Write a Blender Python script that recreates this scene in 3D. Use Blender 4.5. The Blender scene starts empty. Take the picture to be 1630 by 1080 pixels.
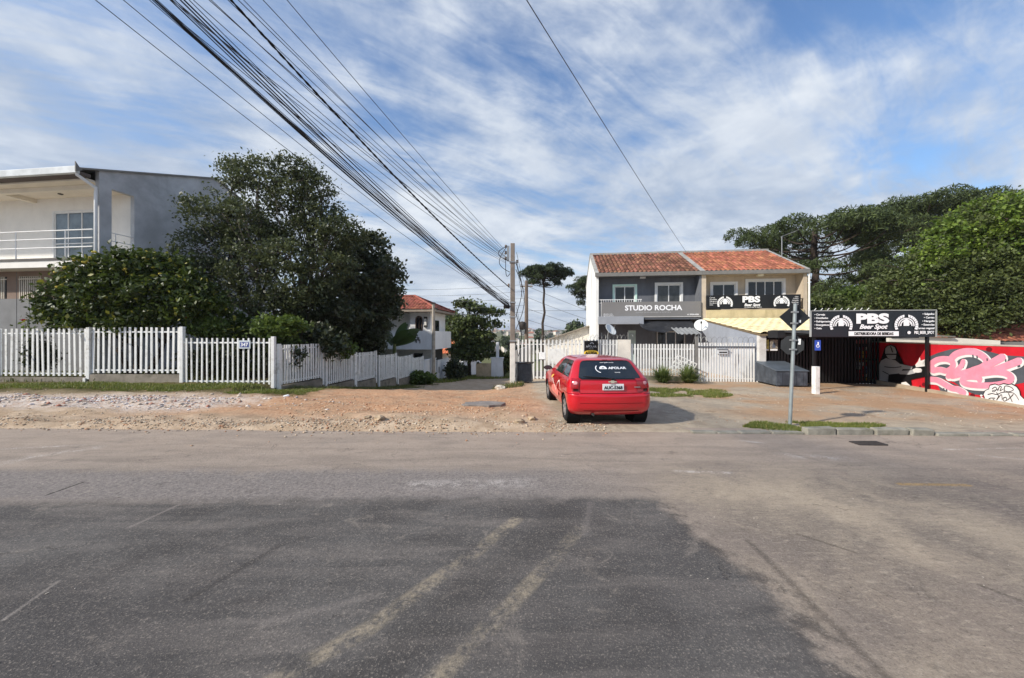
import bpy, bmesh, math, random
import numpy as np
from mathutils import Vector, Matrix

random.seed(7)
rng = np.random.default_rng(7)
SC = bpy.context.scene
COL = SC.collection

# ------------------------------------------------------------------ camera
F = 600.0                      # focal length in photograph pixels (1630 wide)
HZ = 533.0                     # horizon row of the photograph
CH = 1.75                      # camera height
cam_d = bpy.data.cameras.new('camera')
cam = bpy.data.objects.new('camera', cam_d)
COL.objects.link(cam)
cam.location = (0, 0, CH)
cam.rotation_euler = (math.radians(90), 0, 0)
cam_d.sensor_width = 36.0
cam_d.lens = F / 1630 * 36.0
cam_d.shift_y = (HZ - 540) / 1630
cam_d.clip_start = 0.05
cam_d.clip_end = 6000
SC.camera = cam

# ------------------------------------------------------------------ light
SUN_EL = math.radians(34)
SH = Vector((0.90, 0.43, 0)).normalized()       # way the shadows fall
sd = Vector((SH.x * math.cos(SUN_EL), SH.y * math.cos(SUN_EL), -math.sin(SUN_EL)))
sun_d = bpy.data.lights.new('sun', 'SUN')
sun_d.energy = 4.5
sun_d.angle = math.radians(1.6)
sun_d.color = (1.0, 0.93, 0.83)
sun = bpy.data.objects.new('sun', sun_d)
COL.objects.link(sun)
sun.rotation_euler = sd.to_track_quat('-Z', 'Y').to_euler()
sun.location = (-20, -15, 30)

SC.view_settings.view_transform = 'Standard'
SC.view_settings.look = 'None'
SC.view_settings.gamma = 1.0
SC.view_settings.use_curve_mapping = False
SC.view_settings.exposure = 0.30
SC.render.engine = 'CYCLES'
SC.cycles.max_bounces = 6
SC.cycles.transparent_max_bounces = 8
try:
    SC.cycles.use_denoising = True
except Exception:
    pass


class E:
    """small wrapper that turns arithmetic into shader math nodes"""
    nt = None

    def __init__(self, s):
        self.s = s

    @staticmethod
    def m(op, *a, clamp=False):
        n = E.nt.nodes.new('ShaderNodeMath')
        n.operation = op
        n.use_clamp = clamp
        for i, v in enumerate(a):
            if isinstance(v, E):
                E.nt.links.new(v.s, n.inputs[i])
            else:
                n.inputs[i].default_value = v
        return E(n.outputs[0])

    def __add__(a, b): return E.m('ADD', a, b)
    def __radd__(a, b): return E.m('ADD', b, a)
    def __sub__(a, b): return E.m('SUBTRACT', a, b)
    def __rsub__(a, b): return E.m('SUBTRACT', b, a)
    def __mul__(a, b): return E.m('MULTIPLY', a, b)
    def __rmul__(a, b): return E.m('MULTIPLY', b, a)
    def __truediv__(a, b): return E.m('DIVIDE', a, b)
    def max(a, b): return E.m('MAXIMUM', a, b)
    def min(a, b): return E.m('MINIMUM', a, b)
    def abs(a): return E.m('ABSOLUTE', a)
    def clamp(a): return E.m('ADD', a, 0.0, clamp=True)

    def ss(a, lo, hi):
        n = E.nt.nodes.new('ShaderNodeMapRange')
        n.interpolation_type = 'SMOOTHSTEP'
        E.nt.links.new(a.s, n.inputs[0])
        n.inputs[1].default_value, n.inputs[2].default_value = (lo, hi) if lo < hi else (hi, lo)
        n.inputs[3].default_value, n.inputs[4].default_value = (0, 1) if lo < hi else (1, 0)
        return E(n.outputs[0])


def xyz(x, y, z):
    n = E.nt.nodes.new('ShaderNodeCombineXYZ')
    for i, v in enumerate((x, y, z)):
        if isinstance(v, E):
            E.nt.links.new(v.s, n.inputs[i])
        else:
            n.inputs[i].default_value = v
    return n.outputs[0]


def noise(vec, scale, detail=4, rough=0.55, dist=0.0):
    n = E.nt.nodes.new('ShaderNodeTexNoise')
    n.inputs['Scale'].default_value = scale
    n.inputs['Detail'].default_value = detail
    n.inputs['Roughness'].default_value = rough
    n.inputs['Distortion'].default_value = dist
    if vec is not None:
        E.nt.links.new(vec, n.inputs['Vector'])
    return E(n.outputs[0])


def voro(vec, scale, feat='F1'):
    n = E.nt.nodes.new('ShaderNodeTexVoronoi')
    n.feature = feat
    n.inputs['Scale'].default_value = scale
    E.nt.links.new(vec, n.inputs['Vector'])
    return n


def mix(fac, a, b):
    n = E.nt.nodes.new('ShaderNodeMix')
    n.data_type = 'RGBA'
    for i, v in ((0, fac), (6, a), (7, b)):
        if isinstance(v, E):
            E.nt.links.new(v.s, n.inputs[i])
        elif hasattr(v, 'is_linked') or hasattr(v, 'links'):
            E.nt.links.new(v, n.inputs[i])
        elif isinstance(v, (int, float)):
            n.inputs[i].default_value = v
        else:
            n.inputs[i].default_value = (*v, 1) if len(v) == 3 else v
    return n.outputs[2]


def S(r, g, b):
    """sRGB 0-255 to linear"""
    return tuple(((c / 255) / 12.92 if c / 255 < 0.04045 else ((c / 255 + 0.055) / 1.055) ** 2.4) for c in (r, g, b))


# ------------------------------------------------------------------ sky
wd = bpy.data.worlds.new('World')
SC.world = wd
wd.use_nodes = True
nt = wd.node_tree
E.nt = nt
bg = nt.nodes['Background']
sky = nt.nodes.new('ShaderNodeTexSky')
sky.sky_type = 'NISHITA'
sky.sun_disc = False
sky.sun_elevation = SUN_EL
sky.sun_rotation = math.atan2(-SH.x, -SH.y)
sky.altitude = 900
sky.air_density = 1.6
sky.dust_density = 0.5
sky.ozone_density = 2.0
tc = nt.nodes.new('ShaderNodeTexCoord')
sp = nt.nodes.new('ShaderNodeSeparateXYZ')
nt.links.new(tc.outputs['Generated'], sp.inputs[0])
dx, dy, dz = (E(o) for o in sp.outputs)
den = dz.max(0.0) + 0.16
pxs, pys = dx / den, dy / den
# streaky high cloud: coordinates turned and stretched along one wind direction
ca, sa = math.cos(math.radians(33)), math.sin(math.radians(33))
wu = pxs * ca + pys * sa
wv = pys * ca - pxs * sa
big = noise(xyz(wu * 0.42, wv * 0.75, 3.1), 1.0, 4, 0.5, 0.4)
mid = noise(xyz(wu * 0.8, wv * 1.5, 9.3), 1.5, 7, 0.58, 0.5)
fine = noise(xyz(wu * 1.1, wv * 4.5, 1.7), 2.4, 9, 0.62, 0.9)
puff = noise(xyz(pxs, pys, 5.5), 2.6, 8, 0.6, 0.2)
low = dz.ss(0.62, 0.0)
cover = big * 1.55 + mid * 1.0 + fine * 0.5 + puff * 0.62 + low * 0.36 + dz.ss(0.14, 0.0) * 0.55 - 1.68
mask = cover.ss(-0.06, 0.50) * 0.96
# clouds near the horizon are thicker and slightly grey underneath
shade = puff.ss(0.35, 0.7) * 0.5 + mid.ss(0.35, 0.65) * 0.5
cl = mix(shade, (3.1, 3.8, 5.0), (6.6, 7.0, 7.5))
blue = mix(1.0, (1, 1, 1), (1, 1, 1))
bl = nt.nodes.new('ShaderNodeMix'); bl.data_type = 'RGBA'; bl.blend_type = 'MULTIPLY'
bl.inputs[0].default_value = 1.0
nt.links.new(sky.outputs[0], bl.inputs[6])
bl.inputs[7].default_value = (0.84, 1.02, 1.30, 1)
skycol = mix(mask, bl.outputs[2], cl)
nt.links.new(skycol, bg.inputs[0])
bg.inputs[1].default_value = 0.104

# ------------------------------------------------------------------ materials
MATS = {}


def mat(name, col, rough=0.8, var=0.18, scale=2.0, bump=0.0, bscale=40.0, metal=0.0, spec=0.3,
        stain=None, stain_amt=0.5, stain_scale=1.2, island=0.0, objvar=0.0, streak=False, coat=0.0, detail=5):
    if name in MATS:
        return MATS[name]
    m = bpy.data.materials.new(name)
    m.use_nodes = True
    E.nt = nt = m.node_tree
    b = nt.nodes['Principled BSDF']
    g = nt.nodes.new('ShaderNodeNewGeometry')
    pos = g.outputs['Position']
    c = col
    if var:
        n = noise(pos, scale, detail, 0.6)
        c = mix(n.ss(0.25, 0.75), tuple(x * (1 - var) for x in col), tuple(min(1, x * (1 + var)) for x in col))
    if island or objvar:
        if island:
            r = E(g.outputs['Random Per Island'])
        else:
            oi = nt.nodes.new('ShaderNodeObjectInfo')
            r = E(oi.outputs['Random'])
        k = island or objvar
        hs = nt.nodes.new('ShaderNodeHueSaturation')
        if isinstance(c, tuple):
            hs.inputs['Color'].default_value = (*c, 1)
        else:
            nt.links.new(c, hs.inputs['Color'])
        nt.links.new((1.0 - k + r * (2 * k)).s, hs.inputs['Value'])
        nt.links.new((0.5 + (E.m('FRACT', r * 7.31) - 0.5) * (0.06 * k)).s, hs.inputs['Hue'])
        c = hs.outputs[0]
    if stain:
        vec = pos
        if streak:
            sx = nt.nodes.new('ShaderNodeSeparateXYZ')
            nt.links.new(pos, sx.inputs[0])
            vec = xyz(E(sx.outputs[0]), E(sx.outputs[1]), E(sx.outputs[2]) * 0.18)
        n2 = noise(vec, stain_scale, 7, 0.65, 0.3)
        c = mix(n2.ss(0.48, 0.72) * stain_amt, c, stain)
    if isinstance(c, tuple):
        b.inputs['Base Color'].default_value = (*c, 1)
    else:
        nt.links.new(c, b.inputs['Base Color'])
    b.inputs['Roughness'].default_value = rough
    b.inputs['Metallic'].default_value = metal
    b.inputs['Specular IOR Level'].default_value = spec
    if coat:
        b.inputs['Coat Weight'].default_value = coat
        b.inputs['Coat Roughness'].default_value = 0.05
    if bump:
        n3 = noise(pos, bscale, 6, 0.65)
        bn = nt.nodes.new('ShaderNodeBump')
        bn.inputs['Strength'].default_value = bump
        bn.inputs['Distance'].default_value = 0.02
        nt.links.new(n3.s, bn.inputs['Height'])
        nt.links.new(bn.outputs[0], b.inputs['Normal'])
    MATS[name] = m
    return m


def leaf_mat(name, dark, light, trans=0.35, rough=0.5, spec=0.35, third=None):
    if name in MATS:
        return MATS[name]
    m = bpy.data.materials.new(name)
    m.use_nodes = True
    E.nt = nt = m.node_tree
    b = nt.nodes['Principled BSDF']
    g = nt.nodes.new('ShaderNodeNewGeometry')
    r = E(g.outputs['Random Per Island'])
    n = noise(g.outputs['Position'], 0.9, 3)
    f = (r * 0.65 + n.ss(0.3, 0.7) * 0.35).clamp()
    c = mix(f, dark, light)
    if third:
        c = mix(E.m('FRACT', r * 17.7).ss(0.93, 0.96), c, third)
    nt.links.new(c, b.inputs['Base Color'])
    b.inputs['Roughness'].default_value = rough
    b.inputs['Specular IOR Level'].default_value = spec
    t = nt.nodes.new('ShaderNodeBsdfTranslucent')
    tc_ = mix(0.5, c, light)
    nt.links.new(tc_, t.inputs[0])
    ms = nt.nodes.new('ShaderNodeMixShader')
    ms.inputs[0].default_value = trans
    nt.links.new(b.outputs[0], ms.inputs[1])
    nt.links.new(t.outputs[0], ms.inputs[2])
    nt.links.new(ms.outputs[0], nt.nodes['Material Output'].inputs[0])
    MATS[name] = m
    return m


# ------------------------------------------------------------------ mesh helpers
class MB:
    def __init__(self):
        self.v, self.f = [], []

    def add(self, vs, fs):
        o = len(self.v)
        self.v += [tuple(p) for p in vs]
        self.f += [tuple(i + o for i in f) for f in fs]
        return self

    def box(self, x0, x1, y0, y1, z0, z1):
        return self.add([(x0, y0, z0), (x1, y0, z0), (x1, y1, z0), (x0, y1, z0), (x0, y0, z1), (x1, y0, z1), (x1, y1, z1), (x0, y1, z1)],
                        [(0, 3, 2, 1), (4, 5, 6, 7), (0, 1, 5, 4), (1, 2, 6, 5), (2, 3, 7, 6), (3, 0, 4, 7)])

    def hexa(self, p):
        """8 points: bottom ring then top ring"""
        return self.add(p, [(0, 3, 2, 1), (4, 5, 6, 7), (0, 1, 5, 4), (1, 2, 6, 5), (2, 3, 7, 6), (3, 0, 4, 7)])

    def prism(self, poly, fn, d0, d1):
        """extrude 2d polygon; fn(a,b,d) -> xyz"""
        n = len(poly)
        vs = [fn(a, b, d0) for a, b in poly] + [fn(a, b, d1) for a, b in poly]
        fs = [tuple(range(n))[::-1], tuple(range(n, 2 * n))] + [(i, (i + 1) % n, n + (i + 1) % n, n + i) for i in range(n)]
        return self.add(vs, fs)

    def tube(self, pts, r, n=6, cap=True):
        pts = [Vector(p) for p in pts]
        rs = r if isinstance(r, (list, tuple)) else [r] * len(pts)
        rings = []
        ref = None
        for i, p in enumerate(pts):
            d = (pts[min(i + 1, len(pts) - 1)] - pts[max(i - 1, 0)])
            d = d.normalized() if d.length > 1e-9 else Vector((0, 0, 1))
            if ref is None:
                ref = Vector((0, 0, 1)) if abs(d.z) < 0.9 else Vector((1, 0, 0))
            a = d.cross(ref)
            if a.length < 1e-6:
                a = d.cross(Vector((0, 1, 0)))
            a.normalize()
            b = a.cross(d).normalized()
            ref = b
            rings.append([p + (a * math.cos(2 * math.pi * k / n) + b * math.sin(2 * math.pi * k / n)) * rs[i] for k in range(n)])
        vs = [q for R in rings for q in R]
        fs = [(i * n + k, i * n + (k + 1) % n, (i + 1) * n + (k + 1) % n, (i + 1) * n + k) for i in range(len(pts) - 1) for k in range(n)]
        if cap:
            fs += [tuple(range(n))[::-1], tuple(range((len(pts) - 1) * n, len(pts) * n))]
        return self.add(vs, fs)

    def lathe(self, prof, fn, n=20):
        """prof (r, h); fn(x, y, h) -> xyz"""
        vs = [fn(r * math.cos(2 * math.pi * k / n), r * math.sin(2 * math.pi * k / n), h) for r, h in prof for k in range(n)]
        fs = [(i * n + k, i * n + (k + 1) % n, (i + 1) * n + (k + 1) % n, (i + 1) * n + k) for i in range(len(prof) - 1) for k in range(n)]
        return self.add(vs, fs)

    def mesh(self, name, smooth=False, m=None):
        me = bpy.data.meshes.new(name)
        me.from_pydata(self.v, [], self.f)
        me.update()
        if smooth:
            me.shade_smooth()
        if m:
            me.materials.append(m)
        return me

    def build(self, name, m, parent=None, smooth=False, bevel=0.0, **tags):
        o = bpy.data.objects.new(name, self.mesh(name, smooth, m))
        COL.objects.link(o)
        o.parent = parent
        if bevel:
            bv = o.modifiers.new('bevel', 'BEVEL')
            bv.width = bevel
            bv.segments = 2
            bv.limit_method = 'ANGLE'
            bv.angle_limit = math.radians(40)
        for k, v in tags.items():
            o[k] = v
        return o


def arrays_obj(name, verts, quads, m, parent=None, smooth=False, **tags):
    me = bpy.data.meshes.new(name)
    nv, nf = len(verts), len(quads)
    k = quads.shape[1]
    me.vertices.add(nv)
    me.vertices.foreach_set('co', np.asarray(verts, np.float32).ravel())
    me.loops.add(nf * k)
    me.loops.foreach_set('vertex_index', np.asarray(quads, np.int32).ravel())
    me.polygons.add(nf)
    me.polygons.foreach_set('loop_start', np.arange(0, nf * k, k, dtype=np.int32))
    me.update(calc_edges=True)
    if smooth:
        me.shade_smooth()
    me.materials.append(m)
    o = bpy.data.objects.new(name, me)
    COL.objects.link(o)
    o.parent = parent
    for a, v in tags.items():
        o[a] = v
    return o


def thing(name, label, cat, loc=(0, 0, 0), rz=0.0, group=None):
    o = bpy.data.objects.new(name, None)
    COL.objects.link(o)
    o.empty_display_size = 0.2
    o.location = loc
    o.rotation_euler = (0, 0, rz)
    o['label'] = label
    o['category'] = cat
    if group:
        o['group'] = group
    return o


def tag(o, label, cat, group=None):
    o['label'] = label
    o['category'] = cat
    if group:
        o['group'] = group
    return o


def dup(root, loc=None, rz=None, label=None, parent=None, scale=None):
    r = root.copy()
    COL.objects.link(r)
    if parent is not None:
        r.parent = parent
    if loc is not None:
        r.location = loc
    if rz is not None:
        r.rotation_euler = (0, 0, rz)
    if scale is not None:
        r.scale = (scale,) * 3 if isinstance(scale, (int, float)) else scale
    if label:
        r['label'] = label
    for ch in list(root.children):
        dup(ch, parent=r)
    return r


def copies(name, me, parent, locs, rots=None):
    """alike pieces sharing one mesh"""
    out = []
    for i, l in enumerate(locs):
        o = bpy.data.objects.new(name, me)
        COL.objects.link(o)
        o.parent = parent
        o.location = l
        if rots is not None:
            o.rotation_euler = rots[i]
        out.append(o)
    return out


def text_mesh(s, size, m, bold=0.0, ext=0.002, align='LEFT', shear=0.0, spacing=1.0, xs=1.0):
    cu = bpy.data.curves.new('lettering', 'FONT')
    cu.body = s
    cu.size = size
    cu.align_x = align
    cu.extrude = ext
    cu.offset = bold
    cu.shear = shear
    cu.space_character = spacing
    cu.resolution_u = 3
    t = bpy.data.objects.new('lettering_source', cu)
    COL.objects.link(t)
    dg = bpy.context.evaluated_depsgraph_get()
    me = bpy.data.meshes.new_from_object(t.evaluated_get(dg))
    bpy.data.objects.remove(t)
    bpy.data.curves.remove(cu)
    me.materials.clear()
    me.materials.append(m)
    if xs != 1.0:
        me.transform(Matrix.Diagonal((xs, 1, 1, 1)))
    return me


def text(s, size, m, parent, loc, rot=(math.pi / 2, 0, 0), name='lettering', **kw):
    """text standing upright facing -Y by default"""
    o = bpy.data.objects.new(name, text_mesh(s, size, m, **kw))
    COL.objects.link(o)
    o.parent = parent
    o.location = loc
    o.rotation_euler = rot
    o['kind'] = 'stuff'
    return o


# ------------------------------------------------------------------ survey of the place
TH = math.radians(7.0)                 # the building grid is turned 7 degrees
CT, ST = math.cos(TH), math.sin(TH)


def P(px, py, Y):
    return Vector(((px - 815) / F * Y, Y, CH + (HZ - py) / F * Y))


def uv_of(x, y):
    return x * CT - y * ST, x * ST + y * CT


def local_of(o, px, py, v):
    """local (u, z) on the plane v metres behind a grid-aligned origin o"""
    k = (px - 815) / F
    u = (k * (o[1] + v * CT) - (o[0] + v * ST)) / (CT + k * ST)
    Y = o[1] + v * CT - u * ST
    return u, CH + (HZ - py) / F * Y


STREET = np.array([(0, 0), (7.2, 0), (9.5, -.02), (12.4, -.2), (17.0, -.85), (21.0, -1.33), (28, -1.88), (38, -2.5), (60, -4.2), (100, -8), (300, -14), (600, -3), (1000, 9), (1600, 20), (3000, 34), (5000, 40)])
RIGHT = np.array([(0, 0), (7.2, 0), (13, -.10), (16, -.16), (24, -.3), (36, -.8), (60, -4.0), (100, -8), (300, -14), (600, -3), (1000, 9), (1600, 20), (3000, 34), (5000, 40)])
LEFT = np.array([(0, 0), (7.2, 0), (10, .02), (12.2, .05), (13, .12), (22, .1), (27, -1.2), (34, -2.0), (60, -4.2), (100, -8), (300, -14), (600, -3), (1000, 9), (1600, 20), (3000, 34), (5000, 40)])


def sstep(a, lo, hi):
    t = np.clip((a - lo) / (hi - lo), 0, 1)
    return t * t * (3 - 2 * t)


def vnoise(x, y, seed=0):
    """cheap smooth value noise"""
    xi, yi = np.floor(x).astype(np.int64), np.floor(y).astype(np.int64)
    xf, yf = x - xi, y - yi
    xf, yf = xf * xf * (3 - 2 * xf), yf * yf * (3 - 2 * yf)

    def h(a, b):
        n = (a * 374761393 + b * 668265263 + seed * 1442695041) & 0x7fffffff
        n = ((n ^ (n >> 13)) * 1274126177) & 0x7fffffff
        return ((n ^ (n >> 16)) & 0xffff) / 65535.0
    return (h(xi, yi) * (1 - xf) + h(xi + 1, yi) * xf) * (1 - yf) + (h(xi, yi + 1) * (1 - xf) + h(xi + 1, yi + 1) * xf) * yf


ROAD_EDGE = lambda x: 6.80 - 0.034 * x


def gz(x, y):
    x, y = np.asarray(x, float), np.asarray(y, float)
    u = x * CT - y * ST
    v = x * ST + y * CT
    zs = np.interp(v, STREET[:, 0], STREET[:, 1])
    zr = np.interp(v, RIGHT[:, 0], RIGHT[:, 1])
    zl = np.interp(v, LEFT[:, 0], LEFT[:, 1])
    wl = sstep(u, -9.45, -9.75) if False else 1 - sstep(u, -10.05, -9.62)
    wr = sstep(u, -3.0, -1.2) * (1 - sstep(v, 20, 30)) + sstep(u, -3.2, 6) * sstep(v, 20, 30)
    z = zs * (1 - wl) * (1 - wr) + zl * wl + zr * wr * (1 - wl)
    d = y - ROAD_EDGE(x)
    near = sstep(d, -0.05, 0.35) * (1 - sstep(d, 5, 9))
    left = 1 - sstep(x, 1.0, 2.4)
    lump = (vnoise(x * 0.8, y * 2.2, 1) - 0.5) * 0.11 + (vnoise(x * 2.6, y * 5.1, 2) - 0.5) * 0.06 + (vnoise(x * 7, y * 10, 3) - 0.5) * 0.028
    z = z + near * (lump * (0.28 + 0.72 * left) + 0.035 * left)
    ridge = np.exp(-((d - 0.32) / 0.28) ** 2) * 0.06 * left * (0.3 + vnoise(x * 1.7, y, 5))
    z = z + ridge
    z = np.where(d < 0.05, z - 0.05 * (1 - sstep(d, -0.25, 0.05)) - 0.012, z)
    far = sstep(v, 60, 140)
    z = z + far * (vnoise(x / 70, y / 70, 8) - 0.5) * 7
    return z


def g1(x, y):
    return float(gz(np.array([x]), np.array([y]))[0])
# ------------------------------------------------------------------ ground and road
def ground_material():
    m = bpy.data.materials.new('dirt_ground')
    m.use_nodes = True
    E.nt = nt = m.node_tree
    b = nt.nodes['Principled BSDF']
    g = nt.nodes.new('ShaderNodeNewGeometry')
    pos = g.outputs['Position']
    s = nt.nodes.new('ShaderNodeSeparateXYZ')
    nt.links.new(pos, s.inputs[0])
    x, y = E(s.outputs[0]), E(s.outputs[1])
    n1 = noise(pos, 0.55, 6, 0.6)
    n2 = noise(pos, 2.2, 7, 0.65)
    n3 = noise(pos, 13, 7, 0.7)
    n4 = noise(pos, 60, 4, 0.7)
    wob = (n1 - 0.5) * 3.0 + (n2 - 0.5) * 1.2
    tan = mix(n2.ss(0.3, 0.7), S(162, 139, 114), S(198, 177, 152))
    orange = mix(n3.ss(0.3, 0.7), S(164, 122, 92), S(196, 160, 128))
    xo, yo = x + wob, y + wob * 0.35
    mo = xo.ss(-10.5, -5.5) * xo.ss(1.8, -0.2) * yo.ss(7.3, 8.6) * yo.ss(22, 13) * n2.ss(0.25, 0.55)
    c = mix(mo, tan, orange)
    # pale broken render and brick dust in front of the fence
    mr = xo.ss(-17, -13) * xo.ss(-6.0, -8.0) * yo.ss(8.3, 9.2) * yo.ss(11.2, 10.2)
    rub = mix(n3.ss(0.36, 0.52), S(170, 128, 106), S(200, 188, 176))
    c = mix(mr * n3.ss(0.3, 0.5), c, rub)
    # old concrete under the car and in front of the gates
    mc = (x + (n2 - 0.5) * 1.1).ss(0.5, 1.1) * (y + (n1 - 0.5)).ss(17, 15)
    conc = mix(n2.ss(0.3, 0.7), S(156, 144, 127), S(186, 173, 152))
    vc = voro(xyz(x + (n2 - 0.5) * 1.2, y * 1.3 + (n1 - 0.5) * 1.5, 0.0), 0.6, 'DISTANCE_TO_EDGE')
    crack = E(vc.outputs['Distance']).ss(0.028, 0.006)
    conc = mix(crack * n2.ss(0.45, 0.6) * 0.5, conc, S(104, 95, 82))
    c = mix(mc * 0.85, c, conc)
    # reddish earth washed over the concrete on the bar side
    me_ = (x + wob).ss(4.0, 6.5) * n1.ss(0.40, 0.58) * y.ss(7.2, 8.4)
    c = mix(me_ * 0.85, c, mix(n3, S(152, 116, 84), S(192, 158, 124)))
    c = mix(mc * n2.ss(0.55, 0.7) * 0.5, c, S(116, 102, 84))
    # soil under grass
    mg = (y + (n2 - 0.5) * 1.6).ss(10.3, 11.8) * (x - (n1 - 0.5) * 2).ss(-5.6, -7.2)
    c = mix(mg, c, mix(n3, S(70, 66, 40), S(104, 96, 62)))
    far = y.ss(40, 80)
    c = mix(far, c, mix(n1, S(70, 84, 48), S(118, 112, 82)))
    c = mix(n4.ss(0.62, 0.72) * 0.5, c, S(220, 206, 184))
    c = mix(n4.ss(0.36, 0.28) * 0.45, c, S(92, 76, 58))
    nt.links.new(c, b.inputs['Base Color'])
    b.inputs['Roughness'].default_value = 0.95
    b.inputs['Specular IOR Level'].default_value = 0.1
    bn = nt.nodes.new('ShaderNodeBump')
    bn.inputs['Strength'].default_value = 0.9
    bn.inputs['Distance'].default_value = 0.05
    nt.links.new((n3 * 0.6 + n4 * 0.35).s, bn.inputs['Height'])
    nt.links.new(bn.outputs[0], b.inputs['Normal'])
    return m


def grow(a, b, step, k):
    out = [a]
    while out[-1] < b:
        out.append(out[-1] + step)
        step *= k
    return out


xr = np.arange(-18, 18.01, 0.11)
xs = np.array([-v for v in grow(18.11, 5000, 0.2, 1.13)][::-1] + list(xr) + grow(18.11, 5000, 0.2, 1.13))
ys = np.array(list(np.arange(6.2, 13.2, 0.075)) + list(np.arange(13.2, 24, 0.2)) + grow(24, 5000, 0.25, 1.10))
X, Y = np.meshgrid(xs, ys)
Z = gz(X, Y)
nx, ny = len(xs), len(ys)
vv = np.stack([X, Y, Z], -1).reshape(-1, 3)
ii = np.arange(nx * ny).reshape(ny, nx)
qq = np.stack([ii[:-1, :-1], ii[:-1, 1:], ii[1:, 1:], ii[1:, :-1]], -1).reshape(-1, 4)
arrays_obj('ground', vv, qq, ground_material(), smooth=True, kind='structure')


def seg_mask(x, y, pts, w, n, soft=0.5):
    """worn painted stroke along a polyline"""
    out = None
    for (ax, ay), (bx, by) in zip(pts[:-1], pts[1:]):
        L2 = (bx - ax) ** 2 + (by - ay) ** 2
        t = ((x - ax) * ((bx - ax) / L2) + (y - ay) * ((by - ay) / L2)).clamp()
        ex, ey = x - (t * (bx - ax) + ax), y - (t * (by - ay) + ay)
        d = E.m('SQRT', ex * ex + ey * ey)
        mk = (d + (n - 0.5) * w * 1.5).ss(w, w * soft)
        out = mk if out is None else out.max(mk)
    return out


def gp(px, py):
    Yg = CH * F / (py - HZ)
    return ((px - 815) / F * Yg, Yg)


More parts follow.
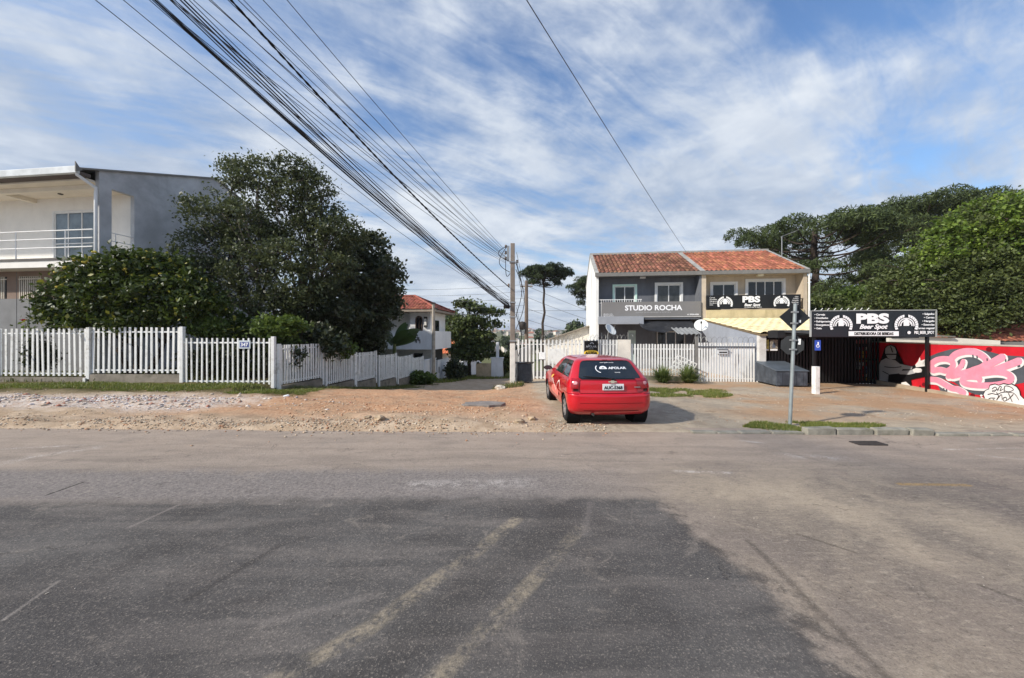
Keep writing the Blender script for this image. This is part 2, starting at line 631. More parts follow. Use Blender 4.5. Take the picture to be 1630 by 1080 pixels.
def road_material():
    m = bpy.data.materials.new('worn_asphalt')
    m.use_nodes = True
    E.nt = nt = m.node_tree
    b = nt.nodes['Principled BSDF']
    g = nt.nodes.new('ShaderNodeNewGeometry')
    pos = g.outputs['Position']
    s = nt.nodes.new('ShaderNodeSeparateXYZ')
    nt.links.new(pos, s.inputs[0])
    x, y = E(s.outputs[0]), E(s.outputs[1])
    n0 = noise(pos, 0.35, 4, 0.5)
    n1 = noise(pos, 1.1, 6, 0.6, 0.4)
    n2 = noise(pos, 5.0, 7, 0.65)
    n3 = noise(pos, 28, 6, 0.7)
    n4 = noise(pos, 170, 3, 0.7)
    st = noise(xyz(x * 0.35, y * 2.2, 0.0), 2.0, 6, 0.6, 0.6)
    # dusty old surface along the far side
    n5 = noise(pos, 75, 5, 0.75)
    grain = noise(xyz(x * 0.55, y * 1.6, 0.0), 16, 7, 0.7, 0.5)
    base = mix(st.ss(0.3, 0.7), S(132, 121, 111), S(162, 148, 135))
    base = mix(n2.ss(0.35, 0.75) * 0.5, base, S(134, 123, 110))
    dust = y.ss(4.6, 6.6) * n1.ss(0.25, 0.6)
    base = mix(dust * 0.5, base, S(174, 156, 139))
    # pale aggregate on the bar side
    xb = x + (n2 - 0.5) * 0.5 + (n1 - 0.5) * 0.7
    agg = mix(n1.ss(0.3, 0.7), S(122, 112, 102), S(170, 155, 135))
    agg = mix(n0.ss(0.42, 0.62) * 0.5, agg, S(112, 101, 96))
    agg = mix(grain.ss(0.5, 0.72) * 0.55, agg, S(188, 174, 154))
    agg = mix(grain.ss(0.46, 0.3) * 0.5, agg, S(88, 80, 74))
    ma = xb.ss(1.2, 2.4) * y.ss(5.6, 4.2)
    c = mix(ma, base, agg)
    # exposed chippings band
    yb = y + (n2 - 0.5) * 0.42 - (n1 - 0.5) * 0.3
    mb = yb.ss(3.8, 4.1) * yb.ss(5.05, 4.7) * xb.ss(1.9, 0.0)
    c = mix(mb * 0.85, c, mix(n3.ss(0.3, 0.7), S(104, 99, 97), S(142, 135, 130)))
    # newer dark patch
    edge = 1.72 + (n2 - 0.5) * 0.5 + (n1 - 0.5) * 0.45 + (n3 - 0.5) * 0.2 - (y - 2.6).max(0.0) * 0.16
    dx_ = E.m('SUBTRACT', edge, x)
    md = dx_.ss(-0.14, 0.10) * (yb - (n3 - 0.5) * 0.25 + x.ss(-1.0, -6.0) * 0.12).ss(4.16, 3.92)
    dark = mix(n1.ss(0.3, 0.7), S(72, 69, 67), S(96, 93, 90))
    dark = mix(st.ss(0.42, 0.70) * 0.6, dark, S(122, 115, 109))
    dark = mix(n0.ss(0.47, 0.62) * 0.65, dark, S(70, 67, 66))
    dark = mix(grain.ss(0.52, 0.75) * 0.4, dark, S(128, 121, 114))
    dark = mix(n4.ss(0.60, 0.75) * 0.55, dark, S(150, 142, 134))
    c = mix(md, c, dark)
    # raised, darker lip and pale crumble along the patch edge
    lip = dx_.ss(-0.22, -0.06) * dx_.ss(0.12, 0.0) * y.ss(4.1, 3.8) * n2.ss(0.42, 0.6)
    c = mix(lip * 0.55, c, S(66, 61, 58))
    # worn line markings
    wear = n2 * 0.45 + n3 * 0.55
    l1 = seg_mask(x, y, [gp(822, 826), gp(765, 872), gp(670, 938), gp(585, 1000), gp(430, 1085)], 0.085, wear)
    l2 = seg_mask(x, y, [gp(925, 838), gp(880, 890), gp(810, 965), gp(690, 1085)], 0.085, wear)
    lm = (l1 * n1.ss(0.38, 0.52)).max(l2 * n1.ss(0.34, 0.5) * 0.9) * (wear * 0.7 + n1 * 0.5).ss(0.54, 0.72) * 0.72
    c = mix(lm, c, S(168, 154, 130))
    # tyre polish alongside the lines
    tp_ = seg_mask(x, y, [gp(900, 820), gp(760, 930), gp(560, 1085)], 0.30, n1, 0.1)
    c = mix(tp_ * 0.35, c, S(58, 55, 53))
    w1 = seg_mask(x, y, [gp(660, 772), gp(840, 768)], 0.24, wear, 0.1).max(seg_mask(x, y, [gp(1250, 724), gp(1345, 730)], 0.2, wear, 0.1))
    w1 = w1.max(seg_mask(x, y, [gp(1075, 749), gp(1165, 752)], 0.06, wear)).max(seg_mask(x, y, [gp(0, 738), gp(60, 724), gp(150, 712)], 0.2, wear, 0.1))
    w1 = w1.max(seg_mask(x, y, [gp(0, 715), gp(130, 708)], 0.08, wear, 0.1))
    w2 = seg_mask(x, y, [gp(1505, 715), gp(1640, 714)], 0.05, wear).max(seg_mask(x, y, [gp(1560, 725), gp(1640, 733)], 0.055, wear))
    w2 = w2.max(seg_mask(x, y, [gp(1180, 702), gp(1215, 705)], 0.06, wear))
    c = mix(w1.max(w2) * (n5 * 0.6 + n2 * 0.5).ss(0.52, 0.66) * 0.7, c, S(204, 196, 188))
    yl = seg_mask(x, y, [gp(1432, 770), gp(1540, 772)], 0.05, wear)
    c = mix(yl * n3.ss(0.3, 0.55) * 0.7, c, S(176, 142, 84))
    # tar seams, cracks and oil
    vc = voro(xyz(x * 0.8 + (n1 - 0.5) * 1.4, y * 1.2 + (n2 - 0.5) * 0.5, 0.0), 0.9, 'DISTANCE_TO_EDGE')
    ck = E(vc.outputs['Distance']).ss(0.012, 0.003) * n1.ss(0.56, 0.66)
    c = mix(ck * 0.4, c, S(56, 51, 48))
    t1 = seg_mask(x, y, [gp(75, 787), gp(132, 767)], 0.018, wear)
    c = mix(t1, c, S(46, 43, 42))
    for a_, b_, w_, col_, k_ in (((285, 802), (205, 838), .03, S(140, 131, 124), .6), ((445, 867), (300, 952), .05, S(60, 57, 55), .6), ((92, 924), (5, 985), .02, S(150, 142, 134), .6),
                                 ((1190, 860), (1420, 1085), .05, S(58, 53, 50), .5), ((1270, 850), (1360, 878), .03, S(74, 66, 60), .6), ((420, 990), (600, 945), .06, S(128, 121, 115), .5),
                                 ((940, 800), (930, 850), .06, S(120, 113, 108), .5), ((1560, 930), (1640, 960), .03, S(70, 63, 58), .6), ((1300, 1035), (1390, 1080), .04, S(150, 138, 124), .5)):
        c = mix(seg_mask(x, y, [gp(*a_), gp(*b_)], w_, wear, 0.1) * n3.ss(0.3, 0.5) * k_, c, col_)
    blot = noise(pos, 2.6, 8, 0.7, 1.2)
    c = mix(blot.ss(0.56, 0.72) * 0.45, c, S(72, 67, 64))
    c = mix(blot.ss(0.42, 0.28) * 0.35, c, S(168, 156, 142))
    c = mix(n3.ss(0.55, 0.72) * 0.35, c, S(168, 157, 144))
    c = mix(n3.ss(0.45, 0.28) * 0.4, c, S(64, 60, 57))
    c = mix(n5.ss(0.54, 0.66) * 0.5, c, S(182, 170, 155))
    c = mix(n5.ss(0.46, 0.32) * 0.55, c, S(54, 50, 47))
    sp_ = n4.ss(0.66, 0.74)
    c = mix(sp_ * 0.6, c, S(196, 186, 172))
    c = mix(n4.ss(0.36, 0.26) * 0.5, c, S(48, 45, 43))
    nt.links.new(c, b.inputs['Base Color'])
    nt.links.new((0.93 - md * 0.12 - n1 * 0.06).s, b.inputs['Roughness'])
    b.inputs['Specular IOR Level'].default_value = 0.22
    bn = nt.nodes.new('ShaderNodeBump')
    bn.inputs['Strength'].default_value = 0.7
    bn.inputs['Distance'].default_value = 0.012
    nt.links.new((n3 * 0.5 + n4 * 0.6 + n5 * 0.8 - ck * 0.8 + n2 * 0.6 + md * 0.5).s, bn.inputs['Height'])
    nt.links.new(bn.outputs[0], b.inputs['Normal'])
    return m


rx = np.array([-v for v in grow(20, 900, 0.6, 1.2)][::-1] + list(np.arange(-19.5, 19.6, 0.25)) + grow(20, 900, 0.6, 1.2))
ry = np.array([-9.0, -6, -4, -2, -1] + list(np.arange(0, 7.3, 0.1)))
X, Y = np.meshgrid(rx, ry)
Yr = Y - 0.034 * X * (Y / 7.2) * 1.0
Zr = (vnoise(X * 0.5, Y * 0.6, 21) - 0.5) * 0.014 + (vnoise(X * 1.7, Y * 2, 22) - 0.5) * 0.008 - 0.006
Zr = np.where(np.abs(X) > 60, 0, Zr)
nx, ny = len(rx), len(ry)
vv = np.stack([X, Yr, Zr], -1).reshape(-1, 3)
ii = np.arange(nx * ny).reshape(ny, nx)
qq = np.stack([ii[:-1, :-1], ii[:-1, 1:], ii[1:, 1:], ii[1:, :-1]], -1).reshape(-1, 4)
arrays_obj('road', vv, qq, road_material(), smooth=True, kind='structure')

# the pavement behind the photographer
MB().box(-60, 60, -14, -9.0, -0.1, 0.12).build('pavement', mat('old_concrete', S(150, 143, 132), var=0.2, bump=0.4), kind='structure')


# ------------------------------------------------------------------ stones, rubble, grass
def pebbles(name, n, place, size, m, **tags):
    base = np.array([(1, 0, 0), (-1, 0, 0), (0, 1, 0), (0, -1, 0), (0, 0, 1), (0, 0, -0.6),
                     (.6, .6, .5), (-.6, .6, .4), (.5, -.7, .5), (-.6, -.5, .5)], float)[:6]
    tri = np.array([(0, 2, 4), (2, 1, 4), (1, 3, 4), (3, 0, 4), (2, 0, 5), (1, 2, 5), (3, 1, 5), (0, 3, 5)])
    p = place(n)
    kk = vnoise(p[:, 0] * 0.9, p[:, 1] * 1.8, 51) * .6 + vnoise(p[:, 0] * 3.1, p[:, 1] * 3.7, 52) * .4
    p = p[kk > 0.28 + 0.35 * rng.random(len(p))]
    n = len(p)
    sc = size[0] + (size[1] - size[0]) * rng.random(n) ** 3
    V = base[None] * (sc[:, None, None] * (0.6 + 0.8 * rng.random((n, 1, 3)))) * (0.7 + 0.6 * rng.random((n, 6, 1)))
    V[:, :, 2] *= 0.55
    a = rng.random(n) * 6.283
    c, s_ = np.cos(a)[:, None], np.sin(a)[:, None]
    V = np.stack([V[..., 0] * c - V[..., 1] * s_, V[..., 0] * s_ + V[..., 1] * c, V[..., 2]], -1)
    zz = np.maximum(gz(p[:, 0], p[:, 1]), np.where(p[:, 1] < ROAD_EDGE(p[:, 0]) + 0.1, -0.004, -99))
    V += np.stack([p[:, 0], p[:, 1], zz + sc * 0.12], -1)[:, None]
    T = tri[None] + (np.arange(n) * 6)[:, None, None]
    return arrays_obj(name, V.reshape(-1, 3), T.reshape(-1, 3), m, **tags)


def box_place(x0, x1, y0, y1, pw=1.0):
    return lambda n: np.stack([x0 + (x1 - x0) * rng.random(n), y0 + (y1 - y0) * rng.random(n) ** pw], -1)


def gauss_place(cx, cy, sx, sy):
    return lambda n: np.stack([rng.normal(cx, sx, n), rng.normal(cy, sy, n)], -1)


def chip_mat(name, cols):
    m = bpy.data.materials.new(name)
    m.use_nodes = True
    E.nt = nt = m.node_tree
    g = nt.nodes.new('ShaderNodeNewGeometry')
    r = E(g.outputs['Random Per Island'])
    c = cols[0]
    for k, cc in enumerate(cols[1:]):
        c = mix(r.ss((k + 1) / len(cols) - 0.01, (k + 1) / len(cols) + 0.01), c, cc)
    nt.links.new(c, nt.nodes['Principled BSDF'].inputs['Base Color'])
    nt.nodes['Principled BSDF'].inputs['Roughness'].default_value = 0.9
    return m


rubble_m = chip_mat('rubble_chips', [S(214, 208, 206), S(200, 190, 186), S(172, 116, 96), S(196, 182, 166), S(190, 170, 148), S(208, 198, 186), S(186, 176, 172)])
stone_m = chip_mat('verge_stones', [S(186, 170, 148), S(160, 140, 116), S(200, 186, 166), S(142, 124, 104), S(172, 128, 98)])
asph_m = chip_mat('road_grit', [S(160, 152, 142), S(70, 66, 64), S(130, 122, 114), S(196, 188, 176), S(96, 88, 82)])
pebbles('brick_rubble', 6500, gauss_place(-11.0, 9.75, 2.4, 0.38), (0.008, 0.06), rubble_m, kind='stuff', label='white and red broken brick rubble spread on the dirt verge', category='rubble')
def edge_place(n):
    x = -15 + 17 * rng.random(n)
    return np.stack([x, ROAD_EDGE(x) + 0.28 + rng.normal(0, 0.22, n)], -1)
pebbles('edge_gravel', 10000, edge_place, (0.004, 0.03), stone_m, kind='stuff', label='loose gravel along the broken edge of the road', category='gravel')
pebbles('verge_gravel', 7000, box_place(-15, 1.5, 7.0, 11.5), (0.004, 0.028), stone_m, kind='stuff', label='small stones scattered over the dirt verge', category='gravel')
pebbles('orange_gravel', 3500, gauss_place(-2.6, 8.6, 1.9, 0.9), (0.005, 0.032), chip_mat('orange_stones', [S(198, 164, 130), S(176, 132, 100), S(206, 182, 154)]), kind='stuff', label='orange brick chips on the dirt in front of the side street', category='gravel')
pebbles('forecourt_gravel', 5000, box_place(3, 14, 7.2, 13), (0.004, 0.022), stone_m, kind='stuff', label='fine gravel strewn over the bar forecourt', category='gravel')
pebbles('road_grit', 3000, box_place(-7, 7, 1.5, 6.5), (0.002, 0.007), asph_m, kind='stuff', label='loose grit lying on the asphalt road', category='grit')


def grass(name, pts, h, m, lean=0.5, w=0.006, **tags):
    n = len(pts)
    zz = gz(pts[:, 0], pts[:, 1])
    hh = h * (0.35 + 0.9 * rng.random(n))
    a = rng.random(n) * 6.283
    d = np.stack([np.cos(a), np.sin(a)], -1)
    t = np.stack([-d[:, 1], d[:, 0]], -1) * (w * (0.6 + rng.random(n)))[:, None]
    base = np.concatenate([pts, zz[:, None] - 0.01], 1)
    ln = (lean * rng.random(n) * hh)[:, None]
    v0 = base - np.pad(t, ((0, 0), (0, 1)))
    v1 = base + np.pad(t, ((0, 0), (0, 1)))
    mid_ = base + np.concatenate([d * ln * 0.4, (hh * 0.6)[:, None]], 1)
    v2 = mid_ + np.pad(t * 0.7, ((0, 0), (0, 1)))
    v3 = mid_ - np.pad(t * 0.7, ((0, 0), (0, 1)))
    v4 = base + np.concatenate([d * ln * 1.2, hh[:, None]], 1)
    V = np.stack([v0, v1, v2, v3, v4, v4 + 1e-4], 1)
    Q = np.array([(0, 1, 2, 3), (3, 2, 5, 4)])[None] + (np.arange(n) * 6)[:, None, None]
    return arrays_obj(name, V.reshape(-1, 3), Q.reshape(-1, 4), m, **tags)


grass_m = leaf_mat('grass_blades', S(84, 98, 44), S(132, 140, 66), trans=0.3, third=S(176, 158, 104))
grass_d = leaf_mat('grass_blades_dull', S(66, 78, 38), S(112, 118, 60), trans=0.3, third=S(160, 146, 98))


def keep(pts, f):
    k = vnoise(pts[:, 0] * 1.3, pts[:, 1] * 1.6, 31) * 0.6 + vnoise(pts[:, 0] * 4, pts[:, 1] * 4, 32) * 0.4
    return pts[k < f(pts)]


p = box_place(-19, -6.2, 10.2, 12.75)(52000)
p = keep(p, lambda q: 0.10 + 0.75 * sstep(q[:, 1] + q[:, 0] * 0.03, 10.4, 12.0))
grass('verge_grass', p, 0.085, grass_m, kind='stuff', label='rough green grass strip below the white front fence', category='grass')
uu = -9.5 + 1.7 * rng.random(9000) ** 1.7
vv_ = 12.2 + 12 * rng.random(9000)
p = np.stack([uu * CT + vv_ * ST, -uu * ST + vv_ * CT], -1)
grass('kerbside_grass', keep(p, lambda q: 0.55), 0.13, grass_d, kind='stuff', label='weedy grass along the foot of the stepped white fence', category='grass')


def ellipse_place(cx, cy, rx_, ry_, n, pw=0.5):
    a, r = rng.random(n) * 6.283, rng.random(n) ** pw
    k = 1 + 0.25 * (vnoise(np.cos(a) * 2 + 9, np.sin(a) * 2 + cx, 44) - 0.5) * 2
    return np.stack([cx + rx_ * r * k * np.cos(a), cy + ry_ * r * k * np.sin(a)], -1)


p = keep(ellipse_place(5.2, 11.9, 1.75, 1.05, 14000), lambda q: 0.72)
grass('gate_grass', p, 0.07, grass_m, kind='stuff', label='patch of lawn grass in front of the spiky clump plants', category='grass')
p = keep(ellipse_place(5.75, 7.22, 1.35, 0.36, 16000), lambda q: 0.8)
grass('sign_grass', p, 0.06, grass_m, w=0.004, kind='stuff', label='low grass patch around the foot of the road sign post', category='grass')
p = np.concatenate([ellipse_place(-4.0, 35.6, 3.4, 2.6, 5000), ellipse_place(-5.6, 31, 1.6, 3.5, 2500)])
grass('street_tree_grass', p, 0.22, grass_m, w=0.02, kind='stuff', label='grass under the tree down the side street', category='grass')
p = ellipse_place(-0.15, 13.7, 0.55, 0.45, 500)
grass('pole_weeds', p, 0.16, grass_d, w=0.009, kind='stuff', label='weeds growing at the foot of the concrete pole', category='weeds')
p = box_place(-30, -10.2, 13.2, 20)(22000)
grass('garden_grass', p, 0.16, grass_d, w=0.012, kind='stuff', label='long garden grass behind the white front fence', category='grass')

# single larger lumps on the verge
def rock(name, x, y, r, m, label, cat, sq=0.6, group=None, seed=0):
    bm = bmesh.new()
    bmesh.ops.create_icosphere(bm, subdivisions=2, radius=r)
    rr = random.Random(seed)
    for v in bm.verts:
        k = 0.75 + 0.5 * rr.random()
        v.co = Vector((v.co.x * k * 1.3, v.co.y * k, v.co.z * k * sq))
    me = bpy.data.meshes.new(name)
    bm.to_mesh(me)
    bm.free()
    me.materials.append(m)
    o = bpy.data.objects.new(name, me)
    COL.objects.link(o)
    o.location = (x, y, g1(x, y) + r * sq * 0.45)
    o.rotation_euler = (0, 0, rr.random() * 6)
    return tag(o, label, cat, group)


rk = mat('verge_rock', S(168, 148, 122), var=0.3, scale=9, bump=0.8, bscale=25)
for k, (px, py, r) in enumerate([(604, 680, .10), (826, 681, .09), (846, 676, .07), (585, 678, .06)]):
    q = gp(px, py - 4)
    rock('dirt_clod', q[0], q[1], r, rk, ['largest dry dirt lump alone on the broken road edge', 'dirt lump on the road edge before the car wheel tracks', 'small dirt lump just beside the car on the orange dirt', 'small dirt lump next to the largest lump on the road edge'][k], 'dirt clod', group='dirt lumps on the road edge', seed=k)
q = (-0.18, 13.75)
rock('pole_stone', q[0] - .25, q[1] - .35, .16, mat('pale_stone', S(190, 182, 166), var=0.25, scale=8, bump=0.6), 'pale broken concrete lump at the foot of the concrete pole', 'stone', 0.7, seed=9)
q = gp(456, 631)
rock('plastic_litter', q[0], q[1], .09, mat('litter_white', S(226, 226, 226), rough=0.5), 'crumpled white plastic litter in the grass by the fence corner', 'litter', 0.5, seed=11)
q = gp(1022, 618)
o = MB().box(-.22, .22, -.03, .03, 0, .05).build('white_stick', mat('litter_white', S(226, 226, 226)), bevel=.01)
o.location = (3.75, 11.6, g1(3.75, 11.6) + .03)
o.rotation_euler = (0.05, 0.1, -0.5)
tag(o, 'short white plank lying in the grass near the clump plants', 'plank')
# manhole-like asphalt slab left in the dirt
q = gp(770, 648)
mb = MB()
n = 14
ring = [(.55 * (1 + .25 * random.uniform(-1, 1)) * math.cos(6.283 * k / n), .3 * (1 + .25 * random.uniform(-1, 1)) * math.sin(6.283 * k / n)) for k in range(n)]
mb.prism(ring, lambda a, b_, d: (a, b_, d), -0.06, 0.035)
o = mb.build('asphalt_slab', mat('grey_slab', S(128, 122, 116), var=0.25, scale=6, bump=0.6), bevel=.015)
o.location = (q[0], q[1], g1(*q) + .01)
tag(o, 'flat grey slab of old asphalt sunk in the orange dirt', 'slab')

# kerb by the road sign
kerb = thing('kerb', 'x', 'kerb', (0, 0, 0))
del kerb['label'], kerb['category']
kerb['kind'] = 'structure'
kmat = mat('kerb_stone', S(142, 138, 126), var=0.25, scale=5, bump=0.7, bscale=30, stain=S(84, 84, 58), stain_amt=0.6, stain_scale=3)
xk = 3.2
while xk < 12.5:
    L = random.uniform(.38, .75)
    h = .10 if 4.6 < xk < 7.0 else .035
    mb = MB().box(0, L - .03, 0, .15, -.15, h + random.uniform(-.02, .015))
    o = mb.build('kerb_stone', kmat, kerb, bevel=.018)
    o.location = (xk, ROAD_EDGE(xk) - .02 + random.uniform(-.02, .02), 0)
    o.rotation_euler = (random.uniform(-.08, .08), random.uniform(-.03, .03), random.uniform(-.05, .03))
    xk += L

# drain grate in the road
q = gp(1382, 706)
dr = thing('drain_grate', 'black iron drain grate set in the asphalt by the kerb', 'drain grate', (q[0], q[1], 0.004))
iron = mat('cast_iron', S(62, 57, 54), rough=0.7, var=0.3, scale=20, bump=0.3)
MB().box(-.33, .33, -.17, .17, -.03, -.004).build('grate_bed', mat('drain_dark', S(22, 20, 19)), dr)
fr = MB()
fr.box(-.36, .36, -.2, -.16, -.03, .006).box(-.36, .36, .16, .2, -.03, .006).box(-.36, -.32, -.16, .16, -.03, .006).box(.32, .36, -.16, .16, -.03, .006)
fr.build('grate_frame', iron, dr)
bar = MB().box(-.012, .012, -.16, .16, -.012, .004).mesh('grate_bar', m=iron)
copies('grate_bar', bar, dr, [(-.28 + .056 * k, 0, 0) for k in range(11)])
dr.scale = (.62, .5, 1)
# ------------------------------------------------------------------ building helpers
def frame_M(O, U, Sd):
    U, Sd = Vector(U).normalized(), Vector(Sd).normalized()
    N = U.cross(Sd).normalized()
    return Vector(O), U, Sd, N


def tile_mesh(p, L, A=0.05, lift=0.03):
    """one barrel tile: x across, y up the slope"""
    mb = MB()
    seg = 6
    top, bot = [], []
    for k in range(seg + 1):
        a = -1 + 2 * k / seg
        h = A * math.cos(a * math.pi / 2)
        x = a * p * 0.5
        top.append((x, 0, h + lift))
        top.append((x, L * 1.08, h))
    fs = [(2 * k, 2 * k + 2, 2 * k + 3, 2 * k + 1) for k in range(seg)]
    lip = [(x, y, z - 0.022) for x, y, z in top[::2]]
    n = len(top)
    fs += [(2 * k + 2, 2 * k, n + k, n + k + 1) for k in range(seg)]
    return mb.add(top + lip, fs)


def tile_roof(name, O, U, Sd, W, H, p, L, m, parent, clip=None, A=0.05, single=False):
    """tiled slope; clip(u, s) says whether a tile is laid. Past the size one can pick apart they are one part"""
    O, U, Sd, N = frame_M(O, U, Sd)
    nu, ns = max(1, round(W / p)), max(1, round(H / L))
    p, L = W / nu, H / ns
    t = tile_mesh(p, L, A)
    mb = MB()
    locs = []
    for i in range(nu):
        for j in range(ns):
            u, s = (i + .5) * p, j * L
            if clip and not clip(u, s + L * .5):
                continue
            j1, j2 = random.uniform(-.008, .008), random.uniform(-.012, .012)
            if single:
                locs.append(O + U * (u + j1) + Sd * (s + j2))
            else:
                mb.add([O + U * (u + x + j1) + Sd * (s + y + j2) + N * z for x, y, z in t.v], t.f)
    if single:
        me = t.mesh('roof_tile', True, m)
        R = Matrix((U, Sd, N)).transposed().to_euler()
        return copies('roof_tile', me, parent, locs, [R] * len(locs))
    return mb.build(name, m, parent, smooth=True, kind='stuff')


def wall_holes(mb, u0, u1, z0, z1, holes, v0, v1):
    """wall slab in the u-z plane between depths v0..v1 with rectangular openings (ua, ub, za, zb)"""
    us = sorted({u0, u1, *[h[0] for h in holes], *[h[1] for h in holes]})
    zs = sorted({z0, z1, *[h[2] for h in holes], *[h[3] for h in holes]})
    for a, b in zip(us[:-1], us[1:]):
        for c, d in zip(zs[:-1], zs[1:]):
            mu, mz = (a + b) / 2, (c + d) / 2
            if any(h[0] < mu < h[1] and h[2] < mz < h[3] for h in holes):
                continue
            mb.box(a, b, v0, v1, c, d)
    return mb


glass_m = mat('window_glass', S(30, 34, 38), rough=0.08, var=0.0, spec=0.6)
glass_cur = mat('curtained_glass', S(58, 60, 60), rough=0.16, var=0.5, scale=3, spec=0.6)
alu = mat('white_aluminium', S(222, 222, 220), rough=0.45, var=0.04)


def window(parent, u0, u1, z0, z1, v, panes=2, fw=.13, fm=None, gm=None, proud=.05, sill=True, name='window'):
    """surround, sash bars and each pane, set into the wall at depth v (front is -v)"""
    fm = fm or alu
    gm = gm or glass_m
    fr = MB()
    fr.box(u0, u0 + fw, v - proud, v + .06, z0, z1).box(u1 - fw, u1, v - proud, v + .06, z0, z1)
    fr.box(u0 + fw, u1 - fw, v - proud, v + .06, z1 - fw, z1)
    if sill:
        fr.box(u0 + fw, u1 - fw, v - proud - .03, v + .06, z0, z0 + fw * .55)
    w = fr.build(name, fm, parent, bevel=.006)
    a, b, c, d = u0 + fw, u1 - fw, z0 + (fw * .55 if sill else 0), z1 - fw
    s = .025
    k = MB()
    step = (b - a) / panes
    for i in range(panes + 1):
        x = min(max(a + i * step, a + s), b - s)
        k.box(x - s, x + s, v + .005, v + .045, c, d)
    k.box(a, b, v + .008, v + .042, d - 2 * s, d).box(a, b, v + .008, v + .042, c, c + 2 * s)
    k.build('sash', alu, w)
    for i in range(panes):
        x0, x1 = a + i * step + s * (2 if i == 0 else 1), a + (i + 1) * step - s * (2 if i == panes - 1 else 1)
        MB().box(x0, x1, v + .02, v + .03, c + 2 * s, d - 2 * s).build('pane', gm, w)
    return w


def chain_box(mb, pts, w, t):
    for a, b in zip(pts[:-1], pts[1:]):
        mb.tube([a, b], w, 4)
    return mb


# ------------------------------------------------------------------ the two joined houses
HO = (P(948, 0, 22).x, 22.0)
BASE = -0.35
white_wall = mat('white_render', S(226, 226, 222), var=0.07, scale=1.5, bump=0.12, stain=S(160, 157, 148), stain_amt=0.5, stain_scale=0.8, streak=True)
grey_wall = mat('dark_grey_render', S(104, 107, 113), var=0.1, scale=2, bump=0.12, stain=S(80, 81, 84), stain_amt=0.6, streak=True)
beige_wall = mat('beige_render', S(192, 178, 158), var=0.1, scale=2, bump=0.12, stain=S(146, 130, 106), stain_amt=0.6, streak=True)
grey_trim = mat('grey_fascia', S(120, 118, 114), var=0.12, scale=4, bump=0.1)
coping = mat('verge_coping', S(158, 156, 150), var=0.15, scale=5, bump=0.2, stain=S(96, 92, 84), stain_amt=0.5)
tile_brown = mat('aged_clay_tile', S(122, 84, 68), var=0.45, scale=2.2, island=0.42, rough=0.9, bump=0.3, stain=S(74, 58, 48), stain_amt=0.6, stain_scale=1.6)
tile_orange = mat('orange_clay_tile', S(154, 98, 76), var=0.35, scale=2.0, island=0.34, rough=0.9, bump=0.3, stain=S(104, 70, 54), stain_amt=0.5, stain_scale=1.4)

L = lambda px, py, v=0.0: local_of(HO, px, py, v)
EV, RV, DEP = -.20, 3.8, 7.4            # eave, ridge, back of the houses
ZE, ZR = 5.36, 7.14                     # roof plane heights at v=0 and ridge
SL = (ZR - ZE) / RV
UM, UR = 5.81, 11.26                    # party wall and far end
REC = 0.5                              # depth of the loggias


def gable_wall(parent, u0, u1, m, name, lift=.0, front=-.18):
    mb = MB()
    prof = [(front, BASE), (DEP, BASE), (DEP, ZR - (DEP - RV) * SL + lift), (RV, ZR + lift), (front, ZE + front * SL + lift)]
    mb.prism(prof, lambda a, b, d: (d, a, b), u0, u1)
    return mb.build(name, m, parent)


def verge(parent, u0, u1, lift=.10):
    mb = MB()
    for (va, za), (vb, zb) in (((-.30, ZE - .30 * SL), (RV, ZR)), ((RV, ZR), (DEP + .2, ZR - (DEP + .2 - RV) * SL))):
        mb.hexa([(u0, va, za - .05), (u1, va, za - .05), (u1, vb, zb - .05), (u0, vb, zb - .05),
                 (u0, va, za + lift), (u1, va, za + lift), (u1, vb, zb + lift), (u0, vb, zb + lift)])
    return mb.build('verge_coping', coping, parent)


h1 = thing('grey_townhouse', 'dark grey two storey townhouse with white side wall and brown tiled roof', 'house', (HO[0], HO[1], 0), -TH)
gable_wall(h1, 0, .16, white_wall, 'side_wall')
gable_wall(h1, UM - .12, UM, grey_wall, 'party_wall')
mb = MB()
w1 = (*[L(975, 0, REC)[0], L(1014, 0, REC)[0]], L(990, 486, REC)[1], L(990, 453, REC)[1])
w2 = (*[L(1042, 0, REC)[0], L(1087, 0, REC)[0]], L(1065, 484, REC)[1], L(1065, 450, REC)[1])
in1 = (w1[0] + .1, w1[1] - .1, w1[2] + .05, w1[3] - .1)
in2 = (w2[0] + .1, w2[1] - .1, w2[2] + .05, w2[3] - .1)
wall_holes(mb, .16, UM - .12, 2.72, 5.1, [in1, in2], REC, REC + .15)
mb.build('upper_wall', grey_wall, h1)
dr1 = (L(1000, 0, 1.0)[0], L(1012, 0, 1.0)[0], BASE, 2.0)
shopw = (L(1044, 0, 1.0)[0], L(1092, 0, 1.0)[0], .3, 2.0)
mb = wall_holes(MB(), .16, UM - .12, BASE, 2.45, [dr1, shopw], 1.0, 1.15)
mb.build('lower_wall', grey_wall, h1)
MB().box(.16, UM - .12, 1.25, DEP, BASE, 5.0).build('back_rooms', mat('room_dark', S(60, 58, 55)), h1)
mint = mat('mint_white_frame', S(196, 226, 214), rough=0.5, var=0.05)
window(h1, *w1, REC, 2, .12, mint)
window(h1, *w2, REC, 2, .13, alu, glass_cur)
window(h1, *shopw, 1.0, 3, .06, grey_trim, glass_m)
d = MB().box(dr1[0], dr1[1], 1.02, 1.08, dr1[2], dr1[3]).build('door', mat('mint_door', S(192, 210, 204), rough=0.5), h1)
MB().box(dr1[0] + .08, dr1[1] - .08, .995, 1.02, .6, 1.85).build('door_glass', mat('frosted_glass', S(176, 192, 190), rough=0.3), d)
MB().box(dr1[1] - .12, dr1[1] - .08, .95, .99, .55, .75).build('handle', iron, d)
MB().box(.16, UM - .12, -.22, REC, 2.62, 2.78).build('balcony_slab', grey_wall, h1)
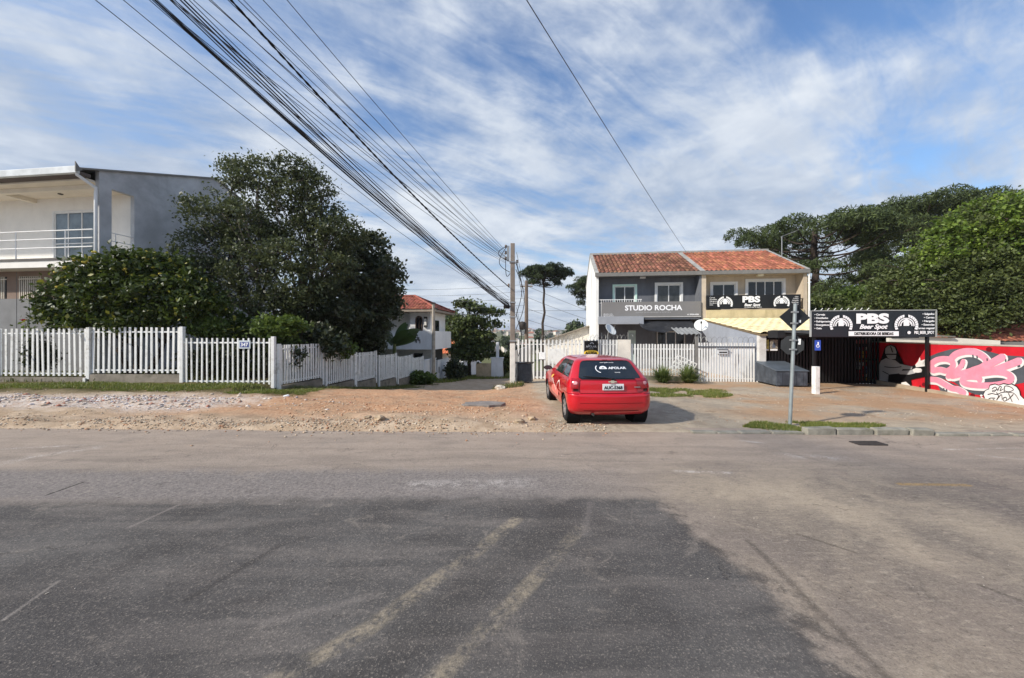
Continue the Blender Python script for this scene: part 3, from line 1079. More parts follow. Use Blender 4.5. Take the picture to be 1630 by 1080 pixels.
MB().box(.16, UM - .12, -.16, -.06, 2.78, 3.5).build('balcony_parapet', grey_wall, h1)
MB().box(.12, L(1021, 0)[0], -.62, -.22, L(960, 517)[1], L(960, 505)[1]).build('entrance_canopy', mat('light_grey_render', S(150, 154, 160), var=0.08, bump=0.1), h1, bevel=.01)
# ceiling under the eave and gutter
MB().box(.16, UM - .12, -.215, REC, 5.1, 5.18).build('soffit', grey_wall, h1)
MB().box(-.05, UM - .002, -.34, -.22, 5.08, 5.30).build('gutter', grey_trim, h1, bevel=.012)
MB().box(2.55, 2.85, .1, .25, 5.0, 5.1).build('soffit_lamp', alu, h1)
U3 = (1, 0, 0)
S3 = (0, math.cos(math.atan(SL)), math.sin(math.atan(SL)))
LEN = (RV - EV) * math.sqrt(1 + SL * SL)
tile_roof('roof_tiles', (.1, EV - .05, ZE + EV * SL - .0), U3, S3, UM - .2, LEN, .235, .40, tile_brown, h1, A=.075)
S3b = (0, -S3[1], S3[2])
LB = (DEP + .3 - RV) * math.sqrt(1 + SL * SL)
tile_roof('back_roof_tiles', (UM - .1, DEP + .3, ZR - (DEP + .3 - RV) * SL), (-1, 0, 0), S3b, UM - .2, LB, .235, .40, tile_brown, h1, A=.075)
MB().box(0, UM - .01, RV - .14, RV + .14, ZR + .02, ZR + .14).build('ridge_cap', coping, h1)
verge(h1, -.03, .17)
# metal rail piece on the balcony
rl = MB()
ua, ub = .2, L(1021, 0)[0]
rl.box(ua, ub, -.14, -.1, 3.74, 3.78).box(ua, ub, -.14, -.1, 3.56, 3.59)
k = ua + .1
while k < ub:
    rl.box(k, k + .03, -.135, -.105, 3.59, 3.74)
    k += .13
rl.build('balcony_rail', alu, h1)

h2 = thing('beige_townhouse', 'beige two storey townhouse with orange tiled roof and drinks banner on balcony', 'house', (HO[0], HO[1], 0), -TH)
gable_wall(h2, UM + .002, UM + .24, beige_wall, 'party_wall', lift=-.003)
gable_wall(h2, UR - .2, UR, beige_wall, 'side_wall')
w3 = (*[L(1130, 0, REC)[0], L(1174, 0, REC)[0]], 3.35, L(1150, 449, REC)[1])
w4 = (*[L(1186, 0, REC)[0], L(1250, 0, REC)[0]], 3.35, L(1218, 444, REC)[1])
hol = [(w[0] + .1, w[1] - .1, w[2] + .05, w[3] - .1) for w in (w3, w4)]
wall_holes(MB(), UM + .24, UR - .2, 2.7, 5.1, hol, REC, REC + .15).build('upper_wall', beige_wall, h2)
window(h2, *w3, REC, 2, .13)
window(h2, *w4, REC, 4, .13)
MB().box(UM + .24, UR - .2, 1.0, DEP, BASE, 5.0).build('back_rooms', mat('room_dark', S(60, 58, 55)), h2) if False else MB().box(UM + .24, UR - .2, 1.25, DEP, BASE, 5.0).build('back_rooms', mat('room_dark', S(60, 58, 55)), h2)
MB().box(UM + .24, UR - .2, REC - .1, REC + .15, BASE, 2.7).build('lower_wall', beige_wall, h2)
MB().box(UM + .24, UR - .2, -.2, REC, 2.55, 2.72).build('balcony_slab', beige_wall, h2)
yel = mat('stained_yellow_render', S(200, 184, 144), var=0.12, scale=2, bump=0.1, stain=S(140, 126, 86), stain_amt=0.6, stain_scale=1.6, streak=True)
MB().box(UM + .24, UR - .2, -.24, -.06, 2.3, 3.12).build('balcony_parapet', yel, h2)
MB().box(UM + .24, UR - .2, -.215, REC, 5.1, 5.18).build('soffit', beige_wall, h2)
MB().box(UM + .003, UR + .06, -.34, -.22, 5.08, 5.30).build('gutter', grey_trim, h2, bevel=.012)
fl = MB().box(8.75, 9.05, -.2, .02, 4.98, 5.09)
fl.build('soffit_lamp', mat('lamp_cream', S(226, 216, 190)), h2)
MB().tube([(UR + .05, -.26, 5.1), (UR + .05, -.24, 4.9), (UR + .05, -.24, BASE)], .045, 8).build('downpipe', alu, h2)
tile_roof('roof_tiles', (UM + .14, EV - .05, ZE + EV * SL), U3, S3, UR - UM - .22, LEN, .235, .40, tile_orange, h2, A=.075)
tile_roof('back_roof_tiles', (UR - .08, DEP + .3, ZR - (DEP + .3 - RV) * SL), (-1, 0, 0), S3b, UR - UM - .22, LB, .235, .40, tile_orange, h2, A=.075)
MB().box(UM + .01, UR + .02, RV - .14, RV + .14, ZR + .02, ZR + .14).build('ridge_cap', coping, h2)
verge(h2, UM - .1, UM + .16)
verge(h2, UR - .2, UR + .05)
rl = MB()
for z in (3.2, 3.68):
    rl.box(UM + .24, UR - .2, -.17, -.13, z, z + .04)
k = UM + .3
while k < UR - .2:
    rl.box(k, k + .02, -.165, -.135, 3.24, 3.68)
    k += .14
rl.build('balcony_rail', mat('dark_rail', S(70, 66, 60)), h2)


def world_of(o, u, v, z):
    return (o[0] + u * CT + v * ST, o[1] - u * ST + v * CT, z)


# TV aerial on the beige house
a_ = L(1277, 420, 1.0)
an = thing('tv_aerial', 'thin grey television aerial pole behind the orange tiled roof', 'aerial', world_of(HO, UR - .3, 1.6, 5.9), -TH)
an.location = world_of(HO, UR - .1, 2.0, ZE + 2.0 * SL)
galv = mat('galvanised', S(158, 160, 160), rough=0.45, metal=0.5, var=0.1)
MB().tube([(0, 0, -.3), (0, 0, 1.35)], .025, 8).build('mast', galv, an)
MB().tube([(-.05, 0, 1.33), (.75, 0, 1.62)], .018, 6).build('boom', galv, an)
rod = MB().tube([(0, -.35, 0), (0, .35, 0)], .008, 5).mesh('rod', m=galv)
copies('rod', rod, an, [(.1 + .12 * k, 0, 1.39 + .046 * k) for k in range(6)])

# STUDIO ROCHA banner
sb = thing('salon_banner', 'long grey STUDIO ROCHA banner across the grey house balcony', 'banner', (HO[0], HO[1], 0), -TH)
b0, b1, bz0, bz1 = L(957, 0)[0], L(1113, 0)[0], L(957, 505)[1], L(957, 482)[1]
ban = mat('grey_vinyl', S(124, 122, 120), rough=0.6, var=0.06, scale=1)
MB().box(b0, b1, -.27, -.235, bz0, bz1).build('panel', ban, sb)
letw = mat('white_lettering', S(238, 238, 238), rough=0.6, var=0)
letg = mat('pale_grey_lettering', S(176, 176, 176), rough=0.6, var=0)
fr = MB().box(b0 - .03, b0, -.28, -.235, bz0 - .03, bz1 + .12).box(b0, b1, -.275, -.235, bz0 - .04, bz0)
fr.build('banner_frame', mat('pale_frame', S(190, 188, 184)), sb)
text('STUDIO ROCHA', .40, letw, sb, ((b0 + b1) / 2 + .14, -.273, bz0 + .36), align='CENTER', bold=.012, xs=1.05)
text('CURSOS DE MAQUIAGEM E ESTETICA', .105, letg, sb, ((b0 + b1) / 2 + .14, -.273, bz0 + .2), align='CENTER', spacing=1.1)
text('@studio.rocha', .085, letw, sb, (b0 + .1, -.273, bz0 + .13))
text('@rocha.estetica', .085, letw, sb, (b0 + .1, -.273, bz0 + .03))
text('41 99904-4520', .10, letw, sb, (b1 - .12, -.273, bz0 + .07), align='RIGHT', bold=.003)


def ring_poly(r0, r1, a0, a1, n=22):
    out = [(r1 * math.cos(a0 + (a1 - a0) * k / n), r1 * math.sin(a0 + (a1 - a0) * k / n)) for k in range(n + 1)]
    return out + [(r0 * math.cos(a1 + (a0 - a1) * k / n), r0 * math.sin(a1 + (a0 - a1) * k / n)) for k in range(n + 1)]


def arc(mb, cx, cz, r0, r1, a0, a1, y0, n=22, sx=1.0):
    for k in range(n):
        p0, p1 = a0 + (a1 - a0) * k / n, a0 + (a1 - a0) * (k + 1) / n
        q = [(r0, p0), (r0, p1), (r1, p1), (r1, p0)]
        mb.add([(cx + r * math.cos(t) * sx, y0, cz + r * math.sin(t)) for r, t in q], [(0, 1, 2, 3)])
    return mb


def wreath(cx, cz, R, y, m, parent):
    """round hop wreath with a beer mug inside, printed in white"""
    mb = MB()
    arc(mb, cx, cz, R * .60, R * .70, math.radians(-8), math.radians(188), y)
    arc(mb, cx, cz, R * .42, R * .53, math.radians(-8), math.radians(188), y - .0008)
    for sgn in (1, -1):
        for k in range(8):
            a = math.radians(90 - sgn * (18 + 13.5 * k))
            t0, t1 = a - math.radians(5.8), a + math.radians(5.8)
            q = [(R * .78, t0), (R * .78, t1), (R * 1.02, t1 + sgn * .05), (R * 1.02, t0 + sgn * .05)]
            mb.add([(cx + r * math.cos(t), y, cz + r * math.sin(t)) for r, t in q], [(0, 1, 2, 3)])
    w, h = R * .24, R * .34
    mb.add([(cx - w, y, cz - .02), (cx + w, y, cz - .02), (cx + w, y, cz + h), (cx - w, y, cz + h)], [(0, 1, 2, 3)])
    arc(mb, cx, cz + h, 0.001, w * 1.08, 0, math.pi, y - .0006, 10)
    arc(mb, cx + w, cz + h * .5, h * .2, h * .36, -1.4, 1.4, y, 8)
    return mb.build('wreath_emblem', m, parent)


# drinks banner on the beige house
bb = thing('balcony_drinks_banner', 'black banner with white PBS lettering hung on the beige balcony', 'banner', (HO[0], HO[1], 0), -TH)
b0, b1 = L(1121, 0)[0], L(1270, 0)[0]
bz0, bz1 = L(1195, 492)[1], L(1195, 470.5)[1]
black_v = mat('black_vinyl', S(30, 31, 33), rough=0.45, var=0.15, scale=2)
mb = MB()
n = 24
pts = []
for k in range(n + 1):
    u = b0 + (b1 - b0) * k / n
    pts.append((u, -.265 + .012 * math.sin(k * 1.9), bz0 + .03 * math.sin(k * .9)))
    pts.append((u, -.265 + .012 * math.sin(k * 1.9 + .5), bz1))
mb.add(pts, [(2 * k, 2 * k + 2, 2 * k + 3, 2 * k + 1) for k in range(n)])
o = mb.build('cloth', black_v, bb)
o.modifiers.new('thick', 'SOLIDIFY').thickness = .008
bc = (b0 + b1) / 2
yb = -.292
text('PBS', .44, letw, bb, (bc - .1, yb, bz0 + .36), align='CENTER', bold=.022, xs=1.35)
text('Beer Spot', .2, letw, bb, (bc - .05, yb, bz0 + .14), align='CENTER', bold=.006, shear=.3)
text('DISTRIBUIDORA DE BEBIDAS', .07, letw, bb, (bc, yb, bz0 + .05), align='CENTER')
wreath(bc - 1.45, bz0 + .28, .40, yb, letw, bb)
wreath(bc + 1.45, bz0 + .28, .40, yb, letw, bb)
for k, (a, b) in enumerate([('Cerveja', 'Gelo'), ('Destilados', 'Carvao'), ('Refrigerantes', 'Narguile'), ('Energetico', 'Essencias'), ('Gelo', 'Carvao')]):
    text(a, .09, letw, bb, (b0 + .18, yb, bz1 - .16 - .1 * k))
    text(b, .09, letw, bb, (b1 - .14, yb, bz1 - .16 - .1 * k), align='RIGHT')

# black tarp sagging over the shop front of the grey house
ua, ub = L(1016, 0, -.5)[0], L(1105, 0, -.5)[0]
mb = MB()
nu, nv = 26, 10
g = []
for j in range(nv + 1):
    for i in range(nu + 1):
        s_, t_ = i / nu, j / nv
        u = ua + (ub - ua) * s_ + .12 * t_ * math.sin(s_ * 5)
        sag = .38 * math.sin(math.pi * s_) ** .8
        z = 2.5 - t_ * (.35 + sag * (.8 + .2 * math.sin(9 * s_))) + .03 * math.sin(21 * s_ + 3 * t_) * t_
        v = -.25 - t_ * 1.2 + .25 * t_ * t_ + .05 * math.sin(13 * s_ + 4 * t_)
        g.append((u, v, z))
mb.add(g, [(j * (nu + 1) + i, j * (nu + 1) + i + 1, (j + 1) * (nu + 1) + i + 1, (j + 1) * (nu + 1) + i) for j in range(nv) for i in range(nu)])
tp = mb.build('black_tarp', mat('black_tarp', S(46, 47, 50), rough=0.4, var=0.3, scale=5), smooth=True)
tp.location = (HO[0], HO[1], 0)
tp.rotation_euler = (0, 0, -TH)
tp.modifiers.new('thick', 'SOLIDIFY').thickness = .006
tag(tp, 'black plastic tarp sagging over the grey house shop front', 'tarp')
# small corrugated awning beside it
aw = thing('metal_awning', 'small grey corrugated awning on a post beside the satellite dish', 'awning', (HO[0], HO[1], 0), -TH)
ua, ub = L(1075, 0, -2)[0], L(1112, 0, -2)[0]
mb = MB()
n = 20
pts = []
for k in range(n + 1):
    u = ua + (ub - ua) * k / n
    z = .03 * math.sin(k * math.pi / 2)
    pts += [(u, -2.5, 1.78 + z), (u, -1.2, 2.12 + z)]
mb.add(pts, [(2 * k, 2 * k + 2, 2 * k + 3, 2 * k + 1) for k in range(n)])
mb.build('sheet', mat('zinc_sheet', S(150, 152, 152), rough=0.5, metal=0.3, var=0.15), aw).modifiers.new('t', 'SOLIDIFY').thickness = .01
MB().tube([(ub - .12, -2.3, BASE), (ub - .12, -2.3, 1.8)], .04, 8).build('post', galv, aw)

# ------------------------------------------------------------------ yellow roofed garage in front of the beige house
gr = thing('yellow_roofed_garage', 'garage with pale yellow tiled roof and grey side wall before the beige house', 'garage', (HO[0], HO[1], 0), -TH)
GU = 10.75
GF = -6.15                               # garage front
zb, zf = 2.62, 1.80
gsl = (zb - zf) / -GF
lgrey = mat('bluish_grey_render', S(150, 156, 166), var=0.08, scale=1.6, bump=0.1, stain=S(120, 122, 126), stain_amt=0.4, stain_scale=0.9, streak=True)
mb = MB().prism([(GF, BASE), (-.25, BASE), (-.25, zb - .1), (GF, zf - .04)], lambda a, b, d: (d, a, b), UM - .02, UM + .14)
mb.build('side_wall', lgrey, gr)
MB().box(UM - .03, UM + .22, GF - .2, GF, BASE, zf - .03).build('front_pillar', mat('white_pillar', S(206, 204, 198), var=0.12, scale=3, bump=0.15, stain=S(150, 142, 130), stain_amt=0.5), gr)
MB().box(GU - .15, GU - .02, GF + 1.2, -.25, BASE, zf - .1).build('far_wall', lgrey, gr)
ang = math.atan(gsl)
cream = mat('cream_roof_tile', S(226, 210, 168), var=0.12, scale=3, objvar=0.08, rough=0.7, stain=S(168, 148, 104), stain_amt=0.4)
RW = GU - UM
tile_roof('roof_tile', (UM - .06, GF - .3, zf - .3 * gsl + .03), U3, (0, math.cos(ang), math.sin(ang)), RW, 6.0 / math.cos(ang), .36, .60, cream, gr, A=.075, single=True)
mb = MB().hexa([(UM - .05, GF - .28, zf - .28 * gsl - .06), (GU, GF - .28, zf - .28 * gsl - .06), (GU, -.26, zb - .06), (UM - .05, -.26, zb - .06),
                (UM - .05, GF - .28, zf - .28 * gsl + .01), (GU, GF - .28, zf - .28 * gsl + .01), (GU, -.26, zb + .01), (UM - .05, -.26, zb + .01)])
mb.build('roof_deck', mat('roof_deck', S(120, 104, 80)), gr)
MB().box(UM + .22, GU, GF - 1.0, GF - .31, 1.63, 1.90).build('awning_box', mat('black_awning', S(38, 38, 40), rough=0.6, var=0.2), gr)
blk = mat('black_slat', S(26, 26, 27), rough=0.5, var=0.25, scale=6)
UG = 10.2
sl = MB().box(-.03, .03, -.015, .015, 0, 1.85).mesh('gate_slat', m=blk)
gt = thing('black_bar_gate', 'black steel slat gate closing the drinks bar front', 'gate', (HO[0], HO[1], 0), -TH)
locs, k = [], UM + .3
while k < UG:
    locs.append((k, GF - .05, BASE + .13))
    k += .115
copies('gate_slat', sl, gt, locs)
for z in (BASE + .2, .75, 1.62):
    MB().box(UM + .22, UG, GF - .02, GF + .02, z, z + .05).build('gate_rail', blk, gt)
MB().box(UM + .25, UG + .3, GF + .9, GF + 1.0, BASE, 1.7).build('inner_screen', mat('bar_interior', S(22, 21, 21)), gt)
for k, (px, c) in enumerate([(1218, S(190, 176, 96)), (1232, S(150, 140, 128))]):
    u, z = local_of(HO, px, 550, GF - .1)
    t = thing('price_poster', ['yellow printed price poster on the black slat gate', 'pale beige printed poster beside the yellow one on the black gate'][k], 'poster', world_of(HO, u, GF - .09, z), -TH)
    MB().box(-.14, .14, -.006, .006, -.22, .22).build('sheet', mat('poster_%d' % k, c, var=0.5, scale=14, rough=0.6), t)
    MB().box(-.13, .13, -.009, -.006, -.21, -.15).build('poster_footer', letw, t)
    MB().prism([(-.06, -.1), (.06, -.1), (.05, .06), (.02, .09), (.02, .17), (-.02, .17), (-.02, .09), (-.05, .06)], lambda a, b, d: (a, d, b), -.0095, -.006).build('bottle_print', mat('poster_print_%d' % k, (S(120, 60, 40), S(90, 96, 110))[k], var=.3), t)
# ------------------------------------------------------------------ big grey house behind the front fence
LO = (P(158, 0, 15).x, 15.0)
LL = lambda px, py, v=0.0: local_of(LO, px, py, v)
cement = mat('raw_cement', S(184, 185, 186), var=0.22, scale=0.9, bump=0.25, bscale=18, stain=S(140, 140, 142), stain_amt=0.6, stain_scale=0.7, detail=8)
lwhite = mat('warm_white_render', S(232, 228, 220), var=0.05, scale=1.5, bump=0.08, stain=S(204, 198, 186), stain_amt=0.3, streak=True)
soff = mat('soffit_cream', S(222, 212, 194), var=0.05)
lh = thing('balcony_house', 'two storey house with white balcony front and raw grey cement side wall', 'house', (LO[0], LO[1], 0), -TH)
BF, LD, LW = 4.80, 9.6, 16.0            # balcony floor, depth, width
rz_ = lambda v: 8.27 + .345 * v if v < 5.1 else 8.27 + .345 * 5.1 - .345 * (v - 5.1)
BD = 1.25
# cement side wall with the balcony opening
mb = MB()
mb.prism([(BD, -.2), (LD, -.2), (LD, rz_(LD)), (5.1, rz_(5.1)), (BD, rz_(BD))], lambda a, b, d: (d, a, b), -.18, 0)
mb.prism([(0, 7.70), (BD, 7.70), (BD, rz_(BD)), (0, rz_(0))], lambda a, b, d: (d, a, b), -.18, 0)
mb.prism([(0, BF - .35), (.42, BF - .35), (.42, 7.70), (0, 7.70)], lambda a, b, d: (d, a, b), -.18, 0)
mb.prism([(.0, -.2), (BD, -.2), (BD, BF - .35), (.0, BF - .35)], lambda a, b, d: (d, a, b), -.18, 0)
mb.build('side_wall', cement, lh)
# white balcony walls
dl = (LL(84, 0, BD)[0], LL(153, 0, BD)[0], BF, LL(120, 335, BD)[1])
mb = wall_holes(MB(), -LW, -.19, BF, 7.86, [(dl[0] + .05, dl[1] - .05, dl[2], dl[3] - .05)], BD, BD + .16)
mb.build('balcony_wall', lwhite, lh)
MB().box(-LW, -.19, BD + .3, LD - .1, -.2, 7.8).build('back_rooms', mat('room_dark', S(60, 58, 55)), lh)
# the patio door: four panes
w = window(lh, dl[0], dl[1], dl[2], dl[3], BD + .02, 3, .06, alu, mat('pale_reflect_glass', S(92, 100, 104), rough=0.1, var=0.4, scale=2, spec=0.7), proud=.03, sill=False, name='patio_door')
MB().box(dl[0] + .08, dl[1] - .08, BD + .005, BD + .05, 5.75, 5.79).build('sash_rail', alu, w)
cu = MB()
for k in range(9):
    x = dl[1] - .75 + k * .07
    cu.box(x, x + .045, BD + .13, BD + .16, BF + .05, dl[3] - .12)
cu.build('curtain', mat('pale_curtain', S(214, 212, 206)), w)
MB().box(-LW, -.002, -.12, BD, BF - .34, BF).build('balcony_slab', lwhite, lh)
MB().box(-LW, .02, -.16, -.12, BF - .06, BF + .02).build('slab_edge', mat('slab_edge_dark', S(96, 92, 88)), lh)
MB().box(-LW, -.19, -.3, BD, 7.80, 7.88).build('balcony_ceiling', soff, lh)
MB().box(-LW, -.19, .1, .26, 7.62, 7.80).build('ceiling_beam', soff, lh)
bmq = MB().box(LL(22, 0, .6)[0] - .1, LL(22, 0, .6)[0] + .12, .26, BD, 7.62, 7.80)
bmq.build('cross_beam', soff, lh)
MB().box(LL(94, 0, .8)[0], LL(94, 0, .8)[0] + .12, .75, .87, 7.76, 7.80).build('ceiling_spot', iron, lh)
# roof: thin sheet, fascia gutter, sloped verge
mb = MB()
for (va, vb) in ((-.72, 5.1), (5.1, LD + .5)):
    za, zb2 = rz_(va), rz_(vb)
    mb.hexa([(-LW, va, za), (.10, va, za), (.10, vb, zb2), (-LW, vb, zb2), (-LW, va, za + .07), (.10, va, za + .07), (.10, vb, zb2 + .07), (-LW, vb, zb2 + .07)])
mb.build('roof', mat('fibre_cement_roof', S(126, 124, 120), var=0.15), lh)
MB().box(-LW, .08, -.80, -.66, rz_(-.72) - .16, rz_(-.72) + .10).build('gutter', mat('pale_gutter', S(196, 200, 200), rough=0.5), lh, bevel=.015)
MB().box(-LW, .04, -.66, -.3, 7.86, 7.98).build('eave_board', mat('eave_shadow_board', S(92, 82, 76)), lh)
MB().prism([(-.82, rz_(-.8) - .1), (-.82, rz_(-.8) + .28), (-.70, rz_(-.8) + .1), (-.6, rz_(-.6) - .04)], lambda a, b, d: (d, a, b), .081, .12).build('verge_end', grey_trim, lh)
MB().tube([(.0, -.72, rz_(-.72) - .1), (.0, -.70, rz_(-.72) - .2), (-.02, -.1, 7.55), (-.02, -.1, 7.3), (-.02, -.1, -.2)], .055, 10).build('downpipe', alu, lh, smooth=True)
# balcony rail
z3 = (BF + .45, BF + .80, BF + 1.13)
rr = MB()
for z in z3:
    rr.tube([(-LW, -.08, z), (-.2, -.08, z)], .022, 6)
rr.build('front_rail', alu, lh)
post = MB().tube([(0, 0, 0), (0, 0, 1.13)], .025, 6).mesh('rail_post', m=alu)
copies('rail_post', post, lh, [(LL(30, 0, 0)[0] - k * 2.3 + (1.75 if k < 0 else 0), -.08, BF) for k in range(0, 5)] + [(LL(108, 0)[0], -.08, BF)])
r2 = MB()
for z in z3:
    r2.tube([(-.09, .42, z), (-.09, BD, z)], .018, 6)
r2.tube([(-.09, .62, BF), (-.09, .62, z3[2])], .02, 6)
r2.build('side_rail', alu, lh)
# ground floor: brown render with barred windows above a grey base
brown = mat('brown_render', S(132, 112, 98), var=0.12, scale=2, bump=0.15)
g1w = (LL(-14, 0, .6)[0], LL(11, 0, .6)[0], LL(5, 476, .6)[1], LL(5, 441, .6)[1])
g2w = (LL(30, 0, .6)[0], LL(66, 0, .6)[0], LL(45, 476, .6)[1], LL(45, 440, .6)[1])
wall_holes(MB(), -LW, -.19, g1w[2] - .02, BF - .34, [g1w, g2w], .6, .75).build('lower_wall', brown, lh)
MB().box(-LW, -.19, .5, .75, -.2, g1w[2] - .02).build('base_wall', mat('base_grey', S(120, 120, 120), var=0.15, scale=1.2, bump=0.2), lh)
barm = mat('cream_bar', S(206, 196, 180), rough=0.6)
for gw in (g1w, g2w):
    f = MB().box(gw[0], gw[1], .70, .72, gw[2], gw[3]).build('window', glass_m, lh)
    bm_ = MB().box(-.018, .018, -.015, .015, 0, gw[3] - gw[2]).mesh('window_bar', m=barm)
    n = int((gw[1] - gw[0]) / .105)
    copies('window_bar', bm_, f, [(gw[0] + .05 + k * .105, .60, gw[2]) for k in range(n)])
    MB().box(gw[0], gw[1], .58, .62, gw[3] - .14, gw[3] - .10).build('bar_rail', barm, f)
MB().tube([(LL(10, 0, 0)[0], .3, BF - .4), (LL(10, 0, 0)[0], .3, -.2)], .01, 4).build('conduit', grey_trim, lh)

# ------------------------------------------------------------------ white fences
fw = mat('white_fence_paint', S(232, 232, 228), rough=0.6, var=0.06, scale=4, stain=S(160, 154, 140), stain_amt=0.6, stain_scale=4)
fence_base = mat('fence_base_wall', S(132, 124, 112), var=0.25, scale=3, bump=0.4, bscale=20, stain=S(76, 76, 52), stain_amt=0.7, stain_scale=2)
FY = lambda x: 13.05 - .034 * (x + 9)


def run(parent, x0, x1, z0, z1, n, w, th=.022, rails=(.13, .9), round_top=False, yf=FY, base=None, base_d=.14):
    """one panel of upright pickets with two rails along x"""
    ph = z1 - z0
    me = MB().box(-w / 2, w / 2, -th / 2, th / 2, 0, ph).mesh('picket', m=fw)
    xs_ = [x0 + (x1 - x0) * (k + .5) / n for k in range(n)]
    copies('picket', me, parent, [(x, yf(x), z0 + random.uniform(-.008, .008)) for x in xs_], [(random.uniform(-.012, .012), random.uniform(-.014, .014), random.uniform(-.06, .06)) for _ in xs_])
    for f in rails:
        z = z0 + ph * f
        ya, yb_ = yf(x0), yf(x1)
        mb = MB().hexa([(x0, ya + .012, z - .025), (x1, yb_ + .012, z - .025), (x1, yb_ + .045, z - .025), (x0, ya + .045, z - .025),
                        (x0, ya + .012, z + .025), (x1, yb_ + .012, z + .025), (x1, yb_ + .045, z + .025), (x0, ya + .045, z + .025)])
        mb.build('rail', fw, parent)
    if base is not None:
        ya, yb_ = yf(x0), yf(x1)
        MB().hexa([(x0, ya - .05, base), (x1, yb_ - .05, base), (x1, yb_ + .13, base), (x0, ya + .13, base),
                   (x0, ya - .05, z0 - .05), (x1, yb_ - .05, z0 - .05), (x1, yb_ + .13, z0 - .05), (x0, ya + .13, z0 - .05)]).build('base_wall', fence_base, parent)


xf = lambda px: (px - 815) / F * 13.15
ff = thing('tall_front_fence', 'tall white picket fence on low wall before the balcony house', 'fence', (0, 0, 0))
zt = lambda py, Y=13.2: CH + (HZ - py) / F * Y
run(ff, xf(139), xf(289), zt(594), zt(521.5), 17, .074, rails=(.06, .90), base=-.05)
run(ff, xf(-16), xf(136), zt(599), zt(523.5), 17, .074, rails=(.05, .90), base=-.05)
run(ff, xf(-175), xf(-18), zt(600), zt(526), 17, .074, rails=(.05, .90), base=-.05)
for px, pt, pb in ((137, 521.5, 604), (-17, 522, 603)):
    x = xf(px)
    MB().box(x - .06, x + .06, FY(x) - .06, FY(x) + .06, zt(pb), zt(pt)).build('post', fw, ff, bevel=.008)
x = xf(136)
MB().box(x - .1, x - .02, FY(x) - .1, FY(x) - .0601, zt(610), zt(602)).build('hinge_block', fw, ff)
gx0, gx1 = xf(291), xf(439)
f2 = thing('low_front_fence', 'lower white bar fence with blue house number plate at the corner', 'fence', (0, 0, 0))
run(f2, gx0 + .06, gx1 - .06, zt(611), zt(538.5), 17, .05, th=.03, rails=(.06, .9), base=-.06)
for x, a, b in ((gx0, 613, 520.5), (gx1, 611, 536)):
    MB().box(x - .06, x + .06, FY(x) - .06, FY(x) + .06, zt(b) if False else -.1, zt(b)).build('post', fw, f2, bevel=.01)
npx = thing('house_number_plate', 'small blue house number plate wired to the white bar fence', 'number plate', (xf(394), FY(xf(394)) - .05, zt(548.5)))
MB().box(-.20, .20, -.012, .012, -.14, .14).build('plate_border', mat('plate_grey', S(196, 204, 206)), npx)
MB().box(-.155, .155, -.016, -.0121, -.095, .085).build('plate_field', mat('plate_blue', S(70, 82, 140), rough=0.4, var=.1), npx)
text('347', .17, letw, npx, (0, -.0175, -.06), align='CENTER', bold=.005)

# stepped fence running down the side street
cpx = [(443, 513, 551, 546, 613, 601), (517, 564, 561, 555, 613, 603), (565, 598, 563, 559, 609, 600), (602, 630, 567, 563, 607, 600), (632, 655, 569, 565, 604, 598), (656, 673, 571, 567.5, 603, 597.5)]
SF = (P(441, 0, 13.05).x, 13.05)
sf = thing('stepped_street_fence', 'stepped white picket fence running down beside the side street', 'fence', (SF[0], SF[1], 0), math.pi / 2 - TH)
# local x runs down the street, local y to the garden side


def down(px):
    k = (px - 815) / F
    return (k * SF[1] - SF[0]) / (ST - k * CT)


for i, (p0, p1, ta, tb, ba, bb_) in enumerate(cpx):
    s0, s1 = down(p0 + 1), down(p1)
    Y0, Y1 = SF[1] + s0 * CT, SF[1] + s1 * CT
    top = (zt(ta, Y0) + zt(tb, Y1)) / 2
    bot = (zt(ba, Y0) + zt(bb_, Y1)) / 2
    gr_ = min(g1(SF[0] + s1 * ST + .5, Y1), g1(SF[0] + s0 * ST + .5, Y0)) - .1
    n = max(6, round((s1 - s0) / .155))
    run(sf, s0 + .06, s1 - .06, bot, top, n, .085, rails=(.06, .9), yf=lambda x: 0.0, base=gr_)
    for s_ in (s0, s1):
        MB().box(s_ - .055, s_ + .055, -.055, .055, bot - .3, top + .04).build('post', fw, sf, bevel=.006)
# backing boards behind the pickets that face the garden
# solid white wall panels and gate further down
sw = thing('white_yard_wall', 'solid white stepped wall with gate beyond the picket fence', 'wall', (SF[0], SF[1], 0), math.pi / 2 - TH)
wpaint = mat('white_wall_paint', S(222, 224, 226), var=0.08, scale=1.5, bump=0.12, stain=S(150, 150, 140), stain_amt=0.5, stain_scale=1.2, streak=True)
for i, (p0, p1, ta, tb, nm) in enumerate([(674, 693, 575, 571, 'wall_panel'), (695, 713, 575, 571.5, 'gate_leaf'), (715, 727, 581, 577, 'wall_panel'), (728, 748, 580, 573, 'wall_panel')]):
    s0, s1 = down(p0), down(p1)
    Y0, Y1 = SF[1] + s0 * CT, SF[1] + s1 * CT
    top = (zt(ta, Y0) + zt(tb, Y1)) / 2
    gb = g1(SF[0] + s1 * ST + .5, Y1) - .3
    o = MB().box(s0, s1 - .02, -.07, .07, gb, top).build(nm, wpaint, sw)
    MB().box(s0 - .04, s1 + .02, -.10, .10, top, top + .07).build('coping', wpaint, sw)
    if nm == 'gate_leaf':
        MB().box(s0 + .3, s0 + .45, -.09, -.071, gb + 1.1, gb + 1.6).build('letter_slot', iron, o)

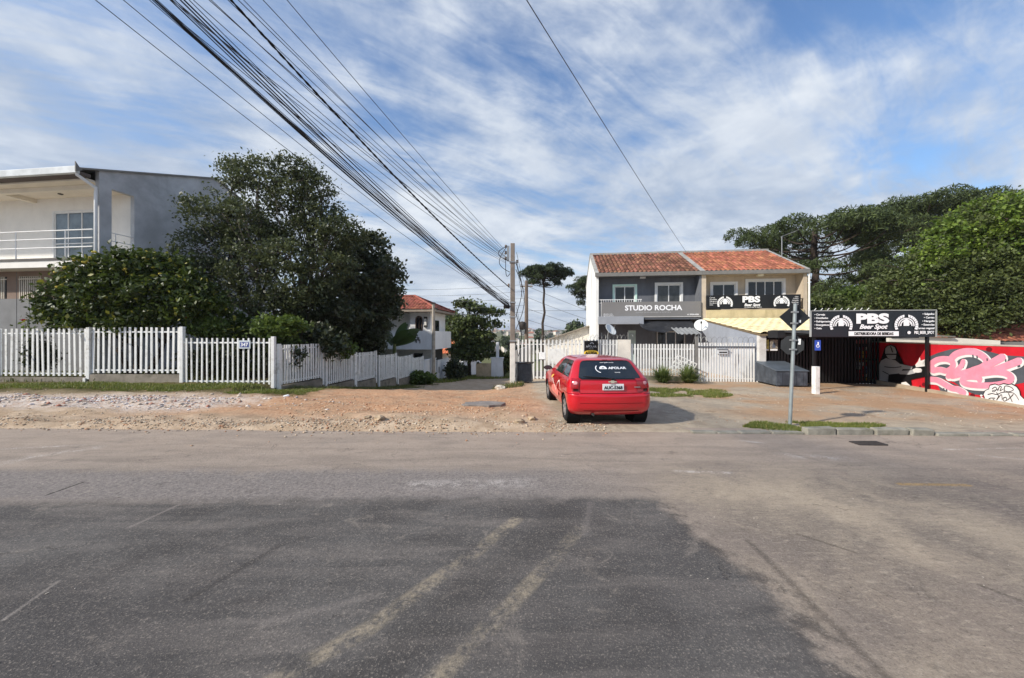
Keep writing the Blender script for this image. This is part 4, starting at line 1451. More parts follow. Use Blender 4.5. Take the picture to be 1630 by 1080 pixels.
# ------------------------------------------------------------------ white house with red roof down the street
WO = (P(653, 0, 29).x, 29.0)
WL = lambda px, py, v=0.0: local_of(WO, px, py, v)
wh = thing('white_hill_house', 'white two storey house with arched window and red tiled hip roof', 'house', (WO[0], WO[1], 0), -TH)
wr = mat('white_house_render', S(228, 228, 226), var=0.06, scale=1.2, bump=0.1, stain=S(186, 184, 176), stain_amt=0.4, streak=True)
red_tile = mat('red_clay_tile', S(146, 88, 72), var=0.35, scale=2, island=0.3, rough=0.9, bump=0.2, stain=S(90, 60, 54), stain_amt=0.4)
E0 = WL(653, 495)[1]                     # eave height
FB = WL(653, 551)[1]                     # balcony underside
UW = WL(685, 0)[0]
gb = g1(WO[0], WO[1]) - 1.0
aw0, aw1, az0, az1 = WL(662, 0)[0], WL(672, 0)[0], WL(667, 527)[1], WL(667, 504)[1]
mb = wall_holes(MB(), 0, UW, FB, E0, [(aw0, aw1, az0, az1)], 0, .18)
mb.box(-6, 0, 1.2, 1.38, FB, E0)
mb.box(UW - .18, UW, .18, 3.8, FB, E0)
mb.box(-.18, 0, .18, 1.2, FB, E0)
mb.build('upper_wall', wr, wh)
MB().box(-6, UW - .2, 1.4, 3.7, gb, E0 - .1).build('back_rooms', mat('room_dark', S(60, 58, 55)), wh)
# arched window
ac, ar = (aw0 + aw1) / 2, (aw1 - aw0) / 2
wn = MB()
arcp = [(ac + ar * math.cos(math.pi * k / 12), az1 - ar + ar * math.sin(math.pi * k / 12)) for k in range(13)]
wn.prism([(aw0, az0), (aw1, az0)] + arcp, lambda a, b, d: (a, d, b), .05, .07)
wo = wn.build('arched_window', glass_m, wh)
sp_ = MB()
for s_ in (-1, 1):
    sp_.prism([(ac + s_ * ar, az1)] + [(ac + s_ * ar * math.cos(math.pi * k / 12), az1 - ar + ar * math.sin(math.pi * k / 12)) for k in range(7)], lambda a, b, d: (a, d, b), .0, .05)
sp_.build('arch_spandrel', wr, wo)
fr = MB()
for r0 in range(12):
    fr.tube([(arcp[r0][0], -.01, arcp[r0][1]), (arcp[r0 + 1][0], -.01, arcp[r0 + 1][1])], .05, 4)
fr.tube([(ac, .03, az0), (ac, .03, az1)], .03, 4).tube([(aw0, -.01, az0), (aw0, -.01, az1 - ar)], .05, 4).tube([(aw1, -.01, az0), (aw1, -.01, az1 - ar)], .05, 4)
fr.build('arch_frame', mat('brown_frame', S(96, 78, 66)), wo)
lz = WL(678, 512)
ln = MB().box(lz[0] - .12, lz[0] + .12, -.14, -.001, lz[1] - .45, lz[1] + .35).build('wall_lantern', mat('lantern_dark', S(60, 58, 56)), wh)
MB().box(lz[0] - .09, lz[0] + .09, -.15, -.1405, lz[1] - .3, lz[1] + .2).build('lantern_glass', mat('lantern_glass', S(222, 220, 212)), ln)
# balcony
BU = WL(692, 0, -.5)[0]
MB().box(-6, BU, -.5, 3.8, FB - .25, FB).build('balcony_slab', wr, wh)
ptop = WL(700, 527)[1]
pp = MB().box(-6, BU, -.5, -.38, FB, ptop - .02).box(BU - .12, BU, -.38, 3.8, FB, ptop - .02)
pp.build('balcony_parapet', wr, wh)
dec = WL(666, 540)
mb = MB()
for k in range(7):
    a = k * .9
    mb.box(dec[0] - .25 + .09 * k, dec[0] - .2 + .09 * k, -.53, -.501, dec[1] - .2 + .12 * math.sin(a * 2), dec[1] + .1 + .12 * math.sin(a * 2))
mb.build('wrought_ornament', iron, wh)
MB().box(UW - .02, UW + .05, 1.0, 2.0, FB + .3, FB + 2.0).build('side_window', glass_m, wh)
# lower floor
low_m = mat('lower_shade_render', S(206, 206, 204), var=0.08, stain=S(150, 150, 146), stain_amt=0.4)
lw0, lw1 = WL(658, 0, .8)[0], WL(673, 0, .8)[0]
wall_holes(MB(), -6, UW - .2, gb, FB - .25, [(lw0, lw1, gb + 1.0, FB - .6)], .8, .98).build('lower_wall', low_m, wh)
MB().box(lw0, lw1, .9, .92, gb + 1.0, FB - .6).build('lower_window', glass_m, wh)
MB().box(BU - .3, BU - .1, -.4, -.2, gb, FB - .25).build('porch_columns' if False else 'porch_column', low_m, wh)
# hip roof
RU0, RU1, RV0, RV1 = -6.6, WL(693, 0, -.75)[0], -.75, 4.5
hh = (RV1 - RV0) / 2
pitch = math.tan(math.radians(25))
zrg = E0 + hh * pitch
cu_ = math.cos(math.radians(25))
c25, s25 = math.cos(math.radians(25)), math.sin(math.radians(25))
sl_len = hh / c25
tile_roof('roof_tiles', (RU0, RV0, E0 + .05), (1, 0, 0), (0, c25, s25), RU1 - RU0, sl_len, .25, .42, red_tile, wh, clip=lambda u, s: u < (RU1 - RU0) - s * c25 + .12)
tile_roof('end_roof_tiles', (RU1, RV0, E0 + .05), (0, 1, 0), (-c25, 0, s25), RV1 - RV0, sl_len, .25, .42, red_tile, wh, clip=lambda u, s: s * c25 - .12 < u < (RV1 - RV0) - s * c25 + .12)
tile_roof('back_roof_tiles', (RU1, RV1, E0 + .05), (-1, 0, 0), (0, -c25, s25), RU1 - RU0, sl_len, .25, .42, red_tile, wh, clip=lambda u, s: u > s * c25 - .12)
MB().box(RU0, RU1, RV0, RV1, E0 - .12, E0 + .03).build('eave_soffit', mat('eave_wood', S(150, 138, 124)), wh)
hp = MB().tube([(RU1, RV0, E0 + .14), (RU1 - hh, RV0 + hh, zrg + .12), (RU0, RV0 + hh, zrg + .12)], .10, 6)
hp.tube([(RU1, RV1, E0 + .14), (RU1 - hh, RV0 + hh, zrg + .12)], .10, 6)
hp.build('hip_cap', red_tile, wh)

# low house with bright orange tiles beyond it
OO = (P(690, 0, 42).x, 42.0)
oh = thing('orange_roofed_house', 'low house with bright orange tile roof beyond the white house', 'house', (OO[0], OO[1], 0), -TH)
zo = zt(563, 42)
gbo = g1(*OO) - 1
wall_holes(MB(), -1, 4.2, gbo, zo, [(.5, 1.5, gbo + 1.6, gbo + 2.6)], 0, .2).box(4.0, 4.2, .2, 6, gbo, zo).build('wall', wr, oh)
MB().box(.5, 1.5, .1, .12, gbo + 1.6, gbo + 2.6).build('window', glass_m, oh)
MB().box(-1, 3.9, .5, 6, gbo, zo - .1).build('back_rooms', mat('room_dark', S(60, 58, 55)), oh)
ot = mat('bright_orange_tile', S(214, 128, 88), var=0.2, island=0.2, rough=0.9)
tile_roof('roof_tiles', (-1.5, -.6, zo), (1, 0, 0), (0, c25, s25), 6.3, 3.6, .25, .42, ot, oh)
tile_roof('back_roof_tiles', (4.8, 6.0, zo), (-1, 0, 0), (0, -c25, s25), 6.3, 3.6, .25, .42, ot, oh)

# yard wall and gate pillar across the side street
yo = (P(786, 0, 35).x, 35.0)
yw = thing('street_gate_pillar', 'white rendered gate pillar and beige wall across the side street', 'gate pillar', (yo[0], yo[1], 0), -TH)
gy = g1(*yo) - .3
MB().box(-.25, .85, 0, .45, gy, zt(571, 35)).build('pillar', wpaint, yw, bevel=.02)
MB().box(-.3, .9, -.05, .5, zt(571, 35), zt(571, 35) + .1).build('pillar_cap', wpaint, yw)
MB().box(-1.7, -.25, .1, .3, gy, zt(579, 35)).build('beige_wall', mat('beige_yard_wall', S(192, 174, 146), var=.15, bump=.2, stain=S(130, 116, 96), stain_amt=.5), yw)
MB().box(.2, .45, .1, .3, zt(571, 35) + .1, zt(545, 35)).build('pipe_post', wpaint, yw)
MB().box(.85, 2.0, 1.2, 1.4, gy, zt(575, 35)).build('green_wall', mat('pale_green_wall', S(150, 166, 126), var=.12, bump=.1), yw)
# ------------------------------------------------------------------ fence and gates before the two houses
FO = (P(1203, 0, 15.25).x, 15.25)
fo_l = lambda px, py, v=0.0: local_of(FO, px, py, v)
ZG = -.30


def barrier(parent, px0, px1, py_top, py_bot, n, w, m, v=0.0, rails=(), rail_m=None, th=.03):
    u0, u1 = fo_l(px0, 0, v)[0], fo_l(px1, 0, v)[0]
    pm = (px0 + px1) / 2
    z1, z0 = fo_l(pm, py_top, v)[1], fo_l(pm, py_bot, v)[1]
    me = MB().box(-w / 2, w / 2, -th / 2, th / 2, 0, z1 - z0).mesh('picket', m=m)
    us = [u0 + (u1 - u0) * (k + .5) / n for k in range(n)]
    copies('picket', me, parent, [(u, v, z0 + random.uniform(-.006, .006)) for u in us], [(0, random.uniform(-.005, .005), 0) for _ in us])
    for py in rails:
        z = fo_l(pm, py, v)[1]
        MB().box(u0, u1, v + .016, v + .05, z - .022, z + .022).build('rail', rail_m or m, parent)
    return u0, u1, z0, z1


def razor(parent, u0, u1, z, r, m, v=0.0, pitch=.16):
    n = int((u1 - u0) / pitch * 14)
    pts = []
    for k in range(n + 1):
        t = k / 14 * 2 * math.pi
        pts.append((u0 + (u1 - u0) * k / n + r * .35 * math.sin(t), v + r * .55 * math.cos(t), z + r + r * math.sin(t + .6)))
    MB().tube(pts, .006, 3, False).build('razor_coil', m, parent)


wire_m = mat('razor_wire', S(128, 128, 124), rough=0.5, metal=0.4)
gw_ = mat('white_gate_paint', S(224, 224, 220), rough=0.55, var=0.05, scale=4, stain=S(168, 160, 146), stain_amt=0.4, stain_scale=3)
dk = mat('dark_rail_paint', S(84, 88, 94), rough=0.5)
bg_ = thing('big_white_gate', 'wide white bar gate with razor coil behind the concrete pole', 'gate', (FO[0], FO[1], 0), -TH)
u0, u1, z0, z1 = barrier(bg_, 822, 926, 541, 606, 17, .075, gw_, rails=(548.5, 601))
barrier(bg_, 927, 984, 541, 604, 11, .085, gw_, rails=(548.5, 600))
razor(bg_, fo_l(858, 0)[0], fo_l(1006, 0)[0], z1 - .03, .12, wire_m)
MB().tube([(fo_l(958, 0)[0], 0.03, z1 - .1), (fo_l(958, 0)[0], 0.03, z1 + .3)], .02, 5).tube([(fo_l(1000, 0)[0], .03, z1 - .1), (fo_l(1000, 0)[0], .03, z1 + .32)], .02, 5).build('coil_post', wire_m, bg_)
q = fo_l(863, 567, -.03)
MB().box(q[0] - .14, q[0] + .14, -.05, -.03, q[1] - .14, q[1] + .16).build('notice', mat('paper_white', S(232, 232, 230), var=.1, scale=14), bg_)
MB().box(fo_l(984, 0)[0], fo_l(1003.5, 0)[0], -.08, .14, ZG, fo_l(995, 541)[1]).build('gate_pillar', mat('cream_pillar', S(216, 210, 198), var=.1, bump=.1, stain=S(170, 160, 144), stain_amt=.4), bg_)

lf = thing('garden_bar_fence', 'white bar fence on low concrete wall before the grey house', 'fence', (FO[0], FO[1], 0), -TH)
barrier(lf, 1004, 1106, 548, 598, 22, .06, gw_, rails=(556, 592.5))
MB().box(fo_l(1004, 0)[0], fo_l(1107, 0)[0], -.07, .09, ZG - .1, fo_l(1050, 599)[1]).build('base_wall', fence_base, lf)
MB().box(fo_l(1107, 0)[0], fo_l(1110, 0)[0] + .02, -.05, .05, ZG, fo_l(1108, 536)[1]).build('post', grey_trim, lf)

sg = thing('sliding_bar_gate', 'white bar sliding gate with dark top rail and razor coil beside the garage', 'gate', (FO[0], FO[1], 0), -TH)
u0, u1, z0, z1 = barrier(sg, 1111, 1202, 546, 608, 21, .062, gw_, v=-.05, rails=(603,), th=.02)
zr_ = fo_l(1150, 552.5)[1]
MB().box(u0, u1, -.09, -.03, zr_ - .03, zr_ + .03).build('top_rail', dk, sg)
razor(sg, u0, u1 - .05, z1 - .04, .14, wire_m, v=-.03, pitch=.2)
# cream sheet behind the bars
q = fo_l(1150, 560, -.1)
ml = thing('mail_box', 'small grey mail box fixed on the white sliding gate bars', 'mail box', world_of(FO, q[0], -.1, q[1]), -TH)
MB().box(-.19, .19, -.06, .03, -.10, .08).build('case', mat('mail_grey', S(190, 192, 194), rough=.4), ml, bevel=.01)
MB().box(-.15, .15, -.066, -.0601, -.05, -.005).build('slot', mat('slot_black', S(20, 20, 20)), ml)
MB().box(-.20, .20, -.08, .03, .081, .11).build('hood', mat('mail_hood', S(120, 122, 126)), ml)

# white lattice rack leaning on the fence
q = fo_l(1088, 583, -.35)
lt = thing('white_lattice', 'white wire lattice rack tilted against the bar fence by the plants', 'lattice', world_of(FO, q[0], -.35, q[1]), -TH)
slat = MB().box(-.42, .42, -.012, .012, -.02, .02).mesh('slat', m=gw_)
slat2 = MB().box(-.02, .02, -.015, -.0121, -.32, .32).mesh('slat', m=gw_)
copies('slat', slat, lt, [(0, 0, -.3 + .15 * k) for k in range(5)])
copies('slat', slat2, lt, [(-.4 + .2 * k, 0, 0) for k in range(5)])
lt.rotation_euler = (.15, .45, -TH)

# satellite dishes
def dish(name, label, loc, az, el, R, m):
    t = thing(name, label, 'satellite dish', loc, az)
    prof = [(R * k / 8, .22 * R * (k / 8) ** 2) for k in range(9)]
    d = MB().lathe([(max(r, .001), h) for r, h in prof], lambda x, y, h: (x, y, h), 32)
    o = d.build('reflector', m, t, smooth=True)
    o.modifiers.new('t', 'SOLIDIFY').thickness = .012
    o.rotation_euler = (math.pi / 2 - el, 0, 0)
    o.location = (0, 0, .42)
    Mx = o.rotation_euler.to_matrix()
    f = Mx @ Vector((0, 0, R * 1.0)) + o.location
    lo_ = Mx @ Vector((0, R * -.9 if el > 0 else R * .9, .18 * R)) + o.location
    arm = MB().tube([lo_, (lo_ + f) / 2 + Vector((0, 0, -.05)), f], .014, 5)
    arm.build('feed_arm', galv, t)
    MB().tube([f, f + (f - Vector(o.location)).normalized() * .1], .035, 8).build('feed_head', iron, t)
    MB().tube([(0, .06, .42), (0, .12, .2), (0, .1, -.6)], .025, 6).build('mount', galv, t)
    return t


q = fo_l(969, 533, 1.2)
dish('satellite_dish', 'pale satellite dish above the razor coil at the white pillar', (*world_of(FO, fo_l(971, 0, 1.2)[0], 1.2, 0)[:2], fo_l(971, 526, 1.2)[1] - .42), math.radians(38), math.radians(35), .30, mat('dish_white', S(214, 218, 216), rough=.5, var=.08))
dish('satellite_dish', 'white satellite dish on the post beside the sliding gate', (*world_of(FO, fo_l(1116, 0, .5)[0], .5, 0)[:2], fo_l(1116, 519, .5)[1] - .42), math.radians(-25), math.radians(25), .27, mat('dish_white', S(214, 218, 216), rough=.5, var=.08))

# ALUGA board on the gate
q = fo_l(941, 556, -.12)
al = thing('rental_board', 'black estate agency board with yellow ALUGA oval fixed to the gate', 'sign board', world_of(FO, q[0], -.12, q[1]), -TH)
MB().box(-.29, .29, -.015, .015, -.36, .35).build('panel', mat('sign_black', S(26, 23, 22), rough=.4, var=.1), al)
yl = mat('sign_yellow', S(236, 196, 70), rough=.5, var=.04)
mb = MB()
mb.prism([(.31 * math.cos(6.283 * k / 24), -.17 + .13 * math.sin(6.283 * k / 24)) for k in range(24)], lambda a, b, d: (a, d, b), -.022, -.0151)
mb.build('yellow_oval', yl, al)
MB().box(-.29, .29, -.02, -.0151, -.36, -.31).build('yellow_band', yl, al)
text('ALUGA', .15, mat('sign_ink', S(24, 20, 18)), al, (0, -.0245, -.22), align='CENTER', bold=.008)
text('APOLAR', .115, letg, al, (0, -.018, .07), align='CENTER', bold=.003)
text('IMOVEIS', .05, letg, al, (0, -.018, 0.0), align='CENTER')
mb = MB()
arc(mb, .03, .2, .05, .085, .2, 3.0, -.0165, 12)
arc(mb, -.05, .21, .06, .075, 3.3, 5.2, -.0165, 10)
mb.build('agency_logo', letg, al)

# low white shed behind the gate
SO_ = (P(862, 0, 27).x, 27.0)
sh_l = lambda px, py, v=0: local_of(SO_, px, py, v)
sh = thing('gabled_white_shed', 'low white gabled shed in the yard behind the big gate', 'shed', (SO_[0], SO_[1], 0), -TH)
ua, um, ub = sh_l(868, 0)[0], sh_l(936, 0)[0], sh_l(1000, 0)[0]
zl, zp = sh_l(868, 544)[1], sh_l(936, 521)[1]
mb = MB().prism([(ua, -1), (ub, -1), (ub, zl), (um, zp), (ua, zl)], lambda a, b, d: (a, d, b), 0, 4)
mb.build('wall', mat('shed_white', S(222, 216, 204), var=.1, bump=.1, stain=S(178, 166, 148), stain_amt=.4), sh)
for sx in (0, 1):
    a, b = ((ua - .2, zl - .05), (um, zp)) if sx == 0 else ((um, zp), (ub + .2, zl - .05))
    MB().hexa([(a[0], -.3, a[1] + .01), (b[0], -.3, b[1] + .01), (b[0], 4.2, b[1] + .01), (a[0], 4.2, a[1] + .01),
               (a[0], -.3, a[1] + .1), (b[0], -.3, b[1] + .1), (b[0], 4.2, b[1] + .1), (a[0], 4.2, a[1] + .1)]).build('roof_sheet', mat('shed_roof', S(140, 130, 116), var=.2), sh)
MB().box(ua + .3, ua + 1.5, -.04, .0, zl - 1.6, zl - .5).build('window', alu, sh)
# grey yard wall on the street side behind the gate
yd = MB().box(0, .15, .3, 9, -.6, 1.05).build('yard_wall', mat('yard_grey', S(150, 148, 144), var=.15, bump=.2), bevel=.01)
yd.location = (*world_of(FO, fo_l(818, 0)[0], 0, 0)[:2], 0)
yd.rotation_euler = (0, 0, -TH)
tag(yd, 'grey rendered yard wall behind the big white gate', 'wall')

# ------------------------------------------------------------------ drinks bar: sign, canopy, rack, box
SR = P(1488, 0, 12.2)
PW = 3.68
pb = thing('drinks_bar_sign', 'big black PBS Beer Spot signboard on posts at the drinks bar', 'signboard', (SR.x, SR.y, 0), -TH)
sz0, sz1 = 1.675, 2.53
gl_v = mat('glossy_black_vinyl', S(30, 33, 38), rough=.3, var=.25, scale=1.2, spec=.5)
mb = MB()
n = 30
pts = []
for k in range(n + 1):
    u = -PW + PW * k / n
    pts += [(u, -.02 + .006 * math.sin(k * 1.3), sz0), (u, -.02 + .006 * math.sin(k * 1.3 + .8), sz1)]
mb.add(pts, [(2 * k, 2 * k + 2, 2 * k + 3, 2 * k + 1) for k in range(n)])
mb.build('canvas', gl_v, pb).modifiers.new('t', 'SOLIDIFY').thickness = .01
fr = MB().box(-PW - .02, .02, -.045, .03, sz1, sz1 + .03).box(-PW - .03, -PW - .005, -.045, .03, sz0, sz1 + .03).box(.005, .03, -.045, .03, sz0, sz1)
fr.build('sign_frame', mat('frame_grey', S(150, 152, 150), rough=.5), pb)
mb = MB()
for k in range(9):
    mb.tube([(-PW + .1 + .2 * k, 0, sz1 + .03), (-PW + .16 + .2 * k, 0, sz1 + .1)], .012, 4)
mb.build('twisted_tie', mat('tie_white', S(206, 206, 200)), pb)
psb = MB().box(-.035, .035, -.035, .035, 0, 2.4).mesh('post', m=blk)
copies('post', psb, pb, [(-.18, .05, -.3), (-PW + .12, .05, -.3)])
yb = -.047
cx = -PW / 2
text('PBS', .42, letw, pb, (cx - .02, yb, sz0 + .46), align='CENTER', bold=.024, xs=1.5)
text('Beer Spot', .2, letw, pb, (cx, yb, sz0 + .27), align='CENTER', bold=.007, shear=.35)
MB().box(cx - .72, cx + .76, yb - .001, yb + .006, sz0 + .03, sz0 + .185).build('white_strip', letw, pb)
text('DISTRIBUIDORA DE BEBIDAS', .125, mat('sign_ink', S(24, 20, 18)), pb, (cx + .02, yb - .006, sz0 + .065), align='CENTER', bold=.004, xs=.72)
wreath(cx - .95, sz0 + .38, .34, yb, letw, pb)
wreath(cx + .98, sz0 + .38, .34, yb, letw, pb)
text('PBS_BEER_SPOT', .13, letw, pb, (-.06, yb, sz0 + .1), align='RIGHT', bold=.003, xs=.62)
arc(MB(), -.78, sz0 + .14, .001, .05, 0, 6.283, yb).build('round_logo', letw, pb)
for k, (a, b) in enumerate([('Cerveja', 'Salgados'), ('Destilados', 'Carvao'), ('Refrigerantes', 'Narguile'), ('Energeticos', 'Essencias'), ('Gelo', 'Carvao vegetal')]):
    text('• ' + a, .085, letw, pb, (-PW + .08, yb, sz1 - .14 - .115 * k), bold=.002)
    text('• ' + b, .085, letw, pb, (-.05, yb, sz1 - .14 - .115 * k), align='RIGHT', bold=.002)
# canopy roof behind the sign
cn = thing('bar_canopy', 'flat black sheet canopy behind the drinks bar signboard', 'canopy', (SR.x, SR.y, 0), -TH)
MB().hexa([(-PW, .08, 1.78), (-.02, .08, 1.78), (.25, 3.3, 1.9), (-PW, 3.3, 1.9), (-PW, .08, 1.83), (-.02, .08, 1.83), (.25, 3.3, 1.95), (-PW, 3.3, 1.95)]).build('roof_sheet', mat('canopy_sheet', S(58, 58, 60), var=.2), cn)
bt = MB().box(-.03, .03, .1, 3.2, -.05, .0).mesh('purlin', m=blk)
copies('purlin', bt, cn, [(-PW + .1 + k * .7, 0, 1.78) for k in range(6)])
# back slat wall of the bar
bw = thing('bar_back_gate', 'black slatted back wall in the shade under the bar canopy', 'gate', (SR.x, SR.y, 0), -TH)
sl2 = MB().box(-.03, .03, -.015, .015, 0, 1.95).mesh('gate_slat', m=blk)
copies('gate_slat', sl2, bw, [(-PW - .3 + .115 * k, 3.0, -.25) for k in range(34)])
for z in (-.15, .8, 1.6):
    MB().box(-PW - .3, .25, 3.03, 3.07, z, z + .05).build('gate_rail', blk, bw)
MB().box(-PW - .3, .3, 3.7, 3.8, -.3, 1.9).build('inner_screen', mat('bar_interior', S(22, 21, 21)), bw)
MB().box(.12, .26, 2.9, 3.05, -.3, 1.9).build('corner_post', mat('grey_post', S(120, 122, 124), rough=.5), bw)
# product rack
q = local_of((SR.x, SR.y), 1372, 575, 2.6)
rk_ = thing('snack_rack', 'tall narrow rack of small snack packets under the bar canopy', 'rack', world_of((SR.x, SR.y), q[0], 2.6, 0), -TH)
MB().box(-.24, .24, .0, .03, -.18, 1.55).build('backboard', mat('rack_dark', S(60, 60, 62)), rk_)
MB().box(-.27, .27, -.16, .06, -.2, -.14).build('base', alu, rk_)
MB().box(-.24, .24, -.02, .0, 1.40, 1.55).build('header', mat('header_pink', S(190, 120, 120), var=.3, scale=12), rk_)
pk_c = [S(200, 60, 50), S(226, 222, 214), S(206, 170, 70), S(150, 60, 60), S(110, 130, 160)]
for r_ in range(9):
    for c_ in range(3):
        col = random.randrange(5)
        me = MB().box(-.05, .05, -.03, .0, -.06, .06).mesh('packet', m=mat('packet_%d' % col, pk_c[col], rough=.4, var=.2, scale=20))
        o = copies('packet', me, rk_, [(-.14 + .14 * c_, -.01, 0 + .15 * r_)])[0]
# blue sign on the post
q = local_of((SR.x, SR.y), 1301, 550, -.06)
bs = thing('blue_parking_sign', 'small blue sign with white symbol on the bar sign post', 'sign', world_of((SR.x, SR.y), q[0], -.08, q[1]), -TH)
MB().box(-.09, .09, -.006, .006, -.17, .17).build('plate', mat('sign_blue', S(54, 84, 176), rough=.4), bs)
arc(MB(), 0, -.02, .035, .055, 1.9, 6.6, -.0075, 14).add([(-.012, -.0075, .0), (.03, -.0075, 0), (.03, -.0075, .11), (-.012, -.0075, .11)], [(0, 1, 2, 3)]).build('symbol', letw, bs)

# dark grey chest by the gate
dx0 = thing('grey_chest', 'dark grey plastic chest with sloping lid beside the white bollard', 'chest', (9.58, 13.65, g1(9.9, 14)), -TH)
ck_m = mat('chest_plastic', S(62, 68, 76), rough=.5, var=.3, scale=4, stain=S(104, 110, 116), stain_amt=.4, stain_scale=4)
W_, D_ = 1.05, 1.45
mb = MB().prism([(0, .05), (D_, .05), (D_, .80), (0, .56)], lambda a, b, d: (d, a, b), 0, W_)
mb.build('body', ck_m, dx0, bevel=.02)
mb = MB().hexa([(-.03, -.03, .565), (W_ + .03, -.03, .565), (W_ + .03, D_ + .02, .81), (-.03, D_ + .02, .81), (-.03, -.03, .605), (W_ + .03, -.03, .605), (W_ + .03, D_ + .02, .85), (-.03, D_ + .02, .85)])
mb.build('lid', mat('chest_lid', S(84, 92, 100), rough=.45, var=.2, scale=4), dx0, bevel=.015)
ft = MB().box(-.05, .05, -.05, .05, 0, .06).mesh('foot', m=ck_m)
copies('foot', ft, dx0, [(.1, .1, 0), (W_ - .1, .1, 0), (.1, D_ - .1, 0), (W_ - .1, D_ - .1, 0)])
rb = MB().box(-.015, .015, -.012, 0, .1, .52).mesh('rib', m=ck_m)
copies('rib', rb, dx0, [(.18 + .23 * k, -.001, 0) for k in range(4)])
# bollard
bp = P(1298.5, 0, 11.75)
bo = MB().box(-.075, .075, -.075, .075, -.15, .83).box(-.078, .078, -.078, .078, .831, .85).build('white_bollard', mat('bollard_white', S(228, 226, 220), var=.08, scale=6, stain=S(150, 140, 124), stain_amt=.5, stain_scale=5), bevel=.01)
bo.location = (bp.x, bp.y, g1(bp.x, bp.y))
tag(bo, 'square white painted concrete bollard before the bar signboard', 'bollard')

# ------------------------------------------------------------------ road sign seen from behind
rp = P(1257, 0, 7.35)
rs = thing('road_sign', 'grey steel post with black backed diamond and octagon road signs', 'road sign', (rp.x, rp.y, g1(rp.x, rp.y) - .05))
rs.rotation_euler = (0, math.radians(2.6), 0)
MB().tube([(0, 0, 0), (0, 0, 2.42)], .032, 12).lathe([(.032, 2.42), (.034, 2.43), (.001, 2.44)], lambda x, y, h: (x, y, h), 12).build('post', mat('galvanised_post', S(150, 158, 158), rough=.45, metal=.35, var=.12, scale=6), rs, smooth=False)
bkp = mat('sign_back_black', S(34, 36, 38), rough=.5, var=.2, scale=5)
h = .265
o = MB().prism([(0, -h * 1.0), (h, 0), (0, h), (-h, 0)], lambda a, b, d: (a, d, b), .0, .005).build('diamond_plate', bkp, rs, bevel=.002)
o.location = (.03, .045, 2.17)
o.rotation_euler = (0, 0, math.radians(-14))
MB().box(.075, .11, -.003, -.0002, -.10, -.05).build('sticker', alu, o)
h = .2
o = MB().prism([(h * math.cos(math.radians(22.5 + 45 * k)), h * math.sin(math.radians(22.5 + 45 * k))) for k in range(8)], lambda a, b, d: (a, d, b), .0, .005).build('octagon_plate', bkp, rs, bevel=.002)
o.location = (.01, .045, 1.62)
o.rotation_euler = (0, 0, math.radians(-40))
MB().box(.09, .13, -.003, -.0002, .02, .13).build('sticker', alu, o)
cl_ = MB().box(-.045, .045, -.04, .05, -.015, .015).mesh('clamp', m=galv)
copies('clamp', cl_, rs, [(0, 0, 2.05), (0, 0, 2.27), (0, 0, 1.54), (0, 0, 1.72)])

# ------------------------------------------------------------------ mural wall
A_, B_ = Vector((12.55, 8.3, 0)), Vector((14.55, 15.6, 0))
wdv = (B_ - A_).normalized()
wl_len = (B_ - A_).length
wnrm = Vector((-wdv.y, wdv.x, 0))            # faces the bar forecourt
mw = thing('mural_wall', 'low wall with red pink and grey painted graffiti mural', 'wall', (A_.x, A_.y, 0), math.atan2(wdv.y, wdv.x))
red = mat('mural_red', S(204, 30, 44), rough=.7, var=.16, scale=2, bump=.25, bscale=40, stain=S(150, 26, 36), stain_amt=.6, stain_scale=1.5, streak=True)
WT = 1.44
MB().box(-3.5, wl_len, -.14, 0, -.4, WT).build('wall', red, mw)
MB().box(-3.5, wl_len, -.16, .012, WT, WT + .04).build('wall_top', mat('wall_top_cement', S(176, 166, 152), var=.2, bump=.3), mw)
MB().box(-3.5, wl_len - .2, .0, .14, -.4, -.02).build('wall_foot', mat('foot_cement', S(176, 160, 138), var=.2, bump=.4), mw)


def wall_at(zx, zy):
    """mural sketch coordinates to wall coordinates (along, height)"""
    px, py = 1390 + zx / 6.79, 540 + zy / 6.79
    k = (px - 815) / F
    t = (k * A_.y - A_.x) / (wdv.x - k * wdv.y)
    Yw = A_.y + wdv.y * t
    return t, CH + (HZ - py) / F * Yw


LAY = [0]


def paint(polys, m, name):
    """flat painted shapes on the wall face, each layer 3 mm over the one below"""
    LAY[0] += 1
    d = .003 * LAY[0]
    mb = MB()
    for poly in polys:
        d += .00003
        q = [wall_at(*p) for p in poly]
        q = [(a, min(max(b, -.3), WT - .005)) for a, b in q]
        bm = bmesh.new()
        vs = [bm.verts.new((a, d, b)) for a, b in q]
        bm.faces.new(vs)
        bmesh.ops.triangulate(bm, faces=bm.faces[:])
        bm.verts.index_update()
        mb.add([v.co[:] for v in bm.verts], [[v.index for v in f.verts] for f in bm.faces])
        bm.free()
    return mb.build(name, m, mw, kind='stuff')


def smooth_path(pts, k=6):
    out = []
    for i in range(len(pts) - 1):
        p0, p1, p2, p3 = (Vector(pts[max(i - 1, 0)]), Vector(pts[i]), Vector(pts[i + 1]), Vector(pts[min(i + 2, len(pts) - 1)]))
        for j in range(k):
            t = j / k
            out.append(.5 * ((2 * p1) + (p2 - p0) * t + (2 * p0 - 5 * p1 + 4 * p2 - p3) * t * t + (3 * p1 - p0 - 3 * p2 + p3) * t ** 3))
    return out + [Vector(pts[-1])]


